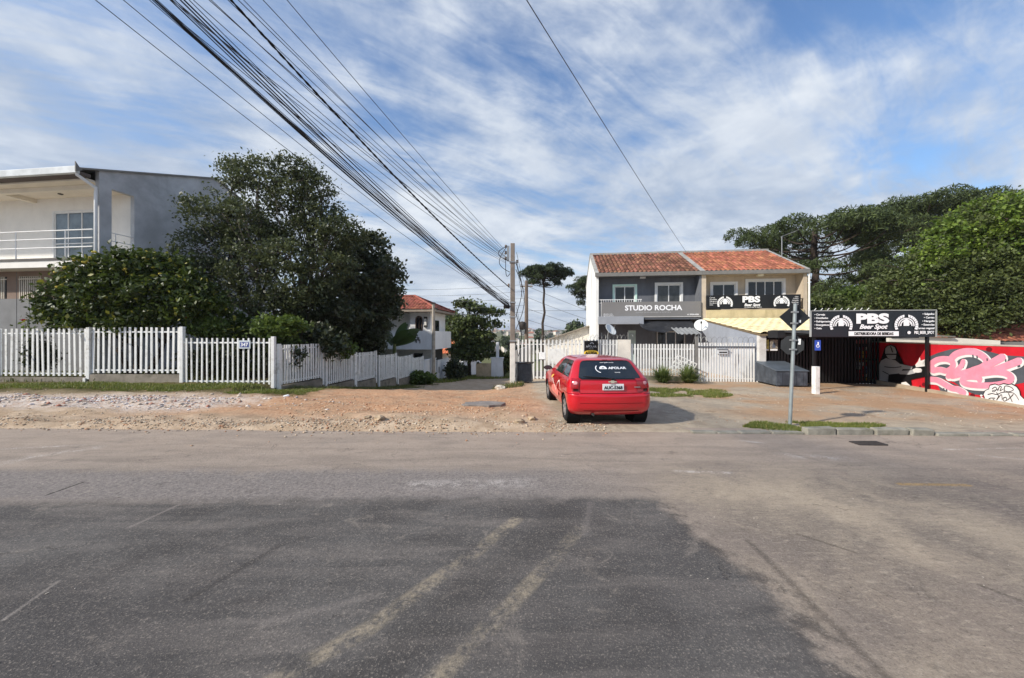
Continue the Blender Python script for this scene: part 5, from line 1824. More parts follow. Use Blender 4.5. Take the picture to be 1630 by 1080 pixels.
def stroke(pts, w, w2=None):
    """quads of a ribbon along a smooth path in sketch coordinates"""
    c = smooth_path(pts)
    n = len(c)
    out = []
    L_, R_ = [], []
    for i, p in enumerate(c):
        d = (c[min(i + 1, n - 1)] - c[max(i - 1, 0)])
        d = d.normalized() if d.length else Vector((1, 0))
        ww = w + ((w2 if w2 is not None else w) - w) * i / (n - 1)
        nn = Vector((-d.y, d.x)) * ww / 2
        L_.append(p + nn)
        R_.append(p - nn)
    for i in range(n - 1):
        out.append([L_[i], L_[i + 1], R_[i + 1], R_[i]])
    r = w / 2
    for p, ww in ((c[0], w), (c[-1], w2 if w2 is not None else w)):
        out.append([p + Vector((math.cos(6.283 * k / 10), math.sin(6.283 * k / 10))) * ww / 2 * .98 for k in range(10)])
    return out


pk = mat('mural_pink', S(236, 150, 170), rough=.7, var=.16, scale=3, stain=S(214, 120, 146), stain_amt=.5, stain_scale=3, bump=.15, bscale=50)
wt = mat('mural_white', S(230, 227, 224), rough=.7, var=.07, scale=4, stain=S(196, 190, 186), stain_amt=.5, stain_scale=4, bump=.15, bscale=50)
gk = mat('mural_grey', S(84, 88, 94), rough=.7, var=.2, scale=3, stain=S(60, 62, 66), stain_amt=.5, bump=.15, bscale=50)
bk = mat('mural_black', S(24, 22, 24), rough=.6, var=.1)
dr = mat('mural_dark_red', S(110, 14, 26), rough=.6, var=.1)
lg = mat('mural_light_grey', S(178, 178, 180), rough=.6, var=.08)
paint([[(560, 210), (700, 150), (840, 110), (1060, 95), (1240, 130), (1400, 175), (1640, 190), (1640, 470), (1500, 500), (1300, 620), (1100, 600), (1000, 560), (880, 470), (720, 420), (590, 440)],
       [(560, 420), (720, 420), (1040, 560), (1000, 640), (860, 610), (740, 590), (700, 500), (580, 470)]], gk, 'mural_grey_field')
paint([[(1255 + 34 * math.cos(a), 112 + 26 * math.sin(a)) for a in [6.283 * k / 12 for k in range(12)]],
       [(1075 + 28 * math.cos(a), 612 + 26 * math.sin(a)) for a in [6.283 * k / 12 for k in range(12)]],
       [(1130 + 16 * math.cos(a), 652 + 15 * math.sin(a)) for a in [6.283 * k / 12 for k in range(12)]],
       [(550 + 22 * math.cos(a), 492 + 22 * math.sin(a)) for a in [6.283 * k / 12 for k in range(12)]],
       [(510 + 12 * math.cos(a), 512 + 12 * math.sin(a)) for a in [6.283 * k / 12 for k in range(12)]]], dr, 'mural_spots')
S1 = [(640, 260), (700, 225), (790, 215), (860, 245), (862, 305), (800, 345), (720, 330), (650, 340), (640, 300)]
S2 = [(840, 225), (900, 165), (1000, 135), (1100, 140), (1190, 185), (1235, 245), (1190, 300), (1080, 340)]
S3 = [(820, 400), (900, 350), (960, 290), (980, 240)]
S4 = [(860, 400), (1060, 350), (1230, 290), (1400, 200)]
S5 = [(1060, 385), (1280, 345), (1450, 290), (1580, 240)]
S6 = [(1150, 375), (1330, 355), (1450, 375), (1505, 425), (1440, 475), (1290, 500), (1120, 500), (1000, 480), (975, 440), (1040, 412), (1150, 420), (1160, 445)]
S7 = [(620, 435), (700, 445), (780, 490), (850, 530), (920, 545), (985, 580)]
strokes = [(S1, 62, 60), (S2, 72, 72), (S3, 62, 50), (S4, 66, 88), (S5, 62, 84), (S6, 72, 58), (S7, 58, 66)]
paint([q for s_, a, b in strokes for q in stroke([(x + 10, y + 14) for x, y in s_], a + 26, b + 26)], wt, 'mural_white_outline')
paint([q for s_, a, b in strokes[1:] for q in stroke([(x + 18, y + 22) for x, y in s_[2:]], 10, 8)], gk, 'mural_shadow_line')
paint([q for s_, a, b in strokes for q in stroke(s_, a, b)], pk, 'mural_pink_letters')
blocks = []
for (x, y) in [(1130, 195), (1085, 185), (1240, 225), (1440, 232), (1590, 288), (1575, 292), (800, 548), (770, 548), (970, 590), (940, 575), (1500, 468), (1520, 455)]:
    blocks.append([(x - 9, y - 16), (x + 7, y - 18), (x + 11, y + 14), (x - 5, y + 17)])
paint(blocks, gk, 'mural_dashes')
cloud = [(1205, 600), (1225, 560), (1262, 545), (1275, 505), (1330, 492), (1370, 505), (1420, 488), (1470, 498), (1510, 492), (1560, 520), (1590, 560), (1600, 610), (1640, 650), (1700, 700), (1690, 760), (1600, 750), (1550, 735), (1490, 712), (1440, 728), (1380, 712), (1320, 705), (1270, 680), (1225, 650)]
paint([[(1400 + (x - 1400) * 1.05, 620 + (y - 620) * 1.09) for x, y in cloud]], bk, 'mural_cloud_edge')
paint([cloud, [(1180 + 14 * math.cos(6.283 * k / 10), 612 + 12 * math.sin(6.283 * k / 10)) for k in range(10)], [(1186 + 18 * math.cos(6.283 * k / 10), 643 + 15 * math.sin(6.283 * k / 10)) for k in range(10)]], wt, 'mural_cloud')
tags_ = [[(1300, 540), (1330, 520), (1350, 540), (1320, 570), (1300, 560), (1360, 545)], [(1360, 560), (1380, 515), (1400, 520), (1385, 560), (1420, 540)], [(1430, 570), (1440, 510), (1500, 520), (1530, 550), (1480, 570), (1440, 560)],
         [(1255, 600), (1300, 590), (1350, 600), (1400, 580), (1460, 575), (1540, 590), (1590, 660)], [(1330, 640), (1280, 640), (1255, 665), (1290, 690), (1330, 670), (1310, 650)],
         [(1350, 580), (1370, 620), (1350, 660), (1400, 600), (1410, 660)], [(1420, 640), (1450, 630), (1460, 660), (1430, 670), (1420, 645)], [(1480, 590), (1520, 680)], [(1530, 600), (1470, 660)], [(1370, 690), (1400, 705), (1410, 680)]]
paint([q for t_ in tags_ for q in stroke(t_, 9, 6)], bk, 'mural_scribble')
# painted figure crouching with outstretched hands
paint([[(40, 400), (50, 300), (90, 225), (140, 190), (130, 110), (150, 75), (200, 60), (250, 80), (275, 140), (280, 210), (340, 270), (420, 300), (500, 260), (600, 290), (600, 400), (420, 440), (430, 520), (370, 550), (200, 525), (60, 490)]], bk, 'figure_outline')
paint([[(48, 400), (58, 310), (95, 235), (150, 205), (190, 220), (250, 230), (300, 270), (330, 330), (300, 370), (170, 385), (150, 420), (170, 475), (70, 478)]], lg, 'figure_shirt')
paint([[(140, 150), (145, 100), (170, 76), (205, 70), (245, 90), (265, 140), (262, 165), (150, 165)], [(150, 170), (262, 172), (255, 215), (200, 222), (170, 205)]], lg, 'figure_head')
paint([[(280, 345), (400, 340), (460, 330), (470, 370), (400, 385), (300, 380)], [(280, 265), (400, 290), (440, 300), (430, 330), (330, 325)]], lg, 'figure_arm')
paint([[(440, 330), (480, 312), (530, 318), (545, 335), (520, 345), (540, 358), (500, 365), (455, 362)], [(470, 280), (500, 245), (520, 195), (530, 235), (585, 218), (560, 245), (585, 258), (545, 272), (590, 292), (530, 300), (480, 305)]], wt, 'figure_hand')
paint([[(320, 470), (370, 462), (415, 500), (400, 540), (350, 520), (318, 492)]], wt, 'figure_shoe')
paint(stroke([(160, 165), (265, 165)], 12) + stroke([(140, 300), (230, 310), (320, 300)], 8) + stroke([(205, 80), (225, 140)], 10) + stroke([(70, 470), (170, 482)], 8) + stroke([(120, 350), (180, 380)], 8), bk, 'figure_lines')
# ------------------------------------------------------------------ red hatchback
car = thing('red_hatchback', 'red five door hatchback parked nose towards the white gate', 'car', (1.89, 7.08, 0.0), math.radians(2.5))
paint_r = mat('red_car_paint', S(190, 10, 28), rough=.28, var=0.06, scale=1.5, spec=.45, coat=.9, stain=S(150, 36, 40), stain_amt=.35, stain_scale=3)
tyre_m = mat('tyre_rubber', S(28, 28, 29), rough=.85, var=.15, scale=9)
rim_m = mat('wheel_silver', S(176, 178, 180), rough=.35, metal=.7, var=.05)
plast = mat('black_trim', S(26, 26, 28), rough=.5, var=.1)
cglass = mat('tinted_car_glass', S(30, 36, 40), rough=.04, var=0, spec=.9)
ip = lambda z, t: float(np.interp(z, [a for a, _ in t], [b for _, b in t]))
YR = [(.20, .16), (.28, .06), (.36, .02), (.50, .0), (.62, .0), (.655, .015), (.68, .06), (.74, .07), (.90, .075), (.96, .10), (1.00, .15), (1.34, .50), (1.38, .60), (1.42, .95), (1.44, 1.4)]
YF = [(.20, 3.62), (.35, 3.76), (.55, 3.78), (.70, 3.70), (.82, 3.45), (.92, 2.98), (.98, 2.72), (1.30, 2.12), (1.38, 1.92), (1.42, 1.72), (1.44, 1.4)]
WD = [(.20, .74), (.30, .79), (.45, .815), (.66, .815), (.80, .81), (.92, .785), (.98, .755), (1.10, .70), (1.25, .635), (1.34, .585), (1.38, .54), (1.42, .40), (1.44, .0)]
RC = [(.20, .20), (.60, .22), (.66, .20), (.95, .17), (1.0, .14), (1.34, .10), (1.40, .10), (1.44, 0.0)]
BU = [(.2, .05), (.6, .06), (.7, .05), (.95, .05), (1.2, .05), (1.38, .02), (1.44, 0)]


def CS(z, s):
    """point of the body skin: z height, s runs once round the plan outline (0..8)"""
    yr, yf, w = ip(z, YR), ip(z, YF), ip(z, WD)
    r = min(ip(z, RC), w * .8, (yf - yr) * .3)
    rf = min(r * 1.9, w * .85, (yf - yr) * .4)
    bu = ip(z, BU)
    k, f = int(s) % 8, s - int(s)
    if k == 0:
        x = -(w - r) + 2 * (w - r) * f
        return Vector((x, yr + bu * (x / max(w - r, 1e-6)) ** 2 if w > r else yr, z))
    if k == 1:
        a = f * math.pi / 2
        return Vector((w - r + r * math.sin(a), yr + bu + r - r * math.cos(a), z))
    if k == 2:
        return Vector((w, yr + bu + r + (yf - rf - yr - bu - r) * f, z))
    if k == 3:
        a = f * math.pi / 2
        return Vector((w - rf + rf * math.cos(a), yf - rf + rf * math.sin(a), z))
    if k == 4:
        return Vector(((w - rf) * (1 - 2 * f), yf, z))
    if k == 5:
        a = f * math.pi / 2
        return Vector((-(w - rf) - rf * math.sin(a), yf - rf + rf * math.cos(a), z))
    if k == 6:
        return Vector((-w, yf - rf - (yf - rf - yr - bu - r) * f, z))
    a = f * math.pi / 2
    return Vector((-(w - r) - r * math.cos(a), yr + bu + r - r * math.sin(a), z))


def CN(z, s):
    e = .004
    a = CS(z, s + e) - CS(z, s - e if s > e else s + 8 - e)
    b = CS(min(z + e, 1.439), s) - CS(z - e, s)
    n = a.cross(b)
    return n.normalized() if n.length > 1e-9 else Vector((0, 0, 1))


zs = sorted(set([.20, .22, .25, .28] + [round(.28 + .025 * k, 3) for k in range(1, 47)] + [.62, .64, .655, .67, .685, 1.435, 1.44]))
zs = [z for z in zs if z <= 1.44]
ss = []
for k in range(8):
    n = {0: 20, 2: 110, 6: 110, 4: 14}.get(k, 10)
    ss += [k + i / n for i in range(n)]
WHL = [(.62, .285), (3.06, .285)]
RA = .335
G = [[CS(z, s) for s in ss] for z in zs]
ns = len(ss)
keepf = []
inside = lambda p: any((p.y - wy) ** 2 + (p.z - wz) ** 2 < RA * RA for wy, wz in WHL) and abs(p.x) > .6
for row in G:
    for p in row:
        pass
flat = [p for row in G for p in row]
ins = [inside(p) for p in flat]
fs = []
for i in range(len(zs) - 1):
    for j in range(ns):
        f = (i * ns + j, i * ns + (j + 1) % ns, (i + 1) * ns + (j + 1) % ns, (i + 1) * ns + j)
        if all(ins[q] for q in f):
            continue
        fs.append(f)
for k, p in enumerate(flat):
    if ins[k]:
        wy, wz = min(WHL, key=lambda w: abs(w[0] - p.y))
        d = Vector((0, p.y - wy, p.z - wz))
        d = d.normalized() * RA if d.length > 1e-6 else Vector((0, 0, RA))
        p.y, p.z = wy + d.y, wz + d.z
        p.z = max(p.z, .2)
fs.append(tuple(range(ns))[::-1])
mb = MB()
mb.add(flat, fs)
body = mb.build('body', paint_r, car, smooth=True)
body.data.update()


def patch(name, z0, z1, s0, s1, m, parent, off=.004, nz=10, nsn=18, shape=None, thick=.0):
    """panel that follows the body skin; shape(a, b) -> (a', b') warps the unit square"""
    mb = MB()
    vs = []
    for i in range(nz + 1):
        for j in range(nsn + 1):
            a, b = j / nsn, i / nz
            if shape:
                a, b = shape(a, b)
            z, s = z0 + (z1 - z0) * b, s0 + (s1 - s0) * a
            s = s % 8
            vs.append(CS(z, s) + CN(z, s) * off)
    w = nsn + 1
    mb.add(vs, [(i * w + j, i * w + j + 1, (i + 1) * w + j + 1, (i + 1) * w + j) for i in range(nz) for j in range(nsn)])
    return mb.build(name, m, parent, smooth=True)


def rnd(rx, rz):
    """round the corners of the unit square"""
    def f(a, b):
        e = max(0, abs(b - .5) * 2 - (1 - rz)) / rz
        k = 1 - rx * (1 - math.sqrt(max(0, 1 - e * e)))
        return .5 + (a - .5) * k, b
    return f


rw = patch('rear_window', .985, 1.325, .0 - .35 + .35, 1.0, cglass, car, .006, 14, 26, rnd(.10, .35))
patch('window_seal', .965, 1.345, .0, 1.0, plast, rw, .003, 14, 26, rnd(.08, .3))
for a0, a1, nm in ((6.22, 6.64, 'front_door_window'), (6.665, 6.95, 'rear_door_window')):
    patch(nm, .985, 1.335, a0, a1, cglass, car, .005)
for a0, a1, nm in ((2.05, 2.335, 'rear_door_window'), (2.36, 2.78, 'front_door_window')):
    patch(nm, .985, 1.335, a0, a1, cglass, car, .005)
patch('windscreen', 1.0, 1.33, 3.6, 5.4, cglass, car, .005)
# lamps
tl = mat('tail_lamp_red', S(150, 10, 20), rough=.12, var=.15, scale=20, spec=.7, coat=.5)
tw = mat('tail_lamp_clear', S(214, 150, 152), rough=.12, var=.2, scale=30, spec=.7)
for s0, s1, s2 in ((1.0, 1.62, 1), (7.38, 8.0, -1)):
    t = patch('tail_lamp', .71, .985, s0 - (.10 if s2 > 0 else 0), s1 + (0 if s2 > 0 else .0), tl, car, .009, 10, 12, (lambda a, b: (a * (1 - .35 * (1 - b)) if True else a, b)) if s2 > 0 else (lambda a, b: (1 - (1 - a) * (1 - .35 * (1 - b)), b)))
    patch('clear_lens', .865, .925, s0 + (.05 if s2 > 0 else .25), s1 - (.33 if s2 > 0 else .10), tw, t, .013, 6, 8, rnd(.5, .6))
    patch('dark_lens', .72, .775, s0 + (.02 if s2 > 0 else .3), s1 - (.3 if s2 > 0 else .02), mat('smoke_lens', S(50, 10, 14), rough=.15), t, .012, 4, 6)
patch('head_lamp', .66, .80, 3.05, 3.5, tw, car, .008)
patch('head_lamp', .66, .80, 5.5, 5.95, tw, car, .008)
# seams
seam = mat('panel_gap', S(60, 4, 10), rough=.6)
sm = patch('hatch_gap', .672, .684, .02, .98, seam, car, .003, 2, 20)
patch('bumper_gap', .660, .668, 6.87, 7.98, seam, car, .003, 2, 20)
patch('bumper_gap', .660, .668, 1.02, 2.13, seam, car, .003, 2, 20)
for s_ in (.012, .985):
    patch('hatch_gap', .684, .97, s_, s_ + .008, seam, car, .003, 12, 1)
patch('hatch_gap', .95, .957, .02, .98, seam, car, .003, 2, 20)
patch('bumper_groove', .47, .476, .0, 1.0, seam, car, .003, 2, 20)
patch('bumper_lip', .30, .315, .05, .95, seam, car, .004, 2, 20)
for s_ in (6.28, 6.655, 6.93, 2.07, 2.345, 2.72):
    patch('door_gap', .33 if 6.9 > s_ > 2.1 else .72, .985, s_, s_ + .004, seam, car, .002, 14, 1)
for s_ in (6.60, 6.88, 2.12, 2.40):
    patch('door_handle', .86, .89, s_, s_ + .05, paint_r, car, .025, 2, 4)
patch('side_molding', .52, .575, 6.22, 6.82, paint_r, car, .014, 4, 30)
patch('side_molding', .52, .575, 2.18, 2.78, paint_r, car, .014, 4, 30)
# agency decals on the near flank
dcw = mat('decal_white', S(240, 214, 206), rough=.4, var=.1)
dcp = mat('decal_pink', S(222, 120, 110), rough=.4, var=.25, scale=5)
patch('decal', .42, .66, 6.40, 6.70, dcp, car, .0165, 8, 20, lambda a, b: (a, b * (.55 + .4 * math.sin(a * 3.1))))
patch('decal', .58, .86, 6.62, 6.80, dcw, car, .0175, 8, 20, lambda a, b: (a, .1 + .75 * math.sin(a * math.pi) ** 1.2 * (.86 + .14 * b) + .06 * b))
patch('decal', .50, .84, 6.42, 6.60, dcw, car, .0175, 8, 20, lambda a, b: (a, .75 - .7 * a + .10 * b))
patch('decal', .76, .88, 6.34, 6.40, mat('decal_yellow', S(232, 176, 90), rough=.4), car, .0175, 6, 6, rnd(.6, .6))
# plate
pt = MB().box(-.205, .205, -.012, .0, -.068, .068).build('number_plate', mat('plate_white', S(222, 222, 222), rough=.4, var=.04), car, bevel=.012)
pt.location = (.03, .062, .815)
text('AUC-5368', .092, mat('plate_ink', S(28, 28, 30)), pt, (0, -.0142, -.042), align='CENTER', bold=.003, xs=.86)
text('CURITIBA', .024, mat('plate_ink', S(28, 28, 30)), pt, (0, -.0142, .042), align='CENTER')
# emblem
MB().prism([(-.075, -.012), (-.03, -.012), (-.03, -.028), (.03, -.028), (.036, -.012), (.082, -.012), (.075, .012), (.03, .012), (.03, .028), (-.03, .028), (-.036, .012), (-.082, .012)], lambda a, b, d: (a, d, b), -.012, 0).build('bowtie_emblem', mat('emblem_silver', S(232, 226, 206), rough=.2, metal=.6, var=0), car).location = (.02, .07, .928)
MB().box(.45, .56, .085, .1, .80, .815).build('badge', rim_m, car)
# wiper and window lettering
MB().tube([(.02, .085, .99), (-.05, .12, 1.0), (-.46, .155, 1.02)], .011, 5).tube([(-.1, .115, 1.01), (-.52, .165, 1.035)], .009, 5).lathe([(.03, 0), (.028, .03), (.001, .035)], lambda x, y, h: (.02 + x, .09 - h, .985 + y), 10).build('rear_wiper', plast, car)
sl_ = math.atan2(.35, .34)
rot = (math.pi / 2 - sl_, 0, 0)
f_win = lambda z: .15 + (z - 1.0) / .34 * .35 - .012
text('APOLAR', .088, letw, rw, (.02, f_win(1.175), 1.175), rot, bold=.003, xs=1.05)
mb = MB()
arc(mb, 0, 0, .035, .075, .1, 3.04, 0, 16)
mb.add([(-.075, 0, -.012), (.075, 0, -.012), (.075, 0, .006), (-.075, 0, .006)], [(0, 1, 2, 3)])
arc(mb, -.03, .0, .11, .128, 2.4, 4.4, 0, 12)
o = mb.build('agency_logo', letw, rw)
o.location = (-.085, f_win(1.185), 1.185)
o.rotation_euler = (-sl_, 0, 0)
text('www.apolar.com.br', .035, letw, rw, (-.12, f_win(1.30), 1.30), rot)
text('imoveis', .035, letw, rw, (.12, f_win(1.10), 1.10), rot)
# roof rack-less roof detail: rear spoiler lip and high brake lamp
patch('roof_lip', 1.345, 1.37, .08, .92, paint_r, car, .012, 3, 20)
patch('high_brake_lamp', 1.348, 1.36, .44, .56, tl, car, .016, 2, 6)
# mirrors
for sx in (-1, 1):
    m_ = MB().lathe([(.001, -.055), (.06, -.045), (.075, 0), (.07, .02), (.001, .021)], lambda x, y, h: (sx * .87 + x * 1.45, 2.52 - h, 1.0 + y * .85), 16).build('mirror', plast, car, smooth=True)
    MB().box(sx * .77 - .05, sx * .77 + .05, 2.5, 2.55, .96, .99).build('mirror_arm', plast, m_)
    MB().lathe([(.001, 0), (.064, 0.0)], lambda x, y, h: (sx * .87 + x * 1.35, 2.497, 1.0 + y * .8), 16).build('mirror_glass', cglass, m_)
# wheels
RT = .283
for sx in (-1, 1):
    for wy, wz in WHL:
        fn = lambda x, y, h: (sx * (.80 - h), wy + x, RT + y)
        w_ = MB().lathe([(.17, .01), (.19, .0), (.245, -.004), (.27, .012), (RT, .035), (RT, .135), (.27, .158), (.24, .165), (.17, .16)], fn, 36).build('wheel', tyre_m, car, smooth=True)
        MB().lathe([(.178, .006), (.172, .02), (.15, .05), (.06, .03), (.001, .026)], fn, 24).build('rim', mat('hub_cap', S(128, 130, 132), rough=.4, metal=.6, var=.05), w_, smooth=True)
        spk = MB()
        for k in range(8):
            a = k * math.pi / 4
            c, s_ = math.cos(a), math.sin(a)
            pts = []
            for r, hw in ((.035, .022), (.165, .03)):
                for q in (-1, 1):
                    x, y = r * c - q * hw * s_, r * s_ + q * hw * c
                    pts.append((x, y))
            hh_ = [.016, .016, .006, .006]
            spk.hexa([fn(*pts[0], .04), fn(*pts[1], .04), fn(*pts[3], .03), fn(*pts[2], .03), fn(*pts[0], .012), fn(*pts[1], .012), fn(*pts[3], .004), fn(*pts[2], .004)])
        spk.build('spoke', rim_m, w_)
# arches, underbody
for sx in (-1, 1):
    for wy, wz in WHL:
        fn = lambda x, y, h: (sx * (.79 - h), wy + x, wz + y)
        MB().lathe([(RA + .004, 0), (RA + .004, .26), (.001, .26)], fn, 32).build('wheel_well', mat('well_black', S(14, 14, 15), rough=.9), car)
MB().box(-.56, .56, .35, 3.5, .17, .215).build('underbody', mat('well_black', S(14, 14, 15)), car)
MB().tube([(-.35, .3, .24), (-.35, .06, .235)], .025, 8).build('exhaust_pipe', iron, car)

# the body sits low on its wheels
for ch in car.children:
    if ch.name.split('.')[0] not in ('wheel', 'wheel_well', 'underbody', 'exhaust_pipe'):
        ch.scale = (1, 1, .885)
        ch.location.z = .3 * (1 - .885) + ch.location.z * .885
# ------------------------------------------------------------------ trees and plants
def leaves(centers, size, elong=1.8, up=0.35, droop=0.0):
    """one pointed leaf face per centre -> verts, quads"""
    n = len(centers)
    d = rng.normal(size=(n, 3))
    d[:, 2] -= droop
    d /= np.linalg.norm(d, axis=1, keepdims=True)
    nn = rng.normal(size=(n, 3))
    nn[:, 2] = np.abs(nn[:, 2]) + up
    t = np.cross(d, nn)
    t /= np.linalg.norm(t, axis=1, keepdims=True) + 1e-9
    s = (size * (0.6 + 0.8 * rng.random(n)))[:, None]
    a = centers - d * s * .5 * elong
    b = centers + t * s * .5
    c = centers + d * s * .5 * elong
    e = centers - t * s * .5
    V = np.stack([a, b, c, e], 1).reshape(-1, 3)
    Q = np.arange(4 * n).reshape(n, 4)
    return V, Q


def clump_points(lobes, n_clump, per, cr, shell=0.45, hollow=None):
    """leaf positions gathered in small sprays on the outside of lobes (cx, cy, cz, rx, ry, rz)"""
    out = []
    vol = np.array([l[3] * l[4] * l[5] for l in lobes]) ** (2 / 3)
    share = vol / vol.sum()
    for l, sh in zip(lobes, share):
        k = max(4, int(n_clump * sh))
        d = rng.normal(size=(k, 3))
        d /= np.linalg.norm(d, axis=1, keepdims=True)
        r = 1 - shell * rng.random(k) ** 1.6
        c = np.array(l[:3]) + d * r[:, None] * np.array(l[3:6])
        m = np.maximum(3, (per * (0.5 + rng.random(k))).astype(int))
        idx = np.repeat(np.arange(k), m)
        p = c[idx] + rng.normal(size=(len(idx), 3)) * cr * np.array([1, 1, .6]) * (0.6 + 0.8 * rng.random((len(idx), 1)))
        out.append(p)
    return np.concatenate(out)


def limb(mb, a, b, r0, r1, bend=.12, n=7, seg=6):
    a, b = Vector(a), Vector(b)
    L_ = (b - a).length
    o = Vector((random.uniform(-1, 1), random.uniform(-1, 1), random.uniform(-.3, .6))) * bend * L_
    pts, rs = [], []
    for k in range(n + 1):
        t = k / n
        pts.append(a.lerp(b, t) + o * math.sin(math.pi * t) + Vector((random.uniform(-1, 1), random.uniform(-1, 1), 0)) * .012 * L_)
        rs.append(r0 + (r1 - r0) * t)
    mb.tube(pts, rs, seg)
    return pts


def tree(name, label, loc, fork, r_tr, lobes, n_clump, per, cr, size, lm, bark, cat='tree', group=None, twigs=3, stems=1, shell=.45, cull=None, elong=1.8, fork_spread=.5, droop=0.0, extra=None):
    """lobes are relative to loc"""
    t = thing(name, label, cat, loc, 0, group)
    mb = MB()
    bases = []
    for s in range(stems):
        a = 6.283 * s / max(stems, 1) + .4
        b0 = Vector((math.cos(a) * r_tr * (stems > 1) * 1.2, math.sin(a) * r_tr * (stems > 1) * 1.2, -.3))
        top = Vector((math.cos(a) * fork_spread * (stems > 1), math.sin(a) * fork_spread * (stems > 1), fork * random.uniform(.85, 1.1)))
        limb(mb, b0, top, r_tr * 1.15, r_tr * .75, .04, 8, 8)
        bases.append(top)
    for l in lobes:
        c = Vector(l[:3])
        b = min(bases, key=lambda q: (q - c).length)
        tip = c + Vector((0, 0, l[5] * .2))
        pts = limb(mb, b, tip, r_tr * .5, r_tr * .16, .12)
        for k in range(twigs):
            st = pts[random.randrange(2, len(pts))]
            d = Vector((random.gauss(0, 1), random.gauss(0, 1), random.gauss(.3, .7))).normalized()
            e = c + Vector((d.x * l[3], d.y * l[4], d.z * l[5])) * random.uniform(.7, .95)
            q2 = limb(mb, st, e, r_tr * .2, r_tr * .05, .1, 5, 5)
            for _ in range(2):
                s3 = q2[random.randrange(2, len(q2))]
                limb(mb, s3, s3 + Vector((random.gauss(0, 1), random.gauss(0, 1), random.gauss(.4, .6))) * min(l[3], l[5]) * .35, r_tr * .08, r_tr * .025, .1, 4, 4)
    mb.build('trunk', bark, t, smooth=True)
    p = clump_points(lobes, n_clump, per, cr, shell)
    if extra is not None:
        p = np.concatenate([p, extra])
    if cull is not None:
        p = p[~cull(p + np.array(loc))]
    V, Q = leaves(p, size, elong, droop=droop)
    arrays_obj('crown', V, Q, lm, t)
    return t


bark_g = mat('grey_bark', S(96, 88, 78), var=.3, scale=5, bump=.7, bscale=14, rough=.95)
bark_d = mat('dark_bark', S(66, 56, 48), var=.3, scale=5, bump=.7, bscale=14, rough=.95)
lf_olive = leaf_mat('olive_leaf', S(46, 56, 34), S(98, 106, 66), trans=.28, spec=.45)
lf_dark = leaf_mat('glossy_dark_leaf', S(38, 46, 30), S(80, 88, 56), trans=.25, spec=.5)
lf_citrus = leaf_mat('citrus_leaf', S(36, 50, 20), S(82, 98, 38), trans=.28, spec=.4, third=S(150, 146, 60))
lf_mid = leaf_mat('mid_green_leaf', S(56, 76, 34), S(110, 128, 58), trans=.35)
lf_vine = leaf_mat('vine_leaf', S(66, 92, 32), S(134, 154, 62), trans=.35, spec=.4)
lf_fern = leaf_mat('feathery_leaf', S(44, 56, 30), S(104, 114, 62), trans=.3)
lf_pine = leaf_mat('araucaria_needle', S(44, 56, 36), S(92, 104, 60), trans=.15, spec=.2)
lf_pine_far = leaf_mat('far_araucaria_needle', S(40, 52, 36), S(78, 90, 56), trans=.12, spec=.2)


def wp(px, py, Y, loc):
    q = P(px, py, Y)
    return (q.x - loc[0], q.y - loc[1], q.z - loc[2])


def lobes_px(items, loc):
    """(px, py, Y, rx, ry, rz) in metres about surveyed points"""
    return [(*wp(a, b, Y, loc), rx, ry, rz) for a, b, Y, rx, ry, rz in items]


# tall feathery tree in the garden
b = P(444, 0, 17.5)
loc = (b.x, b.y, .1)
L_ = lobes_px([(415, 285, 17.3, 1.3, 1.2, .9), (375, 275, 17.6, .7, .8, .8), (462, 300, 17.2, 1.1, 1.1, .9), (510, 335, 17.6, .9, 1.0, .9), (535, 370, 17.3, .8, 1.0, .9),
               (345, 345, 17.0, 1.2, 1.3, 1.1), (330, 400, 17.0, 1.3, 1.3, 1.2), (315, 440, 17.3, .8, 1.0, .9), (385, 355, 16.6, 1.2, 1.0, 1.1), (400, 430, 16.4, 1.3, 1.0, 1.1),
               (455, 410, 16.3, 1.0, .9, 1.0), (480, 455, 16.5, 1.2, 1.0, 1.0), (520, 430, 17.0, 1.0, 1.0, 1.1), (430, 480, 16.3, 1.0, .8, .7), (360, 470, 16.6, 1.0, .9, .8), (545, 415, 17.6, .7, .8, .9), (440, 350, 17.8, 1.1, 1.0, 1.0), (490, 375, 17.6, 1.1, 1.0, 1.0), (420, 390, 17.4, 1.2, 1.0, 1.1), (505, 300, 17.5, .8, .9, .7), (555, 370, 17.6, .7, .8, .8), (470, 270, 17.4, .9, .9, .6)], loc)
def in_house(p):
    u, v = (p[:, 0] - LO[0]) * CT - (p[:, 1] - LO[1]) * ST, (p[:, 0] - LO[0]) * ST + (p[:, 1] - LO[1]) * CT
    return ((u < .06) & (v > -.2)) | ((u < .3) & (v > -1) & (p[:, 2] > 7.5))


tree('feathery_garden_tree', 'tall spreading olive green tree with many thin stems beside the cement wall', loc, 2.6, .16, L_, 1650, 28, .18, .075, lf_olive, bark_g, stems=4, twigs=7, shell=.5, cull=in_house, fork_spread=.9)

# dark glossy tree next to it
b = P(585, 0, 21.0)
loc = (b.x - .3, b.y, -.1)
L_ = lobes_px([(560, 410, 20.8, 1.12, 1.12, 1.01), (590, 395, 21.2, 1.01, 1.01, 0.90), (615, 440, 20.8, 0.90, 1.01, 1.01), (580, 460, 20.4, 1.34, 1.12, 1.12), (545, 470, 20.2, 1.12, 1.01, 1.01), (605, 490, 20.6, 1.01, 1.01, 1.01), (570, 510, 20.2, 1.12, 1.01, 0.78), (620, 470, 20.9, 0.67, 0.78, 0.78), (530, 520, 19.8, 0.90, 0.90, 0.67), (596, 530, 20.4, 0.90, 0.78, 0.67)], loc)
tree('dark_glossy_tree', 'dense dark broadleaf tree leaning over the stepped white fence', loc, 1.8, .14, L_, 700, 26, .2, .14, lf_dark, bark_d, stems=2, elong=1.5, shell=.55)

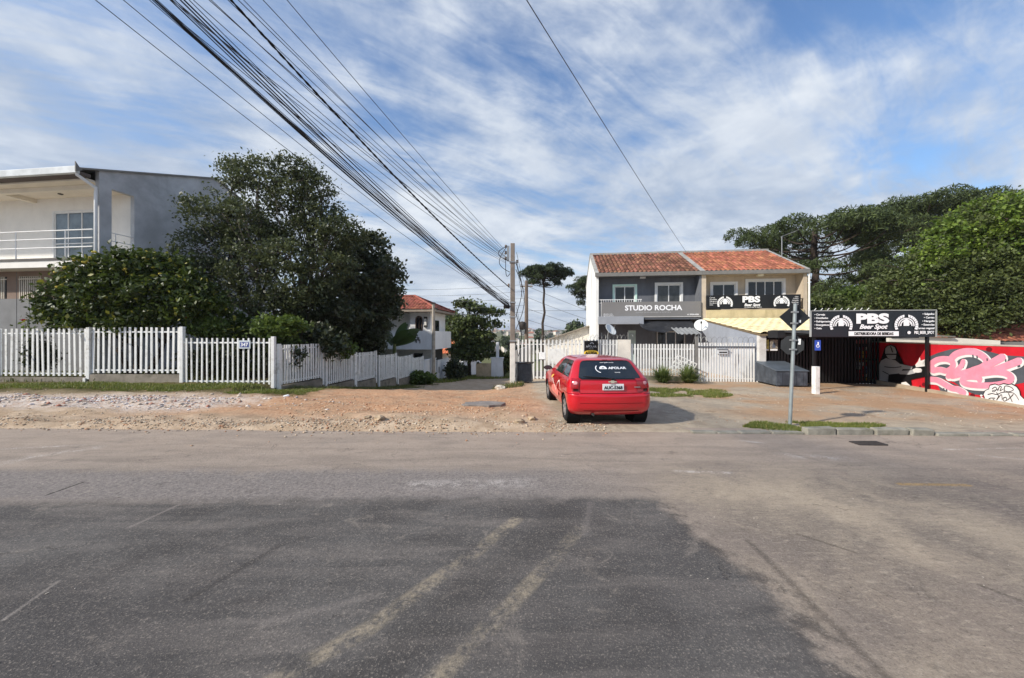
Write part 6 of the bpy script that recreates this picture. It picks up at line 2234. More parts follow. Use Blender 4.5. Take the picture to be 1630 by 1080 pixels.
# citrus tree behind the tall fence
b = P(205, 0, 14.2)
loc = (b.x + .4, b.y, .1)
L_ = lobes_px([(200, 425, 14.1, 1.0, .8, .7), (140, 440, 13.9, .9, .6, .7), (255, 430, 14.4, .9, .8, .7), (100, 475, 13.9, .9, .5, .7), (170, 470, 13.8, 1.1, .7, .8), (230, 470, 13.9, 1.1, .8, .8), (295, 455, 14.3, .9, .8, .7), (320, 485, 14.2, .9, .8, .7), (275, 495, 14.0, 1.0, .7, .6), (90, 505, 13.8, .7, .4, .5), (150, 510, 13.7, .9, .5, .5), (210, 512, 13.8, .9, .6, .5)], loc)
ct = tree('citrus_tree', 'rounded citrus tree with small yellow fruit behind the tall white fence', loc, 1.2, .1, L_, 900, 30, .15, .09, lf_citrus, bark_d, stems=3, shell=.5, cull=in_house, fork_spread=.7)
fm = mat('citrus_fruit', S(196, 176, 70), rough=.5, var=.2, scale=30)
bm = bmesh.new()
bmesh.ops.create_icosphere(bm, subdivisions=1, radius=.045)
me = bpy.data.meshes.new('fruit')
bm.to_mesh(me)
bm.free()
me.materials.append(fm)
pts = clump_points([(l[0], l[1] - .12, l[2], l[3], l[4], l[5]) for l in L_], 85, 1, .02, .1)
pts = pts[~in_house(pts + np.array(loc))]
copies('fruit', me, ct, [tuple(p_) for p_ in pts[pts[:, 1] < .2][:60]])

# garden shrubs behind the fences: each its own
shr = [('bushy_shrub', 'leafy green shrub behind the blue number plate', 395, 520, 14.6, 1.2, .7, .75, lf_citrus, .09),
       ('bushy_shrub', 'reddish flowering shrub between the citrus tree and the fence corner', 350, 515, 14.4, .9, .6, .6, lf_mid, .08),
       ('bushy_shrub', 'pale leafed shrub at the garden fence corner', 455, 525, 14.6, .8, .6, .6, lf_mid, .09),
       ('bushy_shrub', 'dark low shrub under the feathery tree trunks', 420, 560, 14.3, 1.3, .6, .55, lf_dark, .1),
       ('bushy_shrub', 'dark shrub behind the low front fence bars', 330, 565, 14.0, 1.2, .5, .6, lf_dark, .1),
       ('bushy_shrub', 'dense dark shrub behind the first stepped fence panel', 500, 540, 16.0, 1.2, .8, .9, lf_dark, .12),
       ('bushy_shrub', 'tall dark shrub filling the gap between the feathery and glossy trees', 470, 500, 17.0, 1.5, .9, 1.1, lf_dark, .11),
       ('bushy_shrub', 'dark leafy shrub against the glossy tree stems', 530, 505, 18.2, 1.5, .9, 1.2, lf_dark, .12),
       ('bushy_shrub', 'low dark hedge plant under the glossy tree', 585, 545, 20.6, 1.3, .7, .8, lf_dark, .12),
       ('bushy_shrub', 'shrub spilling leaves over the stepped fence', 535, 555, 16.9, .9, .6, .55, lf_mid, .1),
       ('bushy_shrub', 'thin dark climber just behind the tall fence pickets', 68, 565, 13.75, .4, .2, .6, lf_dark, .07),
       ('bushy_shrub', 'small round bush at the foot of the white yard wall', 672, 602, 25.0, .7, .6, .5, lf_mid, .12),
       ('bushy_shrub', 'dark bush against the white gate down the street', 722, 592, 31.0, .7, .6, .9, lf_dark, .14),
       ('bushy_shrub', 'dark round bush at the end of the white yard wall', 738, 592, 34.5, .7, .6, .8, lf_dark, .14),
       ('bushy_shrub', 'dry bush beside the white gate pillar across the street', 802, 575, 36.0, .9, .8, 1.1, lf_fern, .14),
       ('bushy_shrub', 'small weedy bush beside the green yard wall', 797, 595, 36.5, .9, .7, .9, lf_mid, .14)]
for nm, lb, px, py, Yd, rx_, ry_, rz2, lm_, sz in shr:
    q = P(px, py, Yd)
    gzz = g1(q.x, q.y)
    lc = (q.x, q.y, gzz)
    h = max(q.z - gzz, .25)
    t = thing(nm, lb, 'shrub', lc, 0, 'garden shrubs')
    mb = MB()
    for k in range(6):
        limb(mb, (0, 0, -.1), (random.gauss(0, rx_ * .5), random.gauss(0, ry_ * .5), h + random.uniform(-.2, rz2 * .7)), .022, .006, .1, 5, 5)
    mb.build('stems', bark_d, t)
    lob = [(random.gauss(0, rx_ * .35), random.gauss(0, ry_ * .3), h + random.gauss(0, rz2 * .25), rx_ * random.uniform(.5, .75), ry_ * random.uniform(.5, .8), rz2 * random.uniform(.5, .8)) for _ in range(5)]
    p_ = clump_points(lob, 150, 22, .12, .6)
    V, Q = leaves(p_[p_[:, 2] > .05], sz)
    arrays_obj('foliage', V, Q, lm_, t)


def rose(px, py, Yd, label, col):
    q = P(px, py, Yd)
    gzz = g1(q.x, q.y)
    t = thing('rose', label, 'rose', (q.x, q.y, gzz), 0, 'roses over the fence')
    h = q.z - gzz
    mb = MB()
    limb(mb, (.1, .1, -.05), (0, 0, h), .012, .006, .05, 7, 5)
    mb.build('stem', bark_d, t)
    bm = bmesh.new()
    mb = MB()
    for ring, (rr, n, tilt) in enumerate(((.025, 4, .2), (.05, 5, .6), (.075, 6, 1.1))):
        for k in range(n):
            a = 6.283 * k / n + ring * .5
            c, s_ = math.cos(a), math.sin(a)
            w = .045
            r2 = rr + .04 * tilt
            mb.add([(c * rr * .3, s_ * rr * .3, h - .02), (c * rr - s_ * w, s_ * rr + c * w, h + .03), (c * r2, s_ * r2, h + .08 - .03 * tilt), (c * rr + s_ * w, s_ * rr - c * w, h + .03)], [(0, 1, 2, 3)])
    mb.build('bloom', mat('petal_' + label[:4], col, rough=.6, var=.2, scale=30), t)
    p_ = rng.normal(size=(40, 3)) * np.array([.1, .1, .25]) + np.array([.04, .04, h - .35])
    V, Q = leaves(p_, .07)
    arrays_obj('foliage', V, Q, lf_mid, t)


rose(38, 511, 13.5, 'single deep red rose standing above the tall fence', S(176, 30, 50))
rose(297, 506, 13.7, 'single pink rose above the fence near the tall post', S(206, 84, 116))

# banana-like plant
q = P(640, 566, 24.0)
gzz = g1(q.x - .5, q.y) + .35
bn = thing('broadleaf_plant', 'plant with long upright dark banana leaves behind the stepped fence', 'plant', (q.x - .5, q.y, gzz))
mb = MB()
for k in range(12):
    a = -0.9 + 2.6 * k / 11 + random.uniform(-.15, .15)
    Lf = random.uniform(1.5, 2.1)
    d = Vector((math.cos(a) * .9, random.uniform(-.5, .5), .55)).normalized()
    side = d.cross(Vector((0, 1, .3))).normalized()
    b0 = Vector((random.uniform(-.2, .2), random.uniform(-.2, .2), 1.0 + random.uniform(-.2, .2)))
    nseg = 9
    vs = []
    for i in range(nseg + 1):
        t_ = i / nseg
        w = .26 * math.sin(math.pi * min(1, .08 + t_ * .92)) ** .7
        c = b0 + d * Lf * t_ + Vector((0, 0, -.45 * t_ * t_))
        vs += [c - side * w + Vector((0, 0, .05)), c + Vector((0, 0, -.03)), c + side * w + Vector((0, 0, .05))]
    fs = []
    for i in range(nseg):
        fs += [(3 * i, 3 * i + 1, 3 * i + 4, 3 * i + 3), (3 * i + 1, 3 * i + 2, 3 * i + 5, 3 * i + 4)]
    m2 = MB().add(vs, fs)
    m2.build('leaf', leaf_mat('banana_leaf', S(40, 56, 30), S(70, 92, 44), trans=.3, spec=.5), bn)
MB().tube([(0, 0, -.2), (0.02, 0, 1.2)], [.14, .09], 8).build('stem', mat('green_stem', S(90, 100, 60)), bn)

# spiky clump plants before the garden fence
for px, lb in ((1055, 'spiky clump plant by the end of the low wall'), (1096, 'spiky clump plant below the white lattice rack')):
    u_, _ = fo_l(px, 0, -.75)
    wx, wy, _ = world_of(FO, u_, -.75, 0)
    t = thing('spiky_clump_plant', lb, 'plant', (wx, wy, g1(wx, wy)))
    n = 420
    a = rng.random(n) * 6.283
    tilt = rng.random(n) ** .7 * 1.15
    Lf = .45 + .4 * rng.random(n)
    V = []
    for k in range(n):
        d = np.array([math.cos(a[k]) * math.sin(tilt[k]), math.sin(a[k]) * math.sin(tilt[k]), math.cos(tilt[k])])
        sd = np.array([-math.sin(a[k]), math.cos(a[k]), 0]) * .013
        b0 = np.array([math.cos(a[k]), math.sin(a[k]), 0]) * .12 * rng.random()
        m_ = b0 + d * Lf[k] * .6
        e = b0 + d * Lf[k] + np.array([d[0] * .1, d[1] * .1, -.16 * tilt[k]])
        V += [b0 - sd, b0 + sd, m_ + sd * 1.1, m_ - sd * 1.1, e + sd * .1, e - sd * .1]
    V = np.array(V)
    Q = (np.array([(0, 1, 2, 3), (3, 2, 4, 5)])[None] + (np.arange(n) * 6)[:, None, None]).reshape(-1, 4)
    arrays_obj('blades', V, Q, leaf_mat('spiky_blade', S(56, 76, 36), S(120, 132, 74), trans=.25), t)

lf_street = leaf_mat('street_tree_leaf', S(46, 58, 32), S(98, 110, 58), trans=.25)
# street tree with flat tiers
b = P(747, 0, 36.5)
gzz = g1(b.x, b.y)
loc = (b.x, b.y, gzz)
L_ = lobes_px([(745, 484, 36.5, 1.4, 1.4, .28), (765, 492, 36, 1.2, 1.2, .28), (782, 498, 36.5, 1.2, 1.0, .22), (748, 508, 36, 1.8, 1.5, .34), (778, 517, 36.2, 1.3, 1.2, .26), (740, 535, 35.8, 1.7, 1.5, .9), (760, 540, 36, 1.6, 1.5, .9), (728, 525, 36.5, 1.1, 1.1, .8), (745, 562, 35.8, 1.5, 1.3, .9), (765, 560, 36, 1.2, 1.2, .8), (730, 555, 36, 1.1, 1.1, .9)], loc)
tree('tiered_street_tree', 'street tree with flat green tiers at the bend of the side street', loc, 1.6, .22, L_, 420, 26, .24, .2, lf_street, bark_d, shell=.6, elong=1.5)

# big vine covered tree beyond the mural wall
b = P(1600, 0, 19.5)
loc = (b.x, b.y, -.2)
items = [(1606, 362, 19.5, 2.6, 2.2, 1.6), (1666, 352, 19.8, 2.6, 2.3, 1.8), (1558, 382, 19.3, 2.0, 2.0, 1.4), (1518, 416, 19.2, 1.8, 1.8, 1.3), (1468, 446, 19.4, 1.7, 1.7, 1.2), (1438, 469, 19.6, 1.5, 1.6, 1.1),
         (1488, 474, 18.8, 1.8, 1.5, 1.1), (1548, 444, 18.6, 2.0, 1.6, 1.3), (1596, 436, 18.6, 2.0, 1.7, 1.4), (1656, 446, 18.8, 2.1, 1.8, 1.5), (1538, 494, 18.4, 1.8, 1.4, .9), (1576, 484, 18.3, 1.5, 1.3, 1.0), (1463, 504, 19.0, 1.4, 1.4, .7), (1518, 516, 18.2, 1.2, 1.2, .6), (1696, 504, 18.6, 1.6, 1.4, 1.2), (1726, 416, 19.5, 2.2, 2.0, 2.0)]
L_ = lobes_px(items, loc)
vt = tree('vine_covered_tree', 'huge spreading green tree draped with bright vine beyond the mural wall', loc, 2.2, .38, L_, 2100, 52, .22, .078, lf_fern, bark_d, stems=2, twigs=5, shell=.4, fork_spread=.8, elong=2.0)
Lv = lobes_px([(1606, 342, 19.3, 2.4, 2.0, .9), (1666, 334, 19.5, 2.6, 2.0, 1.0), (1558, 364, 19.1, 1.9, 1.8, .8), (1508, 404, 19.0, 1.5, 1.5, .8), (1576, 392, 18.6, 1.2, .9, 1.2), (1626, 401, 18.5, 1.2, .9, 1.2), (1478, 431, 18.9, .5, .5, .8), (1566, 426, 18.2, .5, .4, .9), (1468, 441, 18.8, .5, .4, .9)], loc)
p_ = clump_points(Lv, 480, 34, .22, .4)
V, Q = leaves(p_, .13, 1.3, up=1.0)
arrays_obj('vine_foliage', V, Q, lf_vine, vt)

# green trees behind the beige house
for k, (px, py, Yd, rx_, rz2, lb) in enumerate([(1310, 484, 27, 2.2, 1.2, 'rounded green tree behind the end of the beige house'), (1368, 482, 26, 2.2, 1.2, 'bushy green tree behind the bar signboard'), (1345, 502, 24, 2.6, 1.1, 'low dense green tree just above the bar signboard'), (1425, 500, 23.5, 1.6, 1.2, 'green tree at the edge of the vine covered tree')]):
    q = P(px, py, Yd)
    gzz = g1(q.x, q.y)
    loc = (q.x, q.y, gzz)
    h = q.z - gzz
    L_ = [(random.gauss(0, rx_ * .5), random.gauss(0, .8), h + random.gauss(-.2, rz2 * .3), rx_ * random.uniform(.4, .6), rx_ * .5, rz2 * random.uniform(.45, .7)) for _ in range(8)] + [(0, 0, h * .6, rx_ * .8, rx_ * .7, h * .3)]
    tree('backyard_tree', lb, loc, h * .5, .16, L_, 480, 34, .22, .12, lf_mid if k % 2 else lf_fern, bark_d, group='trees behind the houses', shell=.5)


# ------------------------------------------------------------------ araucaria pines
def tuft(center, r, n):
    """one needle-clad branch end: a flattened dome of needles"""
    d = rng.normal(size=(n, 3))
    d[:, 2] = np.abs(d[:, 2]) * .9 - .18
    d /= np.linalg.norm(d, axis=1, keepdims=True)
    rr = r * (0.5 + .5 * rng.random(n) ** .4)
    return center + d * rr[:, None] * np.array([1.1, 1.1, .82])


def araucaria(name, label, loc, H, crown_r, crown_h, n_br, tuft_r, per, lm, size, trunk_r, group, cup=.35, n_low=8, sub=4, low_drop=1.0):
    t = thing(name, label, 'araucaria', loc, 0, group)
    mb = MB()
    limb(mb, (0, 0, -.5), (random.uniform(-.2, .2), 0, H - crown_h * .2), trunk_r, trunk_r * .55, .01, 10, 8)
    mb.build('trunk', bark_d, t, smooth=True)
    br = MB()
    P_ = []
    for k in range(n_br + n_low):
        a = k * 2.39996 + random.uniform(-.3, .3)
        bare = k >= n_br
        if not bare:
            f = (k + .5) / n_br
            z0 = H - crown_h * (1.15 - .75 * f)
            R_ = crown_r * (1 - .6 * f ** 1.6) * random.uniform(.86, 1.06)
            z1 = min(z0 + cup * R_ * (.55 + .5 * f), H - tuft_r * .5 * random.uniform(.6, 1.4))
            dr = .15
        else:
            f = (k - n_br + .5) / n_low
            z0 = H - crown_h * (1.2 + low_drop * f)
            R_ = crown_r * random.uniform(.6, .92) * (1 - .25 * f)
            z1 = z0 + R_ * random.uniform(.02, .16)
            dr = .35
        pts = []
        for i in range(9):
            s = i / 8
            zz = z0 + (z1 - z0) * s ** 2.2 - dr * math.sin(math.pi * s)
            pts.append(Vector((math.cos(a) * R_ * s, math.sin(a) * R_ * s, zz)))
        br.tube(pts, [trunk_r * .22 * (1 - .65 * i / 8) + .012 for i in range(9)], 5)
        for j in range(1 if bare else sub):
            s = random.uniform(.88, 1.0) if bare else random.uniform(.62, 1.0)
            i = min(7, int(s * 8))
            b0 = pts[i].lerp(pts[i + 1], s * 8 - i)
            off = Vector((random.gauss(0, 1), random.gauss(0, 1), random.uniform(.0, .5))).normalized() * tuft_r * random.uniform(.5, 1.5)
            e = b0 + off
            br.tube([b0, b0.lerp(e, .5) + Vector((0, 0, -.05)), e], .02, 3)
            P_.append(tuft(np.array(e), tuft_r * random.uniform(.7, 1.15), per))
        P_.append(tuft(np.array(pts[-1]), tuft_r * (.7 if bare else 1.05), per))
    br.build('branches', bark_d, t)
    V, Q = leaves(np.concatenate(P_), size, 4.5, up=.6)
    arrays_obj('crown', V, Q, lm, t)
    return t


def arau_px(px, top, Yd, W, Hc, label, **kw):
    q = P(px, top, Yd)
    gzz = g1(q.x, q.y)
    return araucaria('araucaria_pine', label, (q.x, q.y, gzz), q.z - gzz, W, Hc, group='araucaria pines', **kw)


arau_px(1300, 350, 38, 7.2, 4.2, 'broad umbrella crowned araucaria right behind the beige house roof', n_br=17, tuft_r=1.35, per=620, lm=lf_pine, size=.085, trunk_r=.42, sub=2, n_low=16, low_drop=1.1)
arau_px(1456, 322, 42, 6.6, 4.2, 'tallest araucaria with umbrella crown above the vine covered tree', n_br=17, tuft_r=1.45, per=650, lm=lf_pine, size=.09, trunk_r=.45, sub=2, n_low=14, low_drop=1.0)
arau_px(866, 428, 62, 4.0, 1.7, 'slender araucaria with flat umbrella crown beyond the white gate', n_br=26, tuft_r=.72, per=190, lm=lf_pine_far, size=.085, trunk_r=.26, cup=.4, sub=4, n_low=9, low_drop=.5)
arau_px(952, 442, 58, 4.0, 2.6, 'araucaria half hidden by the white house side wall', n_br=22, tuft_r=.8, per=170, lm=lf_pine_far, size=.09, trunk_r=.28, sub=4)
# ------------------------------------------------------------------ poles and cables
conc_p = mat('pole_concrete', S(132, 122, 112), var=.22, scale=3, bump=.4, bscale=22, stain=S(92, 84, 76), stain_amt=.5, stain_scale=2, streak=True)
lime = mat('limewashed_concrete', S(222, 218, 208), var=.12, scale=3, bump=.25, stain=S(176, 164, 146), stain_amt=.5, stain_scale=3)
pq = P(816, 0, 14.3)
pz = g1(pq.x, pq.y)
pl = thing('concrete_utility_pole', 'grey concrete utility pole limewashed white on its lower half', 'utility pole', (pq.x, pq.y, pz))
Z_ = lambda py: CH + (HZ - py) / F * 14.3 - pz
zt_, zw = Z_(388), Z_(547)
tp_ = lambda z: .10 - .018 * z / zt_
mb = MB()
for z0, z1 in ((zw, zt_),):
    mb.hexa([(-tp_(z0), -tp_(z0), z0), (tp_(z0), -tp_(z0), z0), (tp_(z0), tp_(z0), z0), (-tp_(z0), tp_(z0), z0), (-tp_(z1), -tp_(z1), z1), (tp_(z1), -tp_(z1), z1), (tp_(z1), tp_(z1), z1), (-tp_(z1), tp_(z1), z1)])
mb.build('shaft', conc_p, pl, bevel=.015)
MB().hexa([(-.105, -.105, -.4), (.105, -.105, -.4), (.105, .105, -.4), (-.105, .105, -.4), (-.098, -.098, zw - .001), (.098, -.098, zw - .001), (.098, .098, zw - .001), (-.098, .098, zw - .001)]).build('limewashed_base', lime, pl, bevel=.015)
bd = MB().box(-.115, .115, -.115, .115, -.025, .025).mesh('steel_band', m=galv)
copies('steel_band', bd, pl, [(0, 0, Z_(482)), (0, 0, Z_(418)), (0, 0, Z_(505)), (0, 0, Z_(543))])
ca_ = mat('cable_black', S(26, 26, 28), rough=.6, var=.1)
cg_ = mat('cable_grey', S(74, 74, 78), rough=.5, var=.1)
MB().box(-.22, -.12, -.05, .05, Z_(416), Z_(392)).build('insulator_bracket', galv, pl)
ins = MB().lathe([(.001, .1), (.03, .09), (.045, .05), (.025, .03), (.05, 0), (.02, -.03)], lambda x, y, h: (x, y, h), 10).mesh('insulator', True, mat('porcelain', S(120, 104, 92), rough=.3))
copies('insulator', ins, pl, [(-.26, 0, Z_(394)), (-.26, 0, Z_(404)), (-.26, 0, Z_(413)), (.17, 0, Z_(418)), (-.15, -.05, Z_(456)), (-.15, -.05, Z_(489))])
lp = MB()
def loop(a, b, dx, dz, r=.012, n=12):
    pts = []
    for k in range(n + 1):
        t = k / n
        pts.append((a[0] + (b[0] - a[0]) * t + dx * math.sin(math.pi * t), a[1], a[2] + (b[2] - a[2]) * t + dz * math.sin(math.pi * t)))
    lp.tube(pts, r, 4, False)
loop((-.26, -.05, Z_(396)), (-.1, -.12, Z_(434)), -.32, -.1)
loop((-.26, -.05, Z_(412)), (-.1, -.12, Z_(436)), -.06, -.35)
loop((-.2, -.05, Z_(392)), (-.12, -.12, Z_(417)), -.38, 0)
loop((.12, -.12, Z_(420)), (.14, -.12, Z_(500)), .22, 0)
loop((.12, -.12, Z_(430)), (.12, -.12, Z_(525)), .32, 0)
loop((.12, .1, Z_(500)), (.2, .1, Z_(570)), .18, 0)
loop((.11, -.12, Z_(545)), (.1, -.12, Z_(600)), .1, 0)
lp.build('cable_loops', ca_, pl)
jb = MB().lathe([(.001, -.13), (.07, -.11), (.075, .1), (.001, .13)], lambda x, y, h: (-.22 + h, -.1 + x, Z_(489) + y), 10).build('splice_case', ca_, pl)

# second, slimmer pole behind and street lamp pole by the white house
q2 = P(838, 0, 30)
z2 = g1(q2.x, q2.y)
p2 = thing('far_utility_pole', 'slimmer utility pole standing behind the big white gate', 'utility pole', (q2.x, q2.y, z2))
ztop2 = CH + (HZ - 447) / F * 30 - z2
MB().tube([(0, 0, -.3), (0, 0, ztop2)], [.19, .13], 10).build('shaft', mat('pole_brown', S(112, 98, 86), var=.2, scale=3, bump=.3), p2)
mb = MB().box(-.5, .5, -.05, .05, ztop2 - .5, ztop2 - .4)
mb.build('cross_arm', conc_p, p2)
MB().lathe([(.001, -.35), (.22, -.3), (.24, .3), (.001, .35)], lambda x, y, h: (-.35 + x, -.3 + y, ztop2 - 3.6 + h), 12).build('transformer_can', iron, p2, smooth=True)
copies('insulator', ins, p2, [(-.4, 0, ztop2 - .3), (0.1, 0, ztop2 - .3), (.4, 0, ztop2 - .3)])
q3 = P(690, 0, 27.5)
z3_ = g1(q3.x + .4, q3.y)
p3 = thing('yard_service_pole', 'pale service pole at the white yard wall before the red roofed house', 'utility pole', (q3.x, q3.y, z3_))
zt3 = CH + (HZ - 483) / F * 27.5 - z3_
MB().tube([(0, 0, -.3), (0, 0, zt3)], [.15, .11], 8).build('shaft', mat('service_pole', S(166, 156, 142), var=.2, scale=3, bump=.3), p3)
MB().box(-.12, .3, -.06, .06, zt3 - .45, zt3 - .35).build('bracket', iron, p3)
MB().box(-.13, .13, -.13, .13, zt3 - .06, zt3 + .04).build('pole_cap', iron, p3)


def cable(a, b, sag, r, m, label, group='overhead cables', n=26, name='overhead_cable', twist=0):
    a, b = Vector(a), Vector(b)
    pts = [a.lerp(b, k / n) - Vector((0, 0, sag * 4 * (k / n) * (1 - k / n))) for k in range(n + 1)]
    mb = MB()
    if twist:
        fine = []
        N_ = n * 12
        for s_ in (0, 1):
            fine = []
            for k in range(N_ + 1):
                t = k / N_
                p = a.lerp(b, t) - Vector((0, 0, sag * 4 * t * (1 - t)))
                an_ = t * twist * 6.283 + s_ * math.pi
                fine.append(p + Vector((math.cos(an_) * r * .8, 0, math.sin(an_) * r * .8)))
            mb.tube(fine, r, 4, False)
    else:
        mb.tube(pts, r, 5, False)
    o = mb.build(name, m, smooth=True)
    return tag(o, label, 'cable', group)


PX, PY = pq.x, pq.y
zp_ = lambda py: CH + (HZ - py) / F * 14.3
# the far ends hang on the line across the road, out of the picture behind the photographer
for k in range(5):
    cable((PX - .26, PY, zp_(400 + 3.2 * k)), (-7.2 - .35 * k, -3.0, 10.0 - .38 * k), .25 + .1 * random.random(), .0065, cg_, 'thin grey power line to the top insulators of the concrete pole', 'power lines to the pole top')
for k in range(6):
    cable((PX - .26, PY, zp_(407 + 2 * k) - .05), (-8.4 - .14 * k, -3.2, 10.3 - .10 * k), .45 + .10 * k, .006, cg_, 'slack thin line below the power lines on the concrete pole', 'slack lines to the pole')
cable((PX - .12, PY, zp_(458)), (-8.3, -3.0, 11.4), .72, .013, ca_, 'thick twisted black cable on the concrete pole above the telephone bundle', None, twist=60)
for k in range(15):
    big_ = k % 4 == 0
    cable((PX - .14 + .01 * (k % 3), PY - .05, zp_(487 + random.uniform(-5, 5))), (-8.7 - .03 * k + random.uniform(-.06, .06), -3.0, 10.9 - .035 * k + random.uniform(-.06, .06)), .5 + .16 * random.random(), .011 if big_ else .006, ca_ if k % 2 == 0 else cg_, 'black telephone cable in the drooping bundle to the concrete pole', 'telephone cable bundle')
for k in range(3):
    cable((PX - .14, PY - .05, zp_(474 + 5 * k)), (-10.2 - .2 * k, -2.8, 11.0 - .1 * k), .55 + .12 * k, .006, cg_, 'outermost thin cable hanging beside the telephone bundle', 'outer thin cables')
hx = Vector(world_of(HO, L(1092, 0, 3.6)[0], 3.6, 0))
cable((hx.x, hx.y, 7.2), (-4.5, -1.2, 7.9), .15, .009, cg_, 'single cable crossing the open sky to the tiled roof ridge', None)
# onward spans
for k, (za, zb_) in enumerate([(402, ztop2 + z2 - .3), (415, ztop2 + z2 - .6), (418, ztop2 + z2 - 1.6), (490, ztop2 + z2 - 3.0), (500, ztop2 + z2 - 3.2)]):
    cable((PX + .15, PY, zp_(za)), (q2.x, q2.y, zb_), .35 + .15 * k, .008, ca_, 'cable spanning from the concrete pole to the slimmer pole behind', 'onward cables between the poles')
for k in range(4):
    cable((q2.x, q2.y, ztop2 + z2 - .4 - .9 * k), (26, 62 + 2 * k, 2.5 - .8 * k), .8, .014, cg_, 'distant cable running off behind the white side wall', 'distant cables')
cable((q2.x, q2.y, ztop2 + z2 - 2.4), (30, 34, 5.0), .3, .012, cg_, 'level distant cable passing behind the white side wall', None)
for k in range(5):
    cable((q2.x, q2.y, ztop2 + z2 - .3 - .55 * k), (-32, 50, 9.5 - .7 * k), 1.0, .011, cg_, 'faint cable strung over the red roofed house', 'cables over the red roofed house')

# black rubbish sack stand beside the pole
q = P(833, 0, 14.7)
gs = g1(q.x, q.y)
rsk = thing('covered_rubbish_stand', 'rubbish stand draped in black plastic beside the concrete pole', 'rubbish stand', (q.x, q.y, gs), -TH)
mb = MB()
nu, nv = 28, 12
vs = []
for j in range(nv + 1):
    t = j / nv
    for i in range(nu):
        a = 6.283 * i / nu
        w, d_ = .36 - .06 * t, .24 - .03 * t
        ex = 3.2
        cx_, sx_ = math.cos(a), math.sin(a)
        rx_ = abs(cx_) ** (2 / ex) * math.copysign(1, cx_) * w
        ry_ = abs(sx_) ** (2 / ex) * math.copysign(1, sx_) * d_
        cr_ = 1 + .05 * math.sin(a * 7 + t * 6) * (1 - t) + .03 * math.sin(a * 13 + t * 3)
        vs.append((rx_ * cr_ + .04 * t, ry_ * cr_, .06 + .72 * t + (.04 * rx_ / .36) * (-1 if t > .9 else 0)))
fs = [(j * nu + i, j * nu + (i + 1) % nu, (j + 1) * nu + (i + 1) % nu, (j + 1) * nu + i) for j in range(nv) for i in range(nu)]
fs.append(tuple(range(nv * nu, (nv + 1) * nu)))
mb.add(vs, fs)
mb.build('plastic_cover', mat('crumpled_plastic', S(66, 70, 74), rough=.35, var=.3, scale=9, bump=.8, bscale=9), rsk, smooth=True)
MB().box(-.36, .40, -.25, -.22, .76, .80).box(-.36, .40, .22, .25, .76, .80).build('top_bar', iron, rsk)
lg_ = MB().tube([(0, 0, -.05), (0, 0, .12)], .018, 5).mesh('leg', m=galv)
copies('leg', lg_, rsk, [(-.25, -.15, 0), (.27, -.15, 0), (-.25, .15, 0), (.27, .15, 0)])
# ------------------------------------------------------------------ house behind the mural wall
MO = (P(1475, 0, 17.8).x, 17.8)
mh = thing('clay_roof_house', 'low pale house with weathered clay tile roof behind the mural wall', 'house', (MO[0], MO[1], 0), -TH)
mz = CH + (HZ - 540) / F * 17.8
mh_w = mat('pale_house_wall', S(206, 200, 186), var=.1, bump=.1, stain=S(150, 144, 130), stain_amt=.4)
wall_holes(MB(), -1.0, 7.5, -.4, mz - .15, [(.2, 1.4, .4, 1.2)], .6, .8).box(-1, -.8, .8, 5, -.4, mz - .15).build('wall', mh_w, mh)
MB().box(.2, 1.4, .68, .7, .4, 1.2).build('window', glass_m, mh)
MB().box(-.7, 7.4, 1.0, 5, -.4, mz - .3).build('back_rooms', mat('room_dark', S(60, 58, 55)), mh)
mt = mat('weathered_clay_tile', S(158, 98, 76), var=.4, scale=2, island=.4, rough=.9, bump=.3, stain=S(84, 62, 52), stain_amt=.5)
a18 = math.radians(20)
tile_roof('roof_tiles', (-1.4, -.1, mz - .12), (1, 0, 0), (0, math.cos(a18), math.sin(a18)), 9.5, 3.6, .25, .42, mt, mh)
tile_roof('back_roof_tiles', (8.1, 6.6, mz - .12), (-1, 0, 0), (0, -math.cos(a18), math.sin(a18)), 9.5, 3.6, .25, .42, mt, mh)
MB().hexa([(-1.45, -.14, mz - .3), (8.1, -.14, mz - .3), (8.1, .0, mz - .3), (-1.45, .0, mz - .3), (-1.45, -.14, mz - .12), (8.1, -.14, mz - .12), (8.1, 0, mz - .12), (-1.45, 0, mz - .12)]).build('fascia', grey_trim, mh)

# pale lean-to between the bar and that house
la = thing('pale_lean_to', 'pale cement lean-to roof edge between the bar canopy and the mural wall', 'lean-to', (P(1440, 0, 16.3).x, 16.3, 0), -TH)
MB().prism([(-.6, -.3), (3.6, -.3), (3.6, 1.50), (1.8, 1.62), (-.6, 1.72)], lambda a, b, d: (a, d, b), 0, .15).build('wall', mat('lean_white', S(214, 210, 196), var=.08), la)
MB().hexa([(-.7, -.15, 1.74), (1.8, -.15, 1.64), (1.8, 2, 1.74), (-.7, 2, 1.84), (-.7, -.15, 1.79), (1.8, -.15, 1.69), (1.8, 2, 1.79), (-.7, 2, 1.89)]).build('roof_sheet', mat('lean_roof', S(120, 118, 108), var=.15), la)

# ------------------------------------------------------------------ the far slope: small houses and trees
far_walls = [mat('far_wall_%d' % k, c, var=.08, scale=.3) for k, c in enumerate([S(214, 206, 194), S(190, 182, 170), S(206, 196, 176), S(176, 166, 158)])]
far_roofs = [mat('far_roof_%d' % k, c, var=.15, scale=.4) for k, c in enumerate([S(160, 104, 82), S(150, 140, 130), S(176, 120, 92), S(128, 120, 114)])]


FHL = [('small cream house with red tiled roof on the far slope', 'cream red roofed houses on the far slope'), ('small grey house with grey roof on the far slope', 'grey houses on the far slope'),
       ('small sand coloured house with orange roof on the far slope', 'sand orange roofed houses on the far slope'), ('small brownish house with dark grey roof on the far slope', 'brownish dark roofed houses on the far slope')]


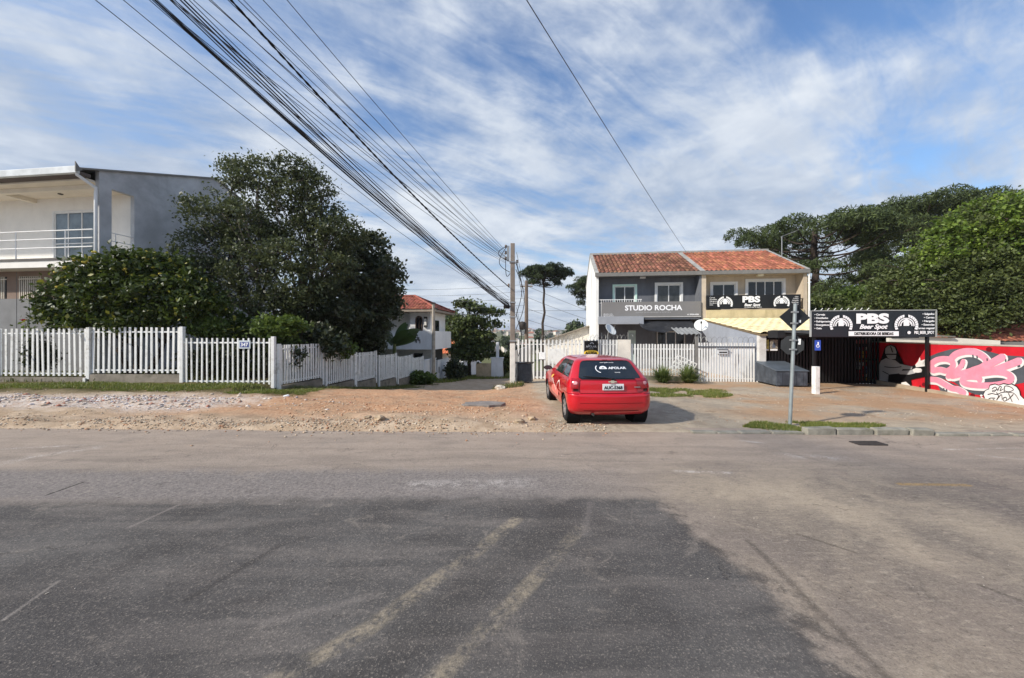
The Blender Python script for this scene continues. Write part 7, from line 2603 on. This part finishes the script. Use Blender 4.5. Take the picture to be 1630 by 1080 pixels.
def far_house(k, w, d, h, rh, wm, rm):
    t = thing('hillside_house', FHL[k][0], 'house', (0, 0, 0), 0, FHL[k][1])
    MB().box(-w / 2, w / 2, -d / 2, d / 2, -4, h).build('wall', wm, t)
    MB().prism([(-w / 2 - .4, h + .02), (w / 2 + .4, h + .02), (0, h + rh)], lambda a, b, dd: (a, dd, b), -d / 2 - .4, d / 2 + .4).build('roof', rm, t)
    win = MB().box(-.7, .7, -.06, .04, -.6, .6).mesh('window', m=glass_m)
    copies('window', win, t, [(-w / 4, -d / 2, h * .55), (w / 4, -d / 2, h * .55)])
    MB().box(-.5, .5, -d / 2 - .05, -d / 2 + .04, 0, 2.1).build('door', far_roofs[3], t)
    return t


protos = [far_house(k, random.uniform(7, 11), random.uniform(7, 10), random.choice([3, 3.2, 5.6]), random.uniform(1.4, 2.2), far_walls[k], far_roofs[k]) for k in range(4)]
spots = []
rr_ = random.Random(5)
for k in range(260):
    Yd = 230 * (1 + rr_.random()) ** 2.6 if k < 220 else rr_.uniform(150, 700)
    px = rr_.uniform(630, 960) if k < 220 else rr_.uniform(-200, 1900)
    x_ = (px - 815) / F * Yd
    if any((x_ - a) ** 2 + (Yd - b) ** 2 < 190 for a, b in spots):
        continue
    spots.append((x_, Yd))
first = [True] * 4
for i, (x_, y_) in enumerate(spots):
    k = i % 4
    z_ = g1(x_, y_)
    az = rr_.choice([0, 1.57]) + rr_.uniform(-.4, .4)
    if first[k]:
        protos[k].location, protos[k].rotation_euler, first[k] = (x_, y_, z_), (0, 0, az), False
    else:
        dup(protos[k], (x_, y_, z_), az)

# scattered far trees, each a tree of its own
lf_far = leaf_mat('far_tree_leaf', S(52, 64, 46), S(96, 106, 74), trans=.1, spec=.1)


def far_tree(kind):
    t = thing('hillside_tree', ['rounded dark tree among the far houses', 'tall narrow tree among the far houses', 'palm tree among the far houses'][kind], 'tree', (0, 0, 0), 0, ['rounded far trees', 'tall far trees', 'far palms'][kind])
    mb = MB()
    if kind == 2:
        limb(mb, (0, 0, -1), (0, 0, 7), .3, .2, .02)
        mb.build('trunk', bark_d, t)
        pts = []
        for k in range(14):
            a = k * 2.4
            for s in np.linspace(.1, 1, 16):
                pts.append((math.cos(a) * 2.6 * s, math.sin(a) * 2.6 * s, 7 + 1.3 * s * (1 + .4 * (k % 3)) - 2.4 * s * s))
        p_ = np.repeat(np.array(pts), 4, 0) + rng.normal(size=(len(pts) * 4, 3)) * .15
        V, Q = leaves(p_, .4, 2.0)
    else:
        h = (5, 9)[kind]
        limb(mb, (0, 0, -1), (0, 0, h * .7), .35, .15, .03)
        mb.build('trunk', bark_d, t)
        lob = [(random.gauss(0, 1.2), random.gauss(0, 1.2), h * random.uniform(.55, 1), (2.2, 1.5)[kind], (2.2, 1.5)[kind], (1.6, 2.2)[kind]) for _ in range(7)]
        p_ = clump_points(lob, 110, 14, .35, .6)
        V, Q = leaves(p_, .45, 1.4)
    arrays_obj('crown', V, Q, lf_far, t)
    return t


tp3 = [far_tree(k) for k in range(3)]
used = [False] * 3
for i in range(170):
    px = rr_.uniform(600, 960) if i < 110 else rr_.uniform(-300, 2000)
    Yd = 140 * (1 + rr_.random()) ** 2.8 if i < 110 else rr_.uniform(110, 600)
    if i < 80 and Yd < 95 and (px > 800 or px < 700):
        Yd += 60
    x_ = (px - 815) / F * Yd
    k = 2 if i % 14 == 3 else (1 if i % 3 == 0 else 0)
    sc_ = rr_.uniform(.7, 1.3)
    lc = (x_, Yd, g1(x_, Yd))
    if not used[k]:
        tp3[k].location, tp3[k].scale, used[k] = lc, (sc_,) * 3, True
    else:
        dup(tp3[k], lc, rr_.random() * 6, scale=sc_)
# the dark tree clump seen past the white side wall
q = P(918, 520, 85)
loc = (q.x, q.y, g1(q.x, q.y))
h = q.z - loc[2]
tree('valley_tree', 'dark rounded tree in the valley just beside the white side wall', loc, h * .4, .3, [(random.gauss(0, 1.6), random.gauss(0, 1.2), h + random.gauss(-1.2, 1.0), 1.7, 1.7, 1.5) for _ in range(9)], 200, 18, .4, .4, lf_far, bark_d)
q = P(706, 512, 62)
loc = (q.x, q.y, g1(q.x, q.y))
h = q.z - loc[2]
tree('valley_tree', 'dark tree in the valley between the red roof and the tiered tree', loc, h * .4, .3, [(random.gauss(0, 1.6), random.gauss(0, 1.2), h + random.gauss(-1.0, 1.0), 1.7, 1.7, 1.5) for _ in range(9)], 200, 18, .4, .4, lf_far, bark_d)

# ------------------------------------------------------------------ light haze over the valley
hz_m = bpy.data.materials.new('thin_haze')
hz_m.use_nodes = True
ntz = hz_m.node_tree
ntz.nodes.remove(ntz.nodes['Principled BSDF'])
pv = ntz.nodes.new('ShaderNodeVolumePrincipled')
pv.inputs['Color'].default_value = (0.86, 0.91, 1.0, 1)
pv.inputs['Density'].default_value = 0.00022
pv.inputs['Anisotropy'].default_value = 0.2
ntz.links.new(pv.outputs[0], ntz.nodes['Material Output'].inputs['Volume'])
hzo = MB().box(-5300, 5300, -60, 5300, -24, 75).build('haze', hz_m, kind='stuff')
